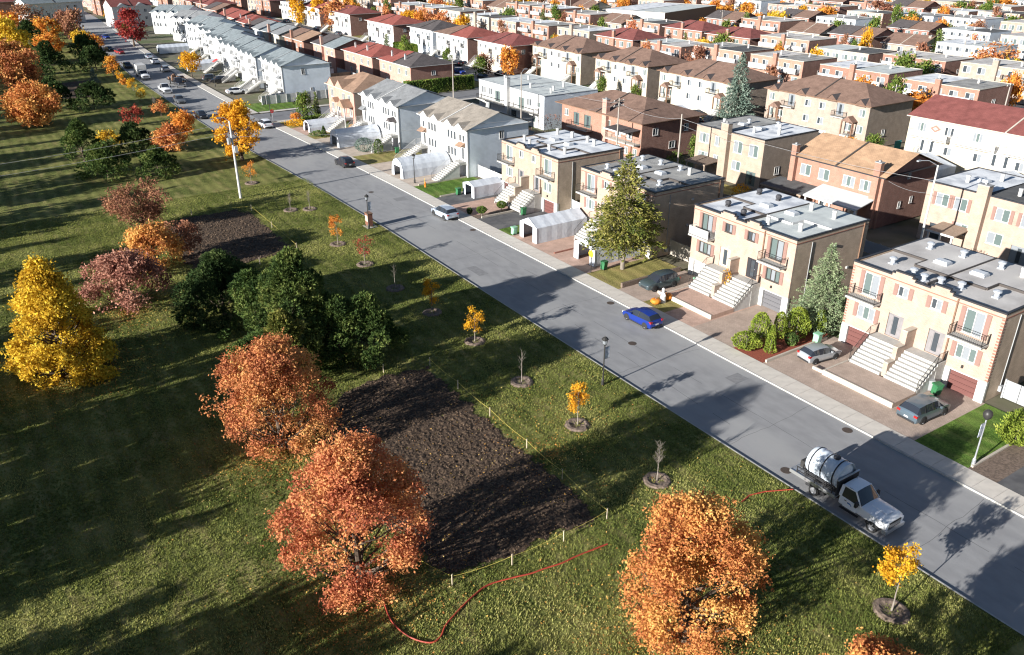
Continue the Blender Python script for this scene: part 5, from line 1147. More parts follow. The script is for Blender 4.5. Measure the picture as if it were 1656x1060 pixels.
for i, (x, y, h, r, m, lb) in enumerate(((34, 233, 2.9, 1.0, 'leaf_gold', 'tiny yellow tree farthest up the kerb line'), (33.8, 227, 1.9, .7, 'leaf_orange', 'tiny orange sapling next to the farthest yellow one'), (34.5, 219, 2.6, 1.1, 'leaf_gold', 'tiny golden tree in the middle of the far kerb line'), (33.4, 204, 2.8, 1.0, 'leaf_yellow', 'tiny lemon yellow tree before the far cars'))):
    tree('small_tree', lb, 'young tree', x, y, h, r, 'column', m, 420, .16, 83 + i, .25, 9, 'bark_grey', .05, 'young trees in a line along the kerb')
bare(33.7, 191, 3.0, 'leafless pale tree close to the kerb by the dark far cars', 88, False, 40, 1.2)
tree('maple_tree', 'dark red round maple in front of the farthest white houses', 'tree', 51.5, 308, 10.5, 4.6, 'round', 'leaf_red', 2600, .38, 89, .25, 22)
tree('maple_tree', 'yellow round maple on the verge before the white row', 'tree', 51.8, 233.5, 5.4, 2.8, 'round', 'leaf_gold', 1800, .25, 90, .3, 16)

# scattered trees farther off: a few kinds copied
KIND = {}
def far_kind(k):
    if k not in KIND:
        args = {'orange': ('round', 'leaf_orange', 1500, .42), 'gold': ('round', 'leaf_gold', 1500, .42), 'red': ('round', 'leaf_oak', 1500, .42), 'brown': ('vase', 'leaf_brown', 1100, .38), 'green': ('round', 'leaf_green', 1500, .4), 'yellow': ('round', 'leaf_yellow', 1400, .42)}
        if k == 'conif': r = conifer('spruce_tree', 'x', 0, 0, 8, 2.5, 16, 9, 99, 'needle_mid', .05, .2, .55, dens=9, cat='tree')
        else: r = tree(k + '_tree', 'x', 'tree', 0, 0, 8, 4, *args[k][:3], args[k][3], 100 + len(k), .14, 20, group=None)
        KIND[k] = (r, snapshot(r), [False])
    return KIND[k]
def far_tree(k, x, y, h, w, label, group=None):
    r, sn, used = far_kind(k); sc = (w / (5.0 if k == 'conif' else 8.0), w / (5.0 if k == 'conif' else 8.0), h / 8.0); rz = RNG.uniform(0, 6.28)
    if not used[0]:
        used[0] = True; r.location = (x, y, .1); r.rotation_euler = (0, 0, rz); r.scale = sc; r['label'] = label
        if group: r['group'] = group
        return r
    return dup(r, (x, y, .1), rz, label, group, sc, sn)
COLN = {'orange': 'orange', 'gold': 'golden', 'red': 'rust red', 'brown': 'thin brown', 'green': 'green', 'yellow': 'yellow', 'conif': 'dark spruce'}
NAMED = [('orange', 217, 351, 9.5, 13, 'left half of the big orange clump on the top edge'), ('gold', 226, 339, 9, 11, 'right half of the big orange clump on the top edge'), ('orange', 214, 275, 7.4, 5.6, 'beside the long white building'), ('green', 216.5, 270, 6.9, 5, 'touching the orange one by the long white building'),
    ('orange', 317, 286, 8.2, 10, 'on the top edge right of the white flats'), ('gold', 342, 269, 8.5, 8.2, 'on the top edge above the row of white blocks'), ('orange', 262, 226, 6.0, 7.5, 'round, above the maroon hip roofs'), ('conif', 231, 205, 9.5, 5.5, 'pointed, above the maroon hip roofs'),
    ('green', 183, 170, 7.5, 7, 'broad, in front of the orange brick block'), ('orange', 306, 226, 6.5, 14, 'very wide low crown amid flat roofs'), ('brown', 322, 215, 8, 11, 'leafless-looking, right of the wide low orange crown'), ('orange', 287, 155, 6.5, 8, 'rounded, beside the cream gabled houses'),
    ('conif', 236, 138, 9.5, 6.2, 'tall, between the cream gabled house and the dark roof'), ('red', 236, 121, 6.8, 9.5, 'before the dark-roofed brick house at upper right'), ('orange', 383, 200, 9, 11, 'big, top right corner'), ('conif', 312, 162, 7.8, 5.4, 'left of the big orange crown in the top right corner'), ('red', 345, 198, 6.5, 6.5, 'dark, in the upper right between roofs'), ('red', 326, 150, 7, 6, 'maroon, at the right edge'),
    ('orange', 308, 292, 9, 9, 'on the top edge centre right'), ('orange', 385, 233, 6.5, 7, 'on the top edge near the right corner'),
    ('green', 117, 238, 5.1, 2.9, 'slender, by the red-roofed white house'), ('conif', 109, 234, 7.1, 3.4, 'narrow, in the garden of the red-roofed white house'), ('green', 119.5, 216, 3.8, 2.9, 'small, before the half brown half red roof'), ('orange', 121.6, 186.9, 7.2, 4.8, 'upright, in front of the maroon hip-roofed house'), ('brown', 118.0, 192, 4.9, 4.6, 'beside the upright orange street tree'), ('green', 115.5, 191, 4.4, 4.0, 'low, beside the upright orange street tree'),
    ('green', 122.5, 149, 4.2, 2.6, 'small, at the stairs of the cream brick house'), ('green', 123, 138, 4.0, 2.6, 'small, between two cream brick houses'), ('red', 127, 314, 10, 12, 'large rounded maple above the brick backs'), ('gold', 121, 343, 11, 7, 'left of the twin golden street trees'), ('gold', 126, 333, 10, 6, 'right of the twin golden street trees'),
    ('green', 57, 163.6, 4.8, 3.8, 'pale, at the corner of the side street'), ('conif', 60.5, 166, 5.0, 1.9, 'narrow, at the corner of the side street'), ('orange', 54.8, 162.5, 1.8, 2.2, 'little shrub-like, at the corner of the side street'), ('green', 100.5, 97, 3.6, 2.4, 'young, by the wooden pole behind the veranda house'),
    ('green', 126, 81, 3.6, 3.3, 'rounded, behind the teal garden frame'), ('orange', 122.3, 82.5, 3.6, 3.3, 'low brownish, beside the big beige duplex'), ('yellow', 140.5, 79, 3, 3.4, 'low bright, by the corner of the red-roofed terrace'),
    ('orange', 26, 303, 5.6, 8, 'low, in the upper left park corner'), ('yellow', 36, 309, 5.7, 6, 'light, by the far street end'), ('orange', 30, 345, 7, 9, 'upper left, in front of the white end house'), ('orange', 19, 356, 8.5, 9, 'far upper left corner, first'), ('brown', 27, 372, 9, 10, 'leafless-looking, far upper left'), ('brown', 37, 350, 8, 9, 'dusty, left of the white end house'), ('red', 17, 325, 8.5, 9, 'far upper left corner, behind the yellow maple'), ('orange', 38, 300, 5, 6, 'low, close to the far street end'), ('brown', 36.5, 330, 9.5, 9, 'tall, at the far street end'), ('gold', 60, 385, 7, 8, 'between the two farthest white houses'), ('green', 55.5, 345, 3.5, 5, 'low, before the farthest white houses')]
for k, x, y, h, w, lb in NAMED: far_tree(k, x, y, h, w, '%s %s, %s' % (COLN[k], 'conifer' if k == 'conif' else 'tree', lb))
rs3 = random.Random(5); cnt = {}
for i in range(2100):
    x = rs3.uniform(140, 560); y = rs3.uniform(30, 540)
    ph = (x - 117.5) % 67
    if not (ph < 9.5 and ph > 5 or 57 < ph < 62 or 26 < ph < 42): continue
    if not in_view(x, y, 4, 10) or 205 < x < 280 and 228 < y < 285: continue
    if rs3.random() < .4 - .2 * (x > 260): continue
    k = rs3.choice(['orange', 'gold', 'red', 'brown', 'green', 'orange', 'brown', 'conif', 'yellow', 'green']); ri = int((x - 129) // 33.5); b = (k, ri); cnt[b] = cnt.get(b, 0) + 1
    wv = rs3.uniform(2.8, 7.5) * (1 + .35 * (x > 280)); far_tree(k, x, y, rs3.uniform(4.5, 9.0) * (1.25 if k == 'conif' else 1), wv * (.6 if k == 'conif' else 1), '%s %s, %s of its colour behind the %s row of roofs' % (COLN[k], 'conifer' if k == 'conif' else 'tree', ORD[min(26, cnt[b] - 1)], ORD[min(20, ri + 3)]))
cnt2 = 0
for i in range(700):
    x = rs3.uniform(150, 600); y = rs3.uniform(200, 620); dep = x * math.sin(YAW) + y * math.cos(YAW)
    if dep < 405 or dep > 520 or cnt2 > 95 or not in_view(x, y, 5, 10): continue
    k = rs3.choice(['orange', 'gold', 'red', 'brown', 'orange', 'green']); cnt2 += 1
    far_tree(k, x, y, rs3.uniform(7, 11), rs3.uniform(7, 13), '%s tree of the farthest tree line on the top edge' % COLN[k], '%s trees of the farthest tree line' % COLN[k])
# belt of park trees west of the frame: their long shadows stripe the lawn
rs4 = random.Random(9); yy = 12; i = 0
while yy < 330:
    hb = 9.8 if yy < 37 else 8.6 if yy < 49 else 11.3 if yy < 67 else 7.3 if yy < 80 else 10 if yy < 130 else 12
    far_tree(rs4.choice(['orange', 'red', 'conif', 'green', 'gold']), -23 + rs4.uniform(-2, 2), yy, hb * rs4.uniform(.9, 1.08), rs4.uniform(5.5, 8), 'tall park tree of the belt beyond the left edge, casting a long stripe of shadow', 'belt of park trees beyond the left edge'); yy += rs4.uniform(3.2, 4.6) if 48 < yy < 77 else (rs4.uniform(3.6, 6.0) if yy < 80 else rs4.uniform(6.5, 10)); i += 1
# ------------------------------------------------------------------ vehicles (length along local +x, which is the front)
def loft(st, wst=None):
    """body shell: rings of 11 points through the stations; returns paint faces and glass faces as two mesh builders"""
    rings = []
    for x, zl, zb, zt, w, wt in st:
        half = [(w * .88, zl), (w * .99, zl + .12), (w, (zl + zb) / 2 + .05), (w * .965, zb), (wt, zt), (wt * .55, zt + .035), (0, zt + .045)]
        rings.append([(x, y, z) for y, z in half] + [(x, -y, z) for y, z in half[-2::-1]])
    cab = [s[3] - s[2] > .2 for s in st]; P, G = MB(), MB(); n = len(rings[0])
    for i in range(len(st) - 1):
        for k in range(n - 1):
            q = [rings[i][k], rings[i + 1][k], rings[i + 1][k + 1], rings[i][k + 1]]
            seg = k if k < 6 else 11 - k
            glass = (seg == 3 and (cab[i] or cab[i + 1])) or (seg in (4, 5) and cab[i] != cab[i + 1])
            (G if glass else P).face(q)
    for r, sgn in ((rings[0], 1), (rings[-1], -1)): P.face(r if sgn > 0 else r[::-1])
    P.face([v for r in rings for v in (r[0],)] + [r[-1] for r in rings[::-1]])
    return P, G
def weld(mb, ang=38):
    import bmesh
    bm = bmesh.new(); me = bpy.data.meshes.new('t'); me.from_pydata(mb.v, [], mb.f); bm.from_mesh(me)
    bmesh.ops.remove_doubles(bm, verts=bm.verts, dist=.002); bmesh.ops.recalc_face_normals(bm, faces=bm.faces); bm.to_mesh(me); bm.free()
    me.polygons.foreach_set('use_smooth', [True] * len(me.polygons)); me.set_sharp_from_angle(angle=R_(ang)); return me
CARS = {
 'suv': (1.34, .35, [(-2.26, .45, .72, .73, .80, .70), (-2.22, .30, .95, .96, .89, .80), (-2.12, .25, 1.04, 1.07, .915, .76), (-1.80, .22, 1.06, 1.50, .925, .66), (-1.0, .21, 1.03, 1.61, .93, .68), (0.0, .21, 1.0, 1.60, .93, .68), (.42, .21, .98, 1.53, .925, .66), (1.08, .21, .98, 1.0, .915, .78), (1.7, .23, .93, .94, .90, .74), (2.08, .27, .80, .81, .86, .66), (2.22, .33, .66, .67, .79, .60)]),
 'hatch': (1.28, .32, [(-2.08, .42, .68, .69, .78, .68), (-2.04, .30, .88, .89, .85, .76), (-1.92, .24, .97, 1.0, .87, .72), (-1.55, .2, .98, 1.38, .88, .60), (-.8, .19, .95, 1.47, .885, .62), (0.05, .19, .92, 1.46, .885, .62), (.45, .19, .91, 1.38, .88, .60), (1.12, .19, .90, .92, .87, .72), (1.65, .21, .83, .84, .85, .68), (1.95, .26, .71, .72, .80, .60), (2.08, .33, .58, .59, .72, .54)]),
 'sedan': (1.38, .33, [(-2.32, .42, .75, .76, .78, .68), (-2.27, .30, .96, .97, .86, .76), (-1.75, .24, 1.0, 1.02, .89, .74), (-1.05, .2, .98, 1.38, .90, .60), (-.4, .19, .95, 1.45, .90, .62), (0.1, .19, .93, 1.44, .90, .62), (.5, .19, .92, 1.36, .895, .60), (1.2, .19, .91, .93, .88, .74), (1.8, .21, .84, .85, .86, .68), (2.15, .26, .72, .73, .80, .60), (2.28, .33, .6, .61, .72, .54)]),
}
def wheel_set(root, axle, r, w=.9, rearx=None, dual=False):
    ty = cached(('tyre', r), lambda: MB().lathe([(r * .62, -.11), (r * .93, -.115), (r, -.07), (r, .07), (r * .93, .115), (r * .62, .11)], n=20).mesh('tyre', ['tyre'], True))
    def rim():
        m = MB().lathe([(.001, .085), (r * .2, .09), (r * .24, .055), (r * .60, .055), (r * .64, .10), (r * .66, .10)], n=20)
        for k in range(5):
            a = k * 1.2566; m.prism([(r * .15 * math.cos(a - .5), r * .15 * math.sin(a - .5), .07), (r * .6 * math.cos(a - .12), r * .6 * math.sin(a - .12), .07), (r * .6 * math.cos(a + .12), r * .6 * math.sin(a + .12), .07), (r * .15 * math.cos(a + .5), r * .15 * math.sin(a + .5), .07)], (0, 0, .025))
        return m.mesh('rim', ['rim'])
    rm = cached(('rim', r), rim)
    for x in (axle, -axle if rearx is None else rearx):
        for s in (-1, 1):
            wh = link('wheel', None, root, (x, s * (w - .1), r)); wh.rotation_euler = (-math.pi / 2 * s, 0, 0)
            link('tyre', ty, wh); link('rim', rm, wh)
def car(label, kind, paint, x, y, heading, cat='car', sc=1.0, z=0.0, name='parked_car'):
    key = ('car', kind, paint)
    root = thing(name, label, cat, (x, y, z), heading, 'vehicles parked along the street'); root.scale = (sc,) * 3
    axle, r, st = CARS[kind]; W = max(s[4] for s in st)
    def mk():
        P, G = loft(st); a = weld(P); a.materials.append(M[paint]); b = weld(G, 20); b.materials.append(M['car_glass']); return a, b
    pa, gl = cached(key, mk)
    body = link('body', pa, root); link('window', gl, root)
    x0, x1 = st[0][0], st[-1][0]
    # pillars, mirrors, lamps, arches, bumper strip, plate
    pl = MB()
    for s in (-1, 1):
        for px in ((-.28,) if kind != 'suv' else (-.28, -1.25)):
            pl.prism([(px - .05, s * (W * .975), st[4][2] - .01), (px + .05, s * (W * .975), st[4][2] - .01), (px + .03, s * (st[4][5] + .012), st[4][3] - .01), (px - .05, s * (st[4][5] + .012), st[4][3] - .01)], (0, s * .012, 0))
    put('pillar', pl, ['car_trim'], root)
    ar = MB()
    for ax in (axle, -axle):
        for s in (-1, 1):
            pts = [(ax + (r + .07) * math.cos(a), s * (W - .03), r + (r + .07) * math.sin(a)) for a in [math.pi * k / 10 for k in range(11)]] + [(ax - r - .07, s * (W - .03), .2), (ax + r + .07, s * (W - .03), .2)]
            ar.prism(pts, (0, s * .036, 0))
    ar.box(-axle + r, axle - r, -W - .004, W + .004, .17, .3); put('wheel_arch', ar, ['car_trim'], root)
    for s in (-1, 1):
        put('headlight', MB().box(x1 - .34, x1 - .03, min(s * .45, s * .76), max(s * .45, s * .76), .60, .72), ['headlight'], root)
        put('taillight', MB().box(x0 - .02, x0 + .28, min(s * .60, s * (W - .035)), max(s * .60, s * (W - .035)), .80, .98), ['taillight'], root)
        put('mirror', MB().box(.52, .70, min(s * (W - .02), s * (W + .18)), max(s * (W - .02), s * (W + .18)), .96, 1.10), [paint], root)
    put('grille', MB().box(x1 - .16, x1 + .012, -.42, .42, .38, .56), ['car_trim'], root)
    put('rear_bumper', MB().box(x0 - .03, x0 + .25, -W * .8, W * .8, .30, .46), ['car_trim'], root)
    put('licence_plate', MB().box(x0 - .045, x0 - .028, -.18, .18, .56, .69), ['plate'], root)
    wheel_set(root, axle, r, W)
    return root
PX, MY = 0.0, math.pi
car('metallic blue hatchback parked at the kerb in front of the driveways', 'hatch', 'car_blue', 50.8, 53.9, R_(92))
car('small silver hatchback on the paved driveway between the two nearest duplexes', 'hatch', 'car_silver', 59.0, 39.2, R_(-8), sc=.93, z=.11)
car('slate grey crossover on the driveway of the nearest duplex beside the green bin', 'suv', 'car_slate', 58.0, 28.4, R_(-3), z=.11)
car('dark teal crossover on the driveway by the small retaining wall', 'suv', 'car_teal', 58.2, 59.5, R_(178), z=.11)
car('pale blue-white crossover at the kerb by the round topiary shrubs', 'suv', 'car_paleblue', 50.6, 93.7, R_(92))
car('black car at the kerb near the blue-grey round shrub', 'suv', 'car_black', 49.8, 126.2, R_(93), sc=.97)
car('white crossover at the corner of the side street', 'suv', 'car_white', 48.2, 162.3, R_(93))
car('black sedan on the park side of the road by the egg-shaped maple', 'sedan', 'car_black', 40.1, 178.2, R_(-90))
car('dark grey car on the park side behind the white pickup', 'suv', 'car_grey', 40.3, 197.8, R_(-90))
car('white sedan on the driveway of the white row corner house', 'sedan', 'car_white', 54.2, 201.6, R_(0), z=.11)
car('black crossover on the driveway by the second white row house', 'suv', 'car_black', 55.0, 219.8, R_(180), z=.11)
car('dark crossover beside the black one at the second white row house', 'suv', 'car_teal', 54.5, 224.0, R_(0), z=.11)
car('silver sedan in the road beside the dark flatbed lorry', 'sedan', 'car_silver', 47.6, 228, R_(90))
car('silver crossover farther up by the yellow verge tree', 'suv', 'car_silver', 47.9, 247, R_(90))
car('white sedan near the white tent shelter on the verge', 'sedan', 'car_white', 48.9, 264, R_(92))
car('pale blue car in line up the far road', 'sedan', 'car_paleblue', 49.6, 276, R_(92))
car('dark car on the park side under the flame-orange tree', 'suv', 'car_black', 40.6, 259, R_(-90))
car('red car up the far road beside the dark maple', 'sedan', 'car_red', 44.2, 292, R_(-80))
car('black car up the far road next to the red one', 'sedan', 'car_black', 42.6, 301, R_(-80))
car('blue car near the far end of the road', 'hatch', 'car_blue', 47.6, 338, R_(-80))
car('white car parked in the paved court of the red-roofed terrace', 'sedan', 'car_white', 118.5, 86, R_(90))
car('grey crossover on the back street before the cream brick houses', 'suv', 'car_grey', 121.5, 131, R_(90))
car('black car on the back street by the maroon hip-roofed house', 'sedan', 'car_black', 121.2, 190, R_(90))
car('white crossover on the back street below the orange street tree', 'suv', 'car_white', 121.3, 178.5, R_(90))

CAB = [(-.35, .62, 1.30, 1.32, .95, .84), (-.33, .60, 1.30, 2.0, .97, .74), (.30, .60, 1.28, 2.07, .97, .76), (.75, .60, 1.26, 2.03, .97, .74), (1.42, .60, 1.30, 1.33, .97, .86), (1.7, .60, 1.24, 1.34, 1.0, .80), (2.3, .60, 1.22, 1.33, 1.02, .78), (2.95, .60, 1.20, 1.30, 1.0, .78), (3.3, .62, 1.16, 1.25, .97, .76), (3.44, .66, 1.06, 1.12, .90, .74)]
def cab_parts(root, paint='car_white', W=.97, off=0.0):
    P, G = loft([(a + off, b, c, d, e, f) for a, b, c, d, e, f in CAB]); a = weld(P); a.materials.append(M[paint]); b = weld(G, 20); b.materials.append(M['car_glass'])
    link('cab', a, root); link('window', b, root)
    for s in (-1, 1):
        dr = put('door', MB().box(.02 + off, 1.12 + off, min(s * (W - .01), s * (W + .015)), max(s * (W - .01), s * (W + .015)), .66, 1.24), [paint], root)
        put('handle', MB().box(.1 + off, .28 + off, min(s * (W + .016), s * (W + .04)), max(s * (W + .016), s * (W + .04)), 1.12, 1.16), ['car_trim'], dr)
        if root.get('decal', True): put('door_emblem', MB().box(.35 + off, .62 + off, min(s * (W + .016), s * (W + .022)), max(s * (W + .016), s * (W + .022)), 1.0, 1.1).box(.62 + off, .70 + off, min(s * (W + .016), s * (W + .022)), max(s * (W + .016), s * (W + .022)), .94, 1.02), ['bin_blue'], root)
        put('headlight', MB().box(3.2 + off, 3.46 + off, min(s * .62, s * .92), max(s * .62, s * .92), .86, 1.08), ['headlight'], root)
        put('mirror', MB().box(1.05 + off, 1.22 + off, min(s * 1.02, s * 1.26), max(s * 1.02, s * 1.26), 1.22, 1.6), ['car_trim'], root)
        put('step_bar', MB().box(-.2 + off, 1.3 + off, min(s * .86, s * 1.02), max(s * .86, s * 1.02), .42, .48), ['car_trim'], root)
    put('grille', MB().box(3.30 + off, 3.47 + off, -.62, .62, .68, 1.08, 0).box(3.47 + off, 3.49 + off, -.56, .56, .76, .79, 1).box(3.47 + off, 3.49 + off, -.56, .56, .85, .88, 1).box(3.47 + off, 3.49 + off, -.56, .56, .94, .97, 1), ['car_trim', 'rim'], root)
    put('bumper', MB().box(3.2 + off, 3.58 + off, -.98, .98, .42, .66), ['rim'], root)
    pl = MB()
    for s in (-1, 1):
        for (xa, za, xb, zb, w_) in ((1.40, 1.30, .72, 2.02, .07), (-.30, 1.28, -.28, 2.0, .12)):
            pl.prism([(xa - w_, s * (W - .005), za), (xa + w_, s * (W - .005), za), (xb + w_, s * .755, zb), (xb - w_, s * .755, zb)], (0, s * .025, 0))
        pl.prism([(-.36, s * .74, 1.96), (.80, s * .75, 1.98), (.74, s * .74, 2.05), (-.36, s * .73, 2.03)], (0, s * .05, 0))
    put('pillar', pl, [paint], root); put('hood_scoop', MB().box(1.7, 3.0, -.3, .3, 1.37, 1.395), [paint], root)
    ar = MB()
    for s in (-1, 1):
        pts = [(2.45 + off + .52 * math.cos(a), s * (W - .03), .46 + .52 * math.sin(a)) for a in [math.pi * k / 10 for k in range(11)]]
        ar.prism(pts, (0, s * .05, 0))
    put('wheel_arch', ar, ['car_trim'], root)
t = thing('tank_truck', 'white flatbed truck carrying a big pale water tank, stopped at the park kerb', 'truck', (43.15, 24.3, 0), R_(-90)); t['decal'] = True; t.scale = (.92, 1.0, 1.04)
cab_parts(t)
put('chassis', MB().box(-4.3, 2.9, -.42, .42, .5, .78).box(-3.3, -1.6, -.85, .85, .42, .9), ['car_trim'], t)
fb = put('flatbed', MB().box(-4.55, -.55, -1.12, 1.12, .98, 1.08), ['galv'], t)
put('side_rail', MB().box(-4.55, -.55, -1.17, -1.12, .90, 1.14).box(-4.55, -.55, 1.12, 1.17, .90, 1.14).box(-4.6, -4.55, -1.17, 1.17, .90, 1.14), ['rim'], t)
rk = MB()
for s in (-1, 1):
    rk = MB()
    for xx in (-4.0, -3.2, -2.4, -1.6, -.9): rk.box(xx - .03, xx + .03, s * 1.12 - .03, s * 1.12 + .03, 1.08, 1.62)
    rk.box(-4.0, -.9, s * 1.12 - .03, s * 1.12 + .03, 1.56, 1.62).box(-4.0, -.9, s * 1.12 - .03, s * 1.12 + .03, 1.3, 1.34)
    put('stake_rack', rk, ['car_trim'], t)
def tank_ring(m, x, r, w=.05, z0=2.06):
    for k in range(24):
        a, b = 2 * math.pi * k / 24, 2 * math.pi * (k + 1) / 24
        m.prism([(x - w, r * math.cos(a), z0 + r * math.sin(a)), (x - w, r * math.cos(b), z0 + r * math.sin(b)), (x + w, r * math.cos(b), z0 + r * math.sin(b)), (x + w, r * math.cos(a), z0 + r * math.sin(a))], (0, .0, .012) if math.sin(a) > .9 else (0, .012 * math.cos(a), .012 * math.sin(a)))
tk = MB(); prof = [(.001, -1.5), (.6, -1.48), (.86, -1.36), (.95, -1.15)]
for k in range(6):
    xx = -1.15 + k * .46; prof += [(.955, xx + .1), (.985, xx + .16), (.985, xx + .32), (.955, xx + .38)]
prof += [(.95, 1.2), (.86, 1.38), (.6, 1.5), (.001, 1.52)]
tk.lathe(prof, n=28); tk.v = [(-2.25 + v[2], v[0], 2.06 + v[1]) for v in tk.v]
put('tank', tk, ['tank_poly'], t, smooth=True)
sp = MB()
for xx in (-3.2, -2.2, -1.2): tank_ring(sp, xx, .99)
put('strap', sp, ['black_trim'], t)
put('tank_lid', MB().lathe([(.26, 3.0), (.26, 3.12), (.2, 3.16), (.001, 3.16)], c=(-1.75, 0), n=16), ['black_trim'], t)
put('tank_cradle', MB().box(-3.6, -.7, -.8, -.62, 1.08, 1.5).box(-3.6, -.7, .62, .8, 1.08, 1.5), ['car_trim'], t)
put('headboard', MB().box(-.62, -.54, -1.1, 1.1, 1.08, 2.25, 0).box(-.64, -.52, -1.14, 1.14, 2.25, 2.31, 1), ['black_trim', 'rim'], t)
put('pump', MB().box(-4.4, -3.85, -.3, .35, 1.08, 1.6).lathe([(.13, 1.6), (.13, 1.8), (.001, 1.8)], c=(-4.1, 0), n=8), ['iron'], t)
put('hose_reel', MB().tube((-4.2, .5, 1.45), (-4.2, .95, 1.45), .26, n=14), ['red_hose'], t)
wheel_set(t, 2.45, .42, 1.0, -2.45)
put('mudguard', MB().box(-3.0, -1.9, .72, 1.1, .86, .9).box(-3.0, -1.9, -1.1, -.72, .86, .9), ['car_trim'], t)
# white pickup, box truck and dark flatbed lorry farther up
p = thing('pickup_truck', 'white pickup truck on the park side near the small golden trees', 'pickup', (40.6, 213.5, 0), R_(-90), 'vehicles parked along the street'); p['decal'] = False
cab_parts(p); put('cargo_bed', MB().box(-2.6, -.38, -.97, .97, .62, .72).box(-2.6, -.38, -.97, -.9, .72, 1.25).box(-2.6, -.38, .9, .97, .72, 1.25).box(-2.6, -2.52, -.9, .9, .72, 1.25), ['car_white'], p); wheel_set(p, 2.45, .40, 1.0, -1.6)
p = thing('box_truck', 'white box truck with trailer body on the park side up the road', 'truck', (40.6, 238, 0), R_(-90), 'vehicles parked along the street'); p['decal'] = False
cab_parts(p, 'car_white'); put('cargo_box', MB().box(-6.2, -.5, -1.15, 1.15, .85, 3.2), ['white_paint'], p); put('chassis', MB().box(-6.1, 2.5, -.4, .4, .5, .85), ['car_trim'], p); wheel_set(p, 2.45, .42, 1.0, -4.0)
p = thing('flatbed_lorry', 'dark flatbed lorry loaded with equipment in the middle of the far road', 'truck', (45.4, 221, 0), R_(-88), 'vehicles parked along the street'); p['decal'] = False
cab_parts(p, 'car_black'); put('flatbed', MB().box(-6.4, -.5, -1.15, 1.15, .9, 1.05), ['iron'], p); put('chassis', MB().box(-6.1, 2.5, -.4, .4, .5, .85), ['car_trim'], p)
ld = MB(); rs = random.Random(3)
for k in range(14): a, b = rs.uniform(-6, -1.2), rs.uniform(-.9, .6); ld.box(a, a + rs.uniform(.3, 1.1), b, b + rs.uniform(.2, .6), 1.06, 1.06 + rs.uniform(.3, 1.2))
put('load', ld, ['brown_trim'], p); wheel_set(p, 2.45, .42, 1.0, -4.0)
# ------------------------------------------------------------------ car shelters, lamps, poles, bins, shrubs, fences, small things
def tempo(x, y, w, L, kind, label, rz=RZ, hw=1.75, hr=2.55):
    """plastic car shelter: origin at the middle of its front, running into the plot"""
    root = thing('car_shelter', label, 'car shelter', (x, y, .12), rz, 'white plastic car shelters on the driveways'); n = max(3, int(L / 1.5)); h2 = w / 2
    if kind == 'gable': sec = [(-h2, 0), (-h2, hw), (0, hr), (h2, hw), (h2, 0)]
    else: sec = [(-h2 * math.cos(a) * (1.0 if abs(math.cos(a)) < .99 else 1), (hr - .0) * math.sin(a) ** .75 if 0 < a < math.pi else 0) for a in [math.pi * k / 10 for k in range(11)]]
    c = MB()
    for i in range(n):
        for half in (0, 1):
            ya, yb = L * (i + .5 * half) / n, L * (i + .5 * half + .5) / n; sa, sb2 = (1.0, .99) if half == 0 else (.99, 1.0)
            for k in range(len(sec) - 1):
                p, q = sec[k], sec[k + 1]
                c.face([(p[0] * sa, ya, p[1] * sa), (q[0] * sa, ya, q[1] * sa), (q[0] * sb2, yb, q[1] * sb2), (p[0] * sb2, yb, p[1] * sb2)])
    put('cover', c, ['tempo'], root)
    ys = lambda u: (hw + (hr - hw) * (1 - abs(u) / h2)) if kind == 'gable' else max(.3, hr * max(0, 1 - (u / h2) ** 2) ** .42)
    f = MB(); dw = w * .27      # front skin with a doorway and two clear windows
    for s in (-1, 1):
        a, b = s * dw, s * h2 * .995; cols = [a, a + (b - a) * .25, a + (b - a) * .75, b]
        for u, v in zip(cols, cols[1:]):
            mid = abs(u - cols[1]) < 1e-6
            parts = [(0, .9), (1.45, None)] if mid else [(0, None)]
            for z0, z1 in parts:
                za, zb2 = (z1 if z1 is not None else ys(u)), (z1 if z1 is not None else ys(v)); f.prism([(u, -.02, z0), (v, -.02, z0), (v, -.02, max(z0 + .02, zb2)), (u, -.02, max(z0 + .02, za))], (0, .02, 0))
        wn = put('shelter_window', MB().box(*sorted((cols[1], cols[2])), -.012, -.004, .9, 1.45), ['tempo_window'], root)
    f.prism([(-dw, -.02, hw * .98), (dw, -.02, hw * .98), (dw, -.02, ys(dw)), (0, -.02, ys(0)), (-dw, -.02, ys(dw))], (0, .02, 0))
    put('front_panel', f, ['tempo'], root)
    put('back_panel', MB().prism([(p[0] * .98, L, p[1] * .98) for p in sec], (0, .02, 0)), ['tempo'], root)
    fr = MB()
    for k in range(len(sec) - 1): fr.tube((sec[k][0], 0, sec[k][1]), (sec[k + 1][0], 0, sec[k + 1][1]), .03, n=5, caps=False)
    put('frame', fr, ['galv'], root); return root
tempo(54.7, 79.6, 3.7, 7.8, 'gable', 'peaked white car shelter left of the yellowing conifer, nearest the kerb', hr=2.9, hw=2.0)
tempo(55.9, 69.8, 3.9, 7.0, 'gable', 'peaked white car shelter directly behind the yellow sign and under the yellowing conifer', hr=2.9, hw=2.0)
tempo(58.0, 99.8, 3.2, 5.0, 'gable', 'small white car shelter beside the stairs of the white-roofed brick duplex', hr=2.2, hw=1.7)
tempo(54.0, 115.0, 4.0, 8.6, 'arch', 'rounded white car shelter before the white duplex with tan roof', hr=2.9)
tempo(53.6, 139.6, 4.2, 8.2, 'arch', 'rounded bluish-white car shelter behind the grey-green ball shrub', hr=2.9)
tempo(53.6, 153.6, 3.4, 7.4, 'arch', 'low rounded car shelter before the salmon pink house', hr=2.1)
tempo(53.0, 244.5, 3.6, 8.0, 'gable', 'white car shelter behind the yellow verge tree')
tempo(54.5, 285.5, 3.6, 9.0, 'gable', 'long white car shelter under the dark red maple')
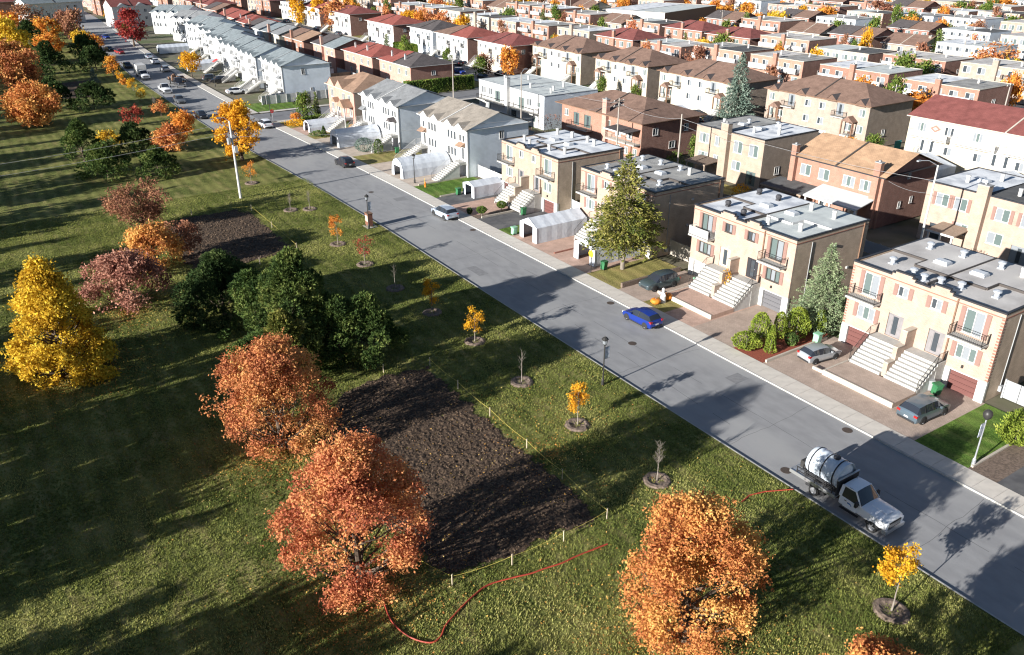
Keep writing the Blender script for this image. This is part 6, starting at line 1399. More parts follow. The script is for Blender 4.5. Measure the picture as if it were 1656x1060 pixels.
tempo(113.5, 94.0, 10, 9.5, 'gable', 'large white party tent in front of the big beige duplex', hr=3.4, hw=2.2)
tempo(114.5, 70.0, 9, 10, 'gable', 'large white marquee before the cream terrace, left one', hr=3.5, hw=2.4)
tempo(114.5, 57.5, 9, 11, 'gable', 'large white marquee before the cream terrace, right one', hr=3.3, hw=2.2)
tempo(112.5, 122.0, 8, 9, 'gable', 'white car shelter across the back street by the blue spruce', hr=3.0, hw=2.1)
tempo(106.5, 133.0, 8, 10, 'gable', 'white peaked shelter behind the long white flat-roofed house', hr=3.2, hw=2.3)

def street_lamp(x, y, label, h=4.5, banner=True, globe=False, grey=False, side=1, z=.12):
    m = 'galv' if grey else 'iron'
    root = thing('street_lamp', label, 'street lamp', (x, y, z), 0, 'lamp posts along the park street')
    put('post', MB().lathe([(.13, 0), (.13, .5), (.09, .6), (.06, .8), (.05, h - .75), (.08, h - .7)], n=12), [m], root)
    if globe: put('lantern', MB().lathe([(.001, h - .72), (.14, h - .68), (.28, h - .5), (.33, h - .25), (.26, h - .05), (.12, h + .06), (.001, h + .12)], n=14), ['iron'], root, smooth=True)
    else:
        l = put('lantern', MB().lathe([(.08, h - .7), (.17, h - .62), (.24, h - .2), (.30, h - .16), (.30, h - .1), (.18, h + .02), (.05, h + .1), (.001, h + .22)], n=8), ['iron'], root)
        put('lamp_glass', MB().lathe([(.18, h - .56), (.235, h - .24)], n=8), ['glass_curtain'], l)
    if banner:
        put('banner', MB().box(.10 * side, .55 * side, -.012, .012, h - 2.0, h - .95) if side > 0 else MB().box(-.55, -.10, -.012, .012, h - 2.0, h - .95), ['banner'], root)
        put('banner_arm', MB().tube((0, 0, h - .93), (.58 * side, 0, h - .93), .014, n=5).tube((0, 0, h - 2.02), (.58 * side, 0, h - 2.02), .014, n=5), [m], root)
    return root
street_lamp(39.6, 46.2, 'black lamp post with banner on the grass, right of the slim yellow tree')
street_lamp(39.8, 94.4, 'black lamp post with banner next to the brown kiosk')
street_lamp(54.7, 22.4, 'grey lamp post with black globe and banners at the edge of the right-hand lawn', 4.6, True, True, True, side=-1)
street_lamp(54.6, 110.3, 'slim black lamp post at the corner of the bright green lawn', 4.4, False)
street_lamp(52.3, 171.0, 'lamp post on the far corner of the side street', 6.5, False)
street_lamp(52.6, 214, 'lamp post in front of the white row', 4.6, False)
sp_ = thing('sign_post', 'black post with round yellow sign in front of the peaked car shelter', 'sign post', (54.4, 66.6, .12)); put('post', MB().tube((0, 0, 0), (0, 0, 3.9), .05, n=8), ['iron'], sp_)
sg = MB().tube((-.07, 0, 2.35), (-.10, 0, 2.35), .42, n=8); put('sign', sg, ['yellow_sign'], sp_)
pr_ = MB(); [pr_.box(-.108, -.101, -.25 + k * .09, -.2 + k * .09, 2.34, 2.42) for k in range(6)]; put('sign_print', pr_, ['dark_trim'], sp_)
st_ = thing('stop_sign', 'red stop sign on a thin post at the side street corner', 'stop sign', (50.6, 164.3, .12)); put('post', MB().tube((0, 0, 0), (0, 0, 2.6), .04, n=6), ['galv'], st_)
put('sign', MB().prism([(.38 * math.cos(R_(22.5 + 45 * k)), -.05, 2.4 + .38 * math.sin(R_(22.5 + 45 * k))) for k in range(8)], (0, -.02, 0)), ['red_sign'], st_)
fo = bpy.data.curves.new('sign_text', 'FONT'); fo.body = 'ARRÊT'; fo.size = .19; fo.align_x = 'CENTER'; fo.align_y = 'CENTER'; fo.extrude = .002; fo.materials.append(M['white_paint'])
_o = bpy.data.objects.new('t', fo); COL.objects.link(_o); bpy.context.view_layer.update(); _me = bpy.data.meshes.new_from_object(_o.evaluated_get(bpy.context.evaluated_depsgraph_get())); bpy.data.objects.remove(_o)
fx = link('sign_text', _me, st_, (0, -.075, 2.4)); fx.rotation_euler = (R_(90), 0, 0)
k = thing('kiosk', 'brown wooden notice kiosk by the road near the lamp post', 'kiosk', (40.3, 95.4, .12))
put('cabinet', MB().box(-.32, .32, -.5, .5, .15, 1.75), ['kiosk'], k); put('post', MB().box(-.4, -.3, -.5, -.4, 0, .15).box(.3, .4, -.5, -.4, 0, .15).box(-.4, -.3, .4, .5, 0, .15).box(.3, .4, .4, .5, 0, .15), ['black_trim'], k); put('cap', MB().box(-.38, .38, -.56, .56, 1.75, 1.83), ['brown_trim'], k)
put('notice', MB().box(-.332, -.322, -.35, .35, .7, 1.5), ['offwhite'], k)
tag(put('concrete_pad', MB().box(-.6, .9, -.9, .75, 0, .02), ['concrete'], None, (40.2, 95.3, .12)), 'concrete pad under the brown kiosk', 'concrete pad')
# utility poles and wires
def pole(x, y, h, label, m='pole_wood', arms=1, lamp=None, box=False, r=.15):
    root = thing('utility_pole', label, 'utility pole', (x, y, .08), 0, 'utility poles'); put('shaft', MB().tube((0, 0, 0), (0, 0, h), r, r * .6, 10), [m], root)
    for i in range(arms):
        a = put('crossarm', MB().box(-1.1, 1.1, -.06, .06, h - .5 - i * .8, h - .38 - i * .8), ['pole_wood'], root)
        put('insulator', MB().lathe([(.05, h - .38 - i * .8), (.06, h - .25 - i * .8), (.001, h - .2 - i * .8)], c=(-.95, 0), n=6).lathe([(.05, h - .38 - i * .8), (.06, h - .25 - i * .8), (.001, h - .2 - i * .8)], c=(.95, 0), n=6).lathe([(.05, h - .38 - i * .8), (.06, h - .25 - i * .8), (.001, h - .2 - i * .8)], c=(.4, 0), n=6), ['white_paint'], a)
    if lamp: put('lamp_arm', MB().tube((0, 0, h - .1), (lamp[0] * .5, lamp[1] * .5, h + .5), .04, n=6).tube((lamp[0] * .5, lamp[1] * .5, h + .5), (*lamp, h + .5), .04, n=6).box(lamp[0] - .35, lamp[0] + .2, lamp[1] - .12, lamp[1] + .12, h + .42, h + .56), ['galv'], root)
    if box: put('transformer', MB().lathe([(.001, h - 3.2), (.24, h - 3.15), (.26, h - 2.3), (.001, h - 2.2)], c=(-.5, -.1), n=10), ['galv'], root); put('terminal_box', MB().box(.1, .55, -.35, .1, h - 4.4, h - 3.5), ['white_paint'], root)
    return root
pole(29.9, 117.0, 11.1, 'pale concrete utility pole standing in the park before the egg-shaped maple', 'concrete_pole', 0, (-1.2, .3), True, .19)
pole(88, 48.3, 11.6, 'leaning-looking pale pole with curved street light behind the nearest duplex', 'concrete_pole', 0, (-1.8, 1.2), False, .15)
pole(88, 88.2, 10.5, 'bare grey pole right of the brown-roofed veranda house', 'pole_wood', 0)
pole(88, 102.5, 10.6, 'grey pole with crossarms before the brown-roofed veranda house', 'pole_wood', 2)
pole(88, 130.8, 11.0, 'grey pole in front of the long white flat-roofed house', 'pole_wood', 0, (1.4, .4))
pole(94.5, 168.5, 9.0, 'tall pale pole in front of the clipped hedge', 'pole_wood', 1)
pole(140.5, 88.0, 10.0, 'wooden pole with double crossarms between the beige duplex and the red-roofed terrace', 'pole_wood', 2)
pole(156, 76, 10.5, 'wooden pole with crossarm behind the red-roofed terrace', 'pole_wood', 1)
pole(152, 99, 9.5, 'slim grey pole behind the big beige duplex', 'pole_wood', 0)
for i in range(7): pole(218 + (i % 2) * 66, 120 + i * 42, 11, 'distant pole rising among the flat roofs, %s from the right' % ORD[i], 'pole_wood', 1)
def wire(a, b, sag, label, r=.018):
    a, b = Vector(a), Vector(b); mb = MB(); pts = [a.lerp(b, i / 12) - Vector((0, 0, sag * 4 * (i / 12) * (1 - i / 12))) for i in range(13)]
    for p, q in zip(pts, pts[1:]): mb.tube(p, q, r, n=4, caps=False)
    tag(put('overhead_wire', mb, ['wire']), label, 'wire', 'overhead wires')
wire((29.9, 117, 10.9), (-60, 121, 10.5), 2.2, 'upper overhead wire crossing the evergreen cluster'); wire((29.9, 117, 9.6), (-60, 119, 9.2), 2.2, 'lower overhead wire crossing the evergreen cluster')
wire((29.9, 117, 9.0), (88, 102.5, 9.6), 1.2, 'overhead wire spanning the road from the pale park pole')
for (a, b, w) in (((88, 48.3), (88, 88.2), 'nearest duplex roofs'), ((88, 88.2), (88, 102.5), 'grey poles'), ((88, 102.5), (88, 130.8), 'brown hip roof'), ((88, 130.8), (94.5, 168.5), 'long white house')):
    wire((*a, 9.9), (*b, 9.9), .7, 'overhead wire of the back lane near the ' + w)
wire((88, 88.2, 9.0), (95, 80, 6.5), .4, 'service wire to the beige duplex back'); wire((88, 102.5, 9.0), (92, 108, 6.4), .3, 'service wire to the veranda house'); wire((88, 48.3, 8.5), (95, 58, 6.5), .4, 'service wire to the orange-roofed duplex')
# wheeled bins
def bin_(x, y, m, label, rz=0.0):
    root = thing('wheeled_bin', label, 'bin', (x, y, .12), rz, 'wheeled bins on the driveways')
    put('tub', MB().prism([(-.24, -.26, .08), (.24, -.26, .08), (.24, .26, .08), (-.24, .26, .08)], (0, 0, .02)).prism([(-.26, -.22, .08), (.26, -.22, .08), (.30, -.32, .95), (-.30, -.32, .95)], (0, .56, 0)), [m], root)
    put('lid', MB().box(-.33, .33, -.36, .32, .955, 1.02).box(-.3, .3, .32, .38, .9, 1.0), [m], root)
    put('wheel', MB().tube((-.3, .24, .11), (-.24, .24, .11), .11, n=10).tube((.24, .24, .11), (.3, .24, .11), .11, n=10), ['tyre'], root)
for x, y, m, rz, lb in ((61.4, 41.3, 'bin_pale', 1.6, 'pale green bin behind the small silver hatchback'), (61.9, 29.7, 'bin_green', 1.2, 'green bin between the stairs and the grey crossover, lid up high'), (61.7, 57.3, 'bin_pale', 1.6, 'pale green bin by the stairs next to the dark teal crossover'),
                        (56.4, 66.7, 'bin_green', 1.7, 'dark green bin beside the conifer trunk and car shelter'), (57.1, 101.2, 'bin_green', 1.6, 'green bin beside the small white car shelter'), (59.8, 88.2, 'bin_green', 1.5, 'green bin under the stairs of the white-roofed brick duplex'), (54.4, 82.3, 'bin_pale', 1.6, 'pale green bin at the front corner of the peaked car shelter'),
                        (62.0, 30.5, 'grey_trim', .8, 'grey bin squeezed beside the nearest stairs'), (60.6, 128.6, 'bin_green', 1.4, 'green bin beside the grey-roofed white duplex'), (59.5, 205.8, 'bin_green', 1.4, 'green bin by the corner house of the white row')):
    bin_(x, y, m, lb, rz)
# shrubs: dense clipped or cone-shaped foliage
def shrub(label, x, y, h, R, shape, m, n, size, seed, clear=.02, name='shrub', cat='shrub', group=None):
    rs = np.random.RandomState(seed); root = thing(name, label, cat, (x, y, .12), 0, group); t = rs.rand(n); a = rs.uniform(0, 2 * np.pi, n)
    if shape == 'ball': ph = np.arccos(1 - 2 * t); rr = R * np.sin(ph); zz = h * clear + (h * (1 - clear)) * (1 - np.cos(ph)) / 2
    elif shape == 'cone': zz = h * (clear + (1 - clear) * t); rr = R * (1 - t) ** .7
    elif shape == 'bullet': zz = h * (clear + (1 - clear) * t); rr = R * np.sqrt(np.maximum(0, 1 - t ** 2.6)) * (.75 + .25 * np.minimum(1, t * 4))
    elif shape == 'loose': ph = np.arccos(1 - 2 * t); rr = R * np.sin(ph) * rs.uniform(.5, 1.15, n); zz = h * (1 - np.cos(ph)) / 2 * rs.uniform(.8, 1.1, n)
    bump = 1 + .10 * np.sin(a * 5 + zz * 3 + seed) + .06 * np.sin(a * 11 - zz * 7); rr = rr * bump * rs.uniform(.86, 1.04, n)
    C = np.c_[rr * np.cos(a), rr * np.sin(a), zz]; N = np.c_[np.cos(a), np.sin(a), .5 * np.ones(n)]
    up = unit(N * .6 + np.array([0, 0, .8]) + rs.normal(0, .35, (n, 3))); L = (size * rs.uniform(.6, 1.3, n))[:, None]; sd_ = unit(np.cross(up, rs.normal(0, 1, (n, 3)))) * L * .42
    V = np.stack([C - up * L * .5, C + sd_, C + up * L, C - sd_], 1).reshape(-1, 3)
    core = MB(); k = 10
    prof = [(R * .05 + .02, 0), (R * .05 + .02, h * clear + .02)] + [(R * .78 * f, h * (clear + (1 - clear) * tt) * .93) for tt, f in ((.05, .6), (.3, .9), (.5, .92), (.7, .75), (.9, .35), (.97, .05))] if shape != 'cone' else [(R * .8 * (1 - tt) + .01, h * (clear + (1 - clear) * tt) * .93) for tt in (0, .3, .6, .98)]
    put('stem', MB().tube((0, 0, -.02), (0, 0, h * .7), .04, .02, 6), ['bark_grey'], root); link('foliage', np_mesh('foliage', V, quads(n), m), root); return root
SH = [('round yellow-green ball shrub at the kerb end of the red mulch bed', 55.0, 44.2, 1.5, 1.25, 'ball', 'thuja', 1900), ('tall bullet-shaped thuja right behind the ball shrub', 57.2, 44.6, 2.9, 1.0, 'bullet', 'thuja', 2300), ('slim leaning thuja at the front of the red mulch bed', 56.3, 42.5, 2.7, .55, 'cone', 'thuja', 1300),
      ('narrow dark thuja in the middle of the red mulch bed', 59.2, 44.0, 2.7, .6, 'bullet', 'thuja', 1300), ('broad thuja farther back in the red mulch bed', 61.0, 43.4, 2.9, 1.15, 'bullet', 'thuja', 2500), ('small low shrub near the edge of the red mulch bed', 58.9, 42.3, 1.2, .55, 'ball', 'needle_mid', 700), ('slender thuja by the sage conifer', 63.3, 42.6, 2.4, .55, 'bullet', 'thuja', 1100),
      ('rounded dark shrub under the sage conifer', 66.0, 43.4, 2.2, .9, 'loose', 'needle_mid', 900),
      ('ball-shaped topiary on a short stem nearest the pale blue car', 54.8, 90.9, 1.3, .65, 'ball', 'leaf_green', 1000), ('ball-shaped topiary on a short stem farther from the kerb', 58.3, 91.4, 1.3, .65, 'ball', 'leaf_green', 1000), ('dark little ball shrub in the shade of the pale blue car', 53.9, 92.6, .8, .35, 'ball', 'needle_dark', 300),
      ('grey-green ball shrub before the bluish car shelter', 56.2, 132.6, 2.4, 1.5, 'ball', 'needle_blue', 1700), ('dark green egg-shaped shrub next to the grey-green ball', 57.8, 130.2, 2.5, .85, 'bullet', 'needle_mid', 1200), ('small pointed shrub before the low rounded shelter', 54.6, 147.3, 2.0, .6, 'cone', 'needle_mid', 600), ('low spreading shrub before the pink house', 53.8, 148.6, 1.0, 1.4, 'loose', 'leaf_green', 500),
      ('small pointed shrub by the pink house porch', 60.0, 148.4, 2.0, .7, 'cone', 'needle_mid', 500), ('orange-tinged small shrub by the pink house', 60.2, 146.8, 1.7, .9, 'loose', 'leaf_gold', 500), ('yellow-green feathery shrub at the edge of the right-hand lawn', 60.2, 22.3, 1.6, 1.3, 'loose', 'thuja', 2600), ('second feathery shrub at the right frame edge', 62.2, 23.0, 1.6, 1.1, 'loose', 'thuja', 1800),
      ('upright bright thuja between the two middle duplexes', 66.8, 82.6, 4.4, 1.25, 'bullet', 'thuja', 2400), ('yellow potted bush on the landing between the stairs', 61.9, 53.5, 3.3, .5, 'loose', 'leaf_gold', 260), ('small green bush by the corner house of the white row', 57.8, 207.5, 1.6, 1.1, 'loose', 'leaf_green', 400),
      ('olive bush behind the nearest duplex roof', 88.5, 44.6, 2.8, 1.9, 'loose', 'leaf_green', 900), ('young green bush beside the bare grey pole', 92.6, 93.4, 3.0, 1.6, 'loose', 'leaf_green', 700), ('small orange maple bush in the shaded back yard', 90.0, 77.0, 2.2, 1.4, 'loose', 'leaf_gold', 600), ('leafless thorny bush by the white house', 90.5, 124.5, 4.0, 2.6, 'loose', 'leaf_brown', 420), ('brown garden bed bush at the side street corner', 53.6, 160.0, 1.1, 2.2, 'loose', 'leaf_gold', 700)]
for i, (lb, x, y, h, R, s, m, n) in enumerate(SH):
    shrub(lb, x, y, h, R, s, m, n, .12 if n > 800 else .16, 200 + i, clear=.3 if 'topiary' in lb else .02)
# clipped hedges
def hedge(x0, x1, y0, y1, h, n, label, m='leaf_green', size=.16):
    root = thing('hedge', label, 'hedge', ((x0 + x1) / 2, (y0 + y1) / 2, .06)); w, d = (x1 - x0) / 2, (y1 - y0) / 2
    f = NR.randint(0, 5, n); u, v = NR.uniform(-1, 1, n), NR.rand(n); X = np.where(f == 0, -w, np.where(f == 1, w, u * w)); Y = np.where(f == 2, -d, np.where(f == 3, d, NR.uniform(-1, 1, n) * d)); Z = np.where(f == 4, h, v * h)
    C = np.c_[X, Y, Z] + NR.normal(0, .06, (n, 3)); V = leaf_quads(C, np.c_[X, Y, Z * 0 + .5], size * NR.uniform(.6, 1.2, n)); link('foliage', np_mesh('foliage', V, quads(n), m), root)
    put('inner_branches', MB().box(-w + .15, w - .15, -d + .15, d - .15, 0, h - .15), ['needle_dark'], root)
hedge(86.5, 104.5, 176.0, 177.8, 3.2, 9000, 'long clipped olive hedge along the side street', 'leaf_green', .2)
hedge(55.5, 63, 160.8, 161.8, 1.2, 1500, 'low hedge at the side street corner garden')
hedge(119.5, 123.8, 243, 252, 2.4, 2500, 'bright hedge in front of the red-roofed white house', 'thuja', .22)
# fences made of boards
def board_fence(a, b, h, label, m='white_paint', bw=1.2, gap=.02, cat='fence', z=.1):
    a, b = Vector((*a, z)), Vector((*b, z)); L = (b - a).length; ang = math.atan2(b.y - a.y, b.x - a.x); root = thing('fence', label, cat, a, ang, None); n = max(1, round(L / bw)); w = L / n
    bd = MB().box(.02, w - gap, -.02, .02, .05, h).mesh('board', [M[m]]); po = MB().box(-.06, .06, -.06, .06, 0, h + .08).mesh('post', [M[m]])
    for i in range(n): link('board', bd, root, (i * w, 0, 0))
    for i in range(0, n + 1, 2 if bw < 2 else 1): link('post', po, root, (i * w, -.05, 0))
board_fence((64.6, 98.6), (64.6, 108.0), 1.9, 'white vinyl fence closing the gap beside the bright green lawn')
board_fence((65.4, 79.8), (65.4, 84.6), 2.1, 'pale corrugated fence between the two middle duplexes', 'fence_siding')
board_fence((66.0, 60.8), (66.0, 66.2), 1.9, 'weathered white fence beside the lawn of the yellowing conifer', 'offwhite')
board_fence((55.8, 184.3), (71, 184.3), 1.9, 'long white fence around the corner lot of the white row')
board_fence((54.8, 184.3), (60.8, 186.6), 1.9, 'short white fence return at the corner lot of the white row')
board_fence((66, 26.4), (66, 22.8), 1.7, 'grey gate and fence at the right edge of the nearest duplex', 'grey_trim')
board_fence((76, 41.5), (88, 41.5), 1.5, 'grey chain-link fence in the back yard behind the sage conifer', 'grey_trim'); board_fence((76, 45.6), (90, 45.6), 1.5, 'blue-tinted back yard fence between the two nearest duplexes', 'grey_trim')
for i, y in enumerate((63.5, 82.0, 103.5, 126.5, 148, 208, 226, 244, 262)): board_fence((75.5, y), (87.5, y), 1.6, 'weathered back yard fence, %s along the back gardens' % ORD[i], 'wood_deck' if i % 2 else 'grey_trim')
for i, (y0, y1) in enumerate(((20, 60), (60, 98), (98, 126), (126, 163), (186, 230), (230, 290))): board_fence((86.2, y0), (86.2, y1), 1.5, 'long fence of the back lane, %s length from the near end' % ORD[i], 'wood_deck' if i % 2 else 'grey_trim', bw=2.0)
# retaining kerbs of the front gardens
def kerbstone(x0, x1, y, h, label, m='offwhite', w=.18): tag(put('garden_kerb', MB().box(x0, x1, -w / 2, w / 2, 0, h), [m], None, (0, y, .1)), label, 'garden kerb')
kerbstone(54.4, 62.8, 41.3, .28, 'pale concrete kerb between the red mulch bed and the silver hatchback'); kerbstone(54.6, 63.2, 61.5, .55, 'low stone retaining wall beside the dark teal crossover', 'mulch_brown', .3); kerbstone(54.3, 62.5, 101.7, .2, 'pale kerb along the bright green lawn'); kerbstone(54.3, 60.5, 90.1, .25, 'kerb under the round topiary shrubs'); kerbstone(54.4, 63, 108.7, .22, 'pale path edge behind the bright green lawn'); kerbstone(54.4, 64, 22.3, .15, 'sand-coloured edging of the right-hand lawn')
kerbstone(54.6, 60.2, 73.9, .16, 'terracotta kerb between the two peaked car shelters', 'red_trim')
# garden decorations, hydrant
def pumpkin(x, y, r, label):
    mb = MB(); n = 20
    for j, (rr, z) in enumerate([(.15, 0), (.7, .12), (1, .45), (.95, .8), (.6, 1.05), (.12, 1.0)]):
        for k_ in range(n): a = 2 * math.pi * k_ / n; q = rr * r * (1 - .09 * (k_ % 2)); mb.v.append((q * math.cos(a), q * math.sin(a), z * r))
        if j:
            for k_ in range(n): mb.f.append(((j - 1) * n + k_, (j - 1) * n + (k_ + 1) % n, j * n + (k_ + 1) % n, j * n + k_)); mb.m.append(0)
    root = thing('pumpkin', label, 'pumpkin', (x, y, .12)); put('shell', mb, ['pumpkin'], root, smooth=True); put('stalk', MB().tube((0, 0, r * .98), (.04, 0, r * 1.25), .05, .03, 6), ['bark_grey'], root)
pumpkin(54.8, 56.3, .55, 'big orange garden pumpkin nearest the kerb'); pumpkin(56.6, 56.5, .6, 'big orange garden pumpkin beside the white figure')
g_ = thing('garden_figure', 'white ghost-like garden figure between the orange pumpkins', 'garden figure', (55.7, 56.2, .12)); put('robe', MB().lathe([(.34, 0), (.30, .5), (.2, 1.05), (.13, 1.2), (.17, 1.36), (.15, 1.55), (.001, 1.64)], n=14), ['white_paint'], g_, smooth=True); put('sleeve', MB().tube((0, .18, 1.05), (-.1, .42, .8), .08, .1, 8).tube((0, -.18, 1.05), (-.1, -.42, .8), .08, .1, 8), ['white_paint'], g_)
hy = thing('hydrant', 'orange hydrant marker on the bright green lawn', 'hydrant', (54.9, 107.4, .12)); put('barrel', MB().lathe([(.16, 0), (.12, .08), (.12, .6), (.15, .64), (.1, .78), (.001, .84)], n=10), ['pumpkin'], hy); put('nozzle', MB().tube((-.22, 0, .45), (.22, 0, .45), .055, n=8), ['pumpkin'], hy); put('marker', MB().box(-.02, .02, .14, .18, 0, 1.3), ['yellow_sign'], hy)
# rope, stakes and hose round the beds
def line(pts, r, m, z=None):
    mb = MB()
    for p, q in zip(pts, pts[1:]): mb.tube(p, q, r, n=5, caps=False)
    return put('line', mb, [m])
ST1 = [(24.9, 58.4), (28.9, 57.3), (28.95, 52.4), (28.9, 47.2), (28.85, 41.9), (28.8, 37.4), (28.7, 32.3), (25, 32.1), (21.1, 32.1), (17.2, 32.6), (15.9, 36.1)]
SL = ['at the back left of the big bed', 'at the back right corner of the big bed', 'second on the long road side of the big bed', 'third on the long road side of the big bed', 'fourth on the long road side of the big bed', 'fifth on the long road side of the big bed', 'at the front right corner of the big bed', 'first on the front edge of the big bed', 'second on the front edge of the big bed', 'at the front tip of the big bed', 'by the oak with the red hose']
for (x, y), lb in zip(ST1, SL): tag(put('stake', MB().box(-.045, .045, -.02, .02, -.1, .85), ['stake'], None, (x, y, .12), RNG.uniform(0, 1)), 'short wooden stake ' + lb, 'stake', 'stakes round the soil beds')
rope = [];
for a, b in zip(ST1[1:], ST1[2:]):
    for i in range(6): u = i / 6; rope.append((a[0] + (b[0] - a[0]) * u, a[1] + (b[1] - a[1]) * u, .82 - .22 * 4 * u * (1 - u) * .6))
o = line(rope + [(*ST1[-1], .82)], .013, 'yellow_rope'); o.name = 'rope'; tag(o, 'yellow rope strung on stakes round the big soil bed', 'rope')
ST2 = [(22, 112.9), (29.4, 110.3), (29.4, 101.7), (29.3, 92.2), (24.0, 89.8)]
for (x, y), lb in zip(ST2, ('at the back edge of the far bed', 'at the back right corner of the far bed', 'half way along the road side of the far bed', 'at the front right corner of the far bed', 'at the front edge of the far bed')): tag(put('stake', MB().box(-.05, .05, -.02, .02, -.1, .85), ['stake'], None, (x, y, .12)), 'short wooden stake ' + lb, 'stake', 'stakes round the soil beds')
o = line([(*p, .75) for p in ST2], .014, 'yellow_rope'); o.name = 'rope'; tag(o, 'yellow rope strung on stakes round the far soil bed', 'rope')
HP = [(13.2, 36.2), (13.3, 34.2), (12.95, 32.2), (13.1, 30.9), (13.5, 30.0), (14.1, 29.4), (14.7, 29.5), (15.4, 30.1), (16.9, 30.8), (18.0, 31.2), (19.0, 31.4), (20.5, 31.1), (21.6, 30.8), (22.5, 30.7), (23.7, 30.5), (24.7, 30.5), (26, 30.4), (27.3, 30.3)]
hp = []
for i in range(len(HP) - 1):
    p0, p1, p2, p3 = HP[max(0, i - 1)], HP[i], HP[i + 1], HP[min(len(HP) - 1, i + 2)]
    for k_ in range(5):
        u = k_ / 5; f = lambda a, b, c, d: .5 * (2 * b + (c - a) * u + (2 * a - 5 * b + 4 * c - d) * u * u + (3 * b - a - 3 * c + d) * u ** 3); hp.append((f(p0[0], p1[0], p2[0], p3[0]), f(p0[1], p1[1], p2[1], p3[1]), .19))
o = line(hp, .055, 'red_hose'); o.name = 'hose'; tag(o, 'red fire hose winding over the grass from the oak', 'hose')
o = line([(37.4, 28.6, .19), (38.4, 28.8, .19), (39.6, 28.5, .19), (41.4, 27.6, .2)], .05, 'red_hose'); o.name = 'hose'; tag(o, 'short end of red hose in the grass near the tank truck', 'hose')
# back yards: sheds, porch roofs, pools, gazebos
def shed(x, y, w, d, m, rm, label, rz=0.0, h=2.1):
    root = thing('garden_shed', label, 'shed', (x, y, .07), rz); put('wall', MB().box(-w / 2, w / 2, -d / 2, d / 2, 0, h), [m], root)
    put('roof', MB().prism([(-w / 2 - .15, -d / 2 - .15, h), (w / 2 + .15, -d / 2 - .15, h), (0, -d / 2 - .15, h + w * .28)], (0, d + .3, 0)), [rm], root); put('door', MB().box(-.45, .45, -d / 2 - .04, -d / 2 - .002, .05, 1.9), ['grey_trim'], root)
SHEDS = [(80, 43.6, 2.4, 2.4, 'white_siding', 'shingle_grey', 'small white shed with blue door behind the sage conifer'), (83, 120, 2.6, 2.2, 'white_siding', 'shingle_tan', 'white shed behind the tan-roofed white duplex'), (84, 196, 2.6, 2.6, 'white_siding', 'roof_white', 'white shed in the yard behind the corner house of the white row'), (82, 214, 2.6, 2.4, 'bluegrey_siding', 'shingle_grey', 'grey shed in the dark back yards of the white row'),
         (83.5, 232, 2.4, 2.4, 'white_siding', 'shingle_dark', 'white shed with dark roof in the back yards of the white row'), (83, 158, 2.4, 2.4, 'white_siding', 'shingle_grey', 'white shed behind the salmon pink house'), (90, 58.8, 2.2, 2.0, 'white_siding', 'roof_white', 'white shed by the porch of the orange-roofed duplex'), (98, 182, 2.8, 2.2, 'white_siding', 'roof_white', 'white gazebo-like shed by the long hedge')]
for a in SHEDS: shed(*a)
def porch(x0, x1, y0, y1, h, drop, m, label, posts=True, edge='white_paint'):
    root = thing('porch_roof', label, 'porch', (x0, (y0 + y1) / 2, .07)); d = (y1 - y0) / 2; w = x1 - x0
    put('roof', MB().prism([(0, -d, h - drop), (w, -d, h), (w, -d, h + .12), (0, -d, h - drop + .12)], (0, 2 * d, 0)), [m], root); put('fascia', MB().box(-.06, -.001, -d, d, h - drop - .1, h - drop + .14), [edge], root)
    if posts:
        for s in (-1, 0, 1): put('post', MB().box(.1, .3, s * (d - .3) - .1, s * (d - .3) + .1, 0, h - drop + .02), [edge], root)
    put('floor', MB().box(0, w, -d, d, 0, .3), ['concrete'], root)
porch(90.6, 94.5, 58.8, 67.0, 3.9, .8, 'canopy_white', 'big white sloping porch roof behind the orange-roofed duplex'); porch(90.4, 94.5, 67.2, 74.2, 3.3, .4, 'roof_dark', 'flat black carport roof with yellow wood edge', True, 'wood_deck')
porch(91.8, 95.2, 86.2, 90.5, 2.9, .3, 'mulch_brown', 'small brown lean-to roof by the chimney of the beige duplex', True, 'beige_brick'); porch(92.6, 96, 47.0, 50.5, 2.9, .3, 'wood_deck', 'small brown lean-to by the tall brick chimney at the right')
porch(88.3, 91.4, 100.8, 106.5, 5.3, .2, 'shingle_dark', 'dark awning over the corner veranda', False)
for x, y, r, lb in ((83.5, 152.5, 2.2, 'round pool with dark cover behind the grey-roofed white duplex'), (116.5, 171, 4.5, 'blue-covered pool tent behind the long white house'), (116, 219, 5.0, 'green-banked garden pond before the half red roof')):
    pl = thing('pool', lb, 'pool', (x, y, .07)); put('rim', MB().lathe([(r, 0), (r, 1.0), (r - .1, 1.0), (r - .12, .8)], n=24), ['white_paint'], pl); put('cover', MB().lathe([(r - .12, .8), (r * .5, 1.05), (.001, 1.15)], n=24), ['blue_tarp'], pl)
tf = thing('trellis', 'teal garden trellis beside the big beige duplex', 'trellis', (134, 81.5, .07)); put('frame', MB().box(-.9, .9, -.05, .05, .3, .42).box(-.9, .9, -.05, .05, 1.9, 2.02).box(-.9, -.78, -.05, .05, 0, 2).box(.78, .9, -.05, .05, 0, 2), ['teal_cloth'], tf); put('panel', MB().box(-.78, .78, -.02, .02, .42, 1.9), ['teal_cloth'], tf)
aw = thing('awning', 'small red awning on the white row behind the yellow verge tree', 'awning', (60.6, 240, 2.4)); put('cloth', MB().prism([(-1.2, -1.2, 0), (0, -1.2, .7), (0, -1.2, .75), (-1.2, -1.2, .05)], (0, 2.4, 0)), ['red_sign'], aw)
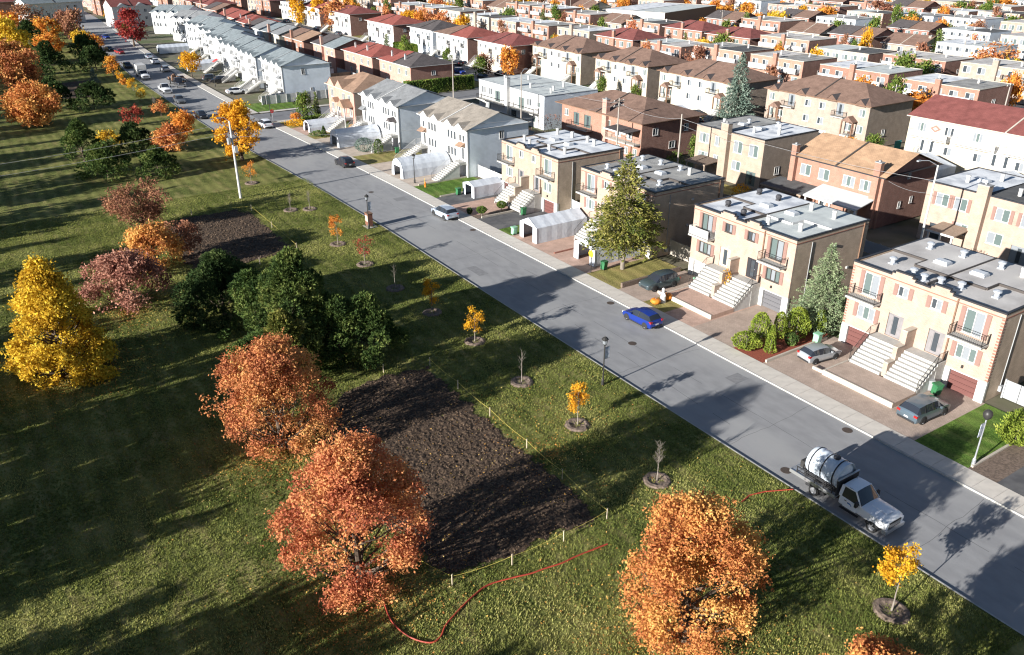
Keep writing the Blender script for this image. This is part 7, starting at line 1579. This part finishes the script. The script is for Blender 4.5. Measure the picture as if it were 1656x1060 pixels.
# clutter of the farther blocks: sheds and parked cars, each copied from one model
rs6 = random.Random(66)
sh0 = [o for o in bpy.data.objects if o.name.startswith('garden_shed') and o.parent is None][:3]; snS = [snapshot(o) for o in sh0]
carp = [o for o in bpy.data.objects if o.name.startswith('parked_car') and o.parent is None][:12]; snC = [snapshot(o) for o in carp]
CW = {'car_blue': 'blue', 'car_silver': 'silver', 'car_slate': 'slate grey', 'car_teal': 'dark teal', 'car_paleblue': 'pale blue', 'car_black': 'black', 'car_white': 'white', 'car_grey': 'grey', 'car_red': 'red'}
for si, sx in enumerate(STREETS[:5]):
    y = 30 + rs6.uniform(0, 12); n = 0
    while y < 420:
        for s in (-1, 1):
            x = sx + s * 3.5
            if in_view(x, y, 1, 0) and rs6.random() < .62 and not (165 < y < 178) and not (si == 0 and y < 200 and any(abs(x - v[0]) < 4 and abs(y - v[1]) < 6 for v in ((118.5, 86), (121.5, 131), (121.2, 190), (121.3, 178.5)))):
                i = rs6.randrange(len(carp)); pn = [c for c in carp[i].children if c.name.startswith('body')][0].data.materials[0].name
                dup(carp[i], (x, y, 0), R_(90 * s), '%s car at the kerb, %s along the %s street behind' % (CW.get(pn, 'dark'), ORD[min(n, 48)], ORD[si]), 'cars parked in the streets behind', carp[i].scale, snC[i]); n += 1
        y += rs6.uniform(6.5, 15)
for ri in range(7):
    bx = 152 + 67 * (ri // 2) if ri % 2 == 0 else 152 + 67 * (ri // 2) + 4; n = 0; y = 40 + rs6.uniform(0, 15)
    while y < 330:
        x = bx + rs6.uniform(-3, 3)
        if in_view(x, y, 1, 0):
            i = rs6.randrange(len(sh0)); dup(sh0[i], (x, y, .05), rs6.choice([0, 1.57, -1.57]), 'small garden shed, %s from the near end in the %s line of back yards' % (ORD[min(n, 48)], ORD[ri]), 'garden sheds in the far back yards', None, snS[i]); n += 1
        y += rs6.uniform(12, 26)
for ri in range(4):
    for j in range(9):
        y0 = 45 + j * 26; x = 149.5 + 67 * ri
        if in_view(x, y0 + 12, 1, 0): board_fence((x, y0), (x, y0 + 24), 1.7, 'back yard fence, %s length of the %s far line' % (ORD[j], ORD[ri]), rs6.choice(['wood_deck', 'grey_trim', 'offwhite']), bw=3.0)
# service bits on the side walls of the near duplexes: meters, vents, conduits
for (fy, fx, H_) in ((33.65, 63.6, 8), (53.7, 63.6, 8), (73.1, 63.0, 8), (91.6, 62.9, 7.9)):
    pass
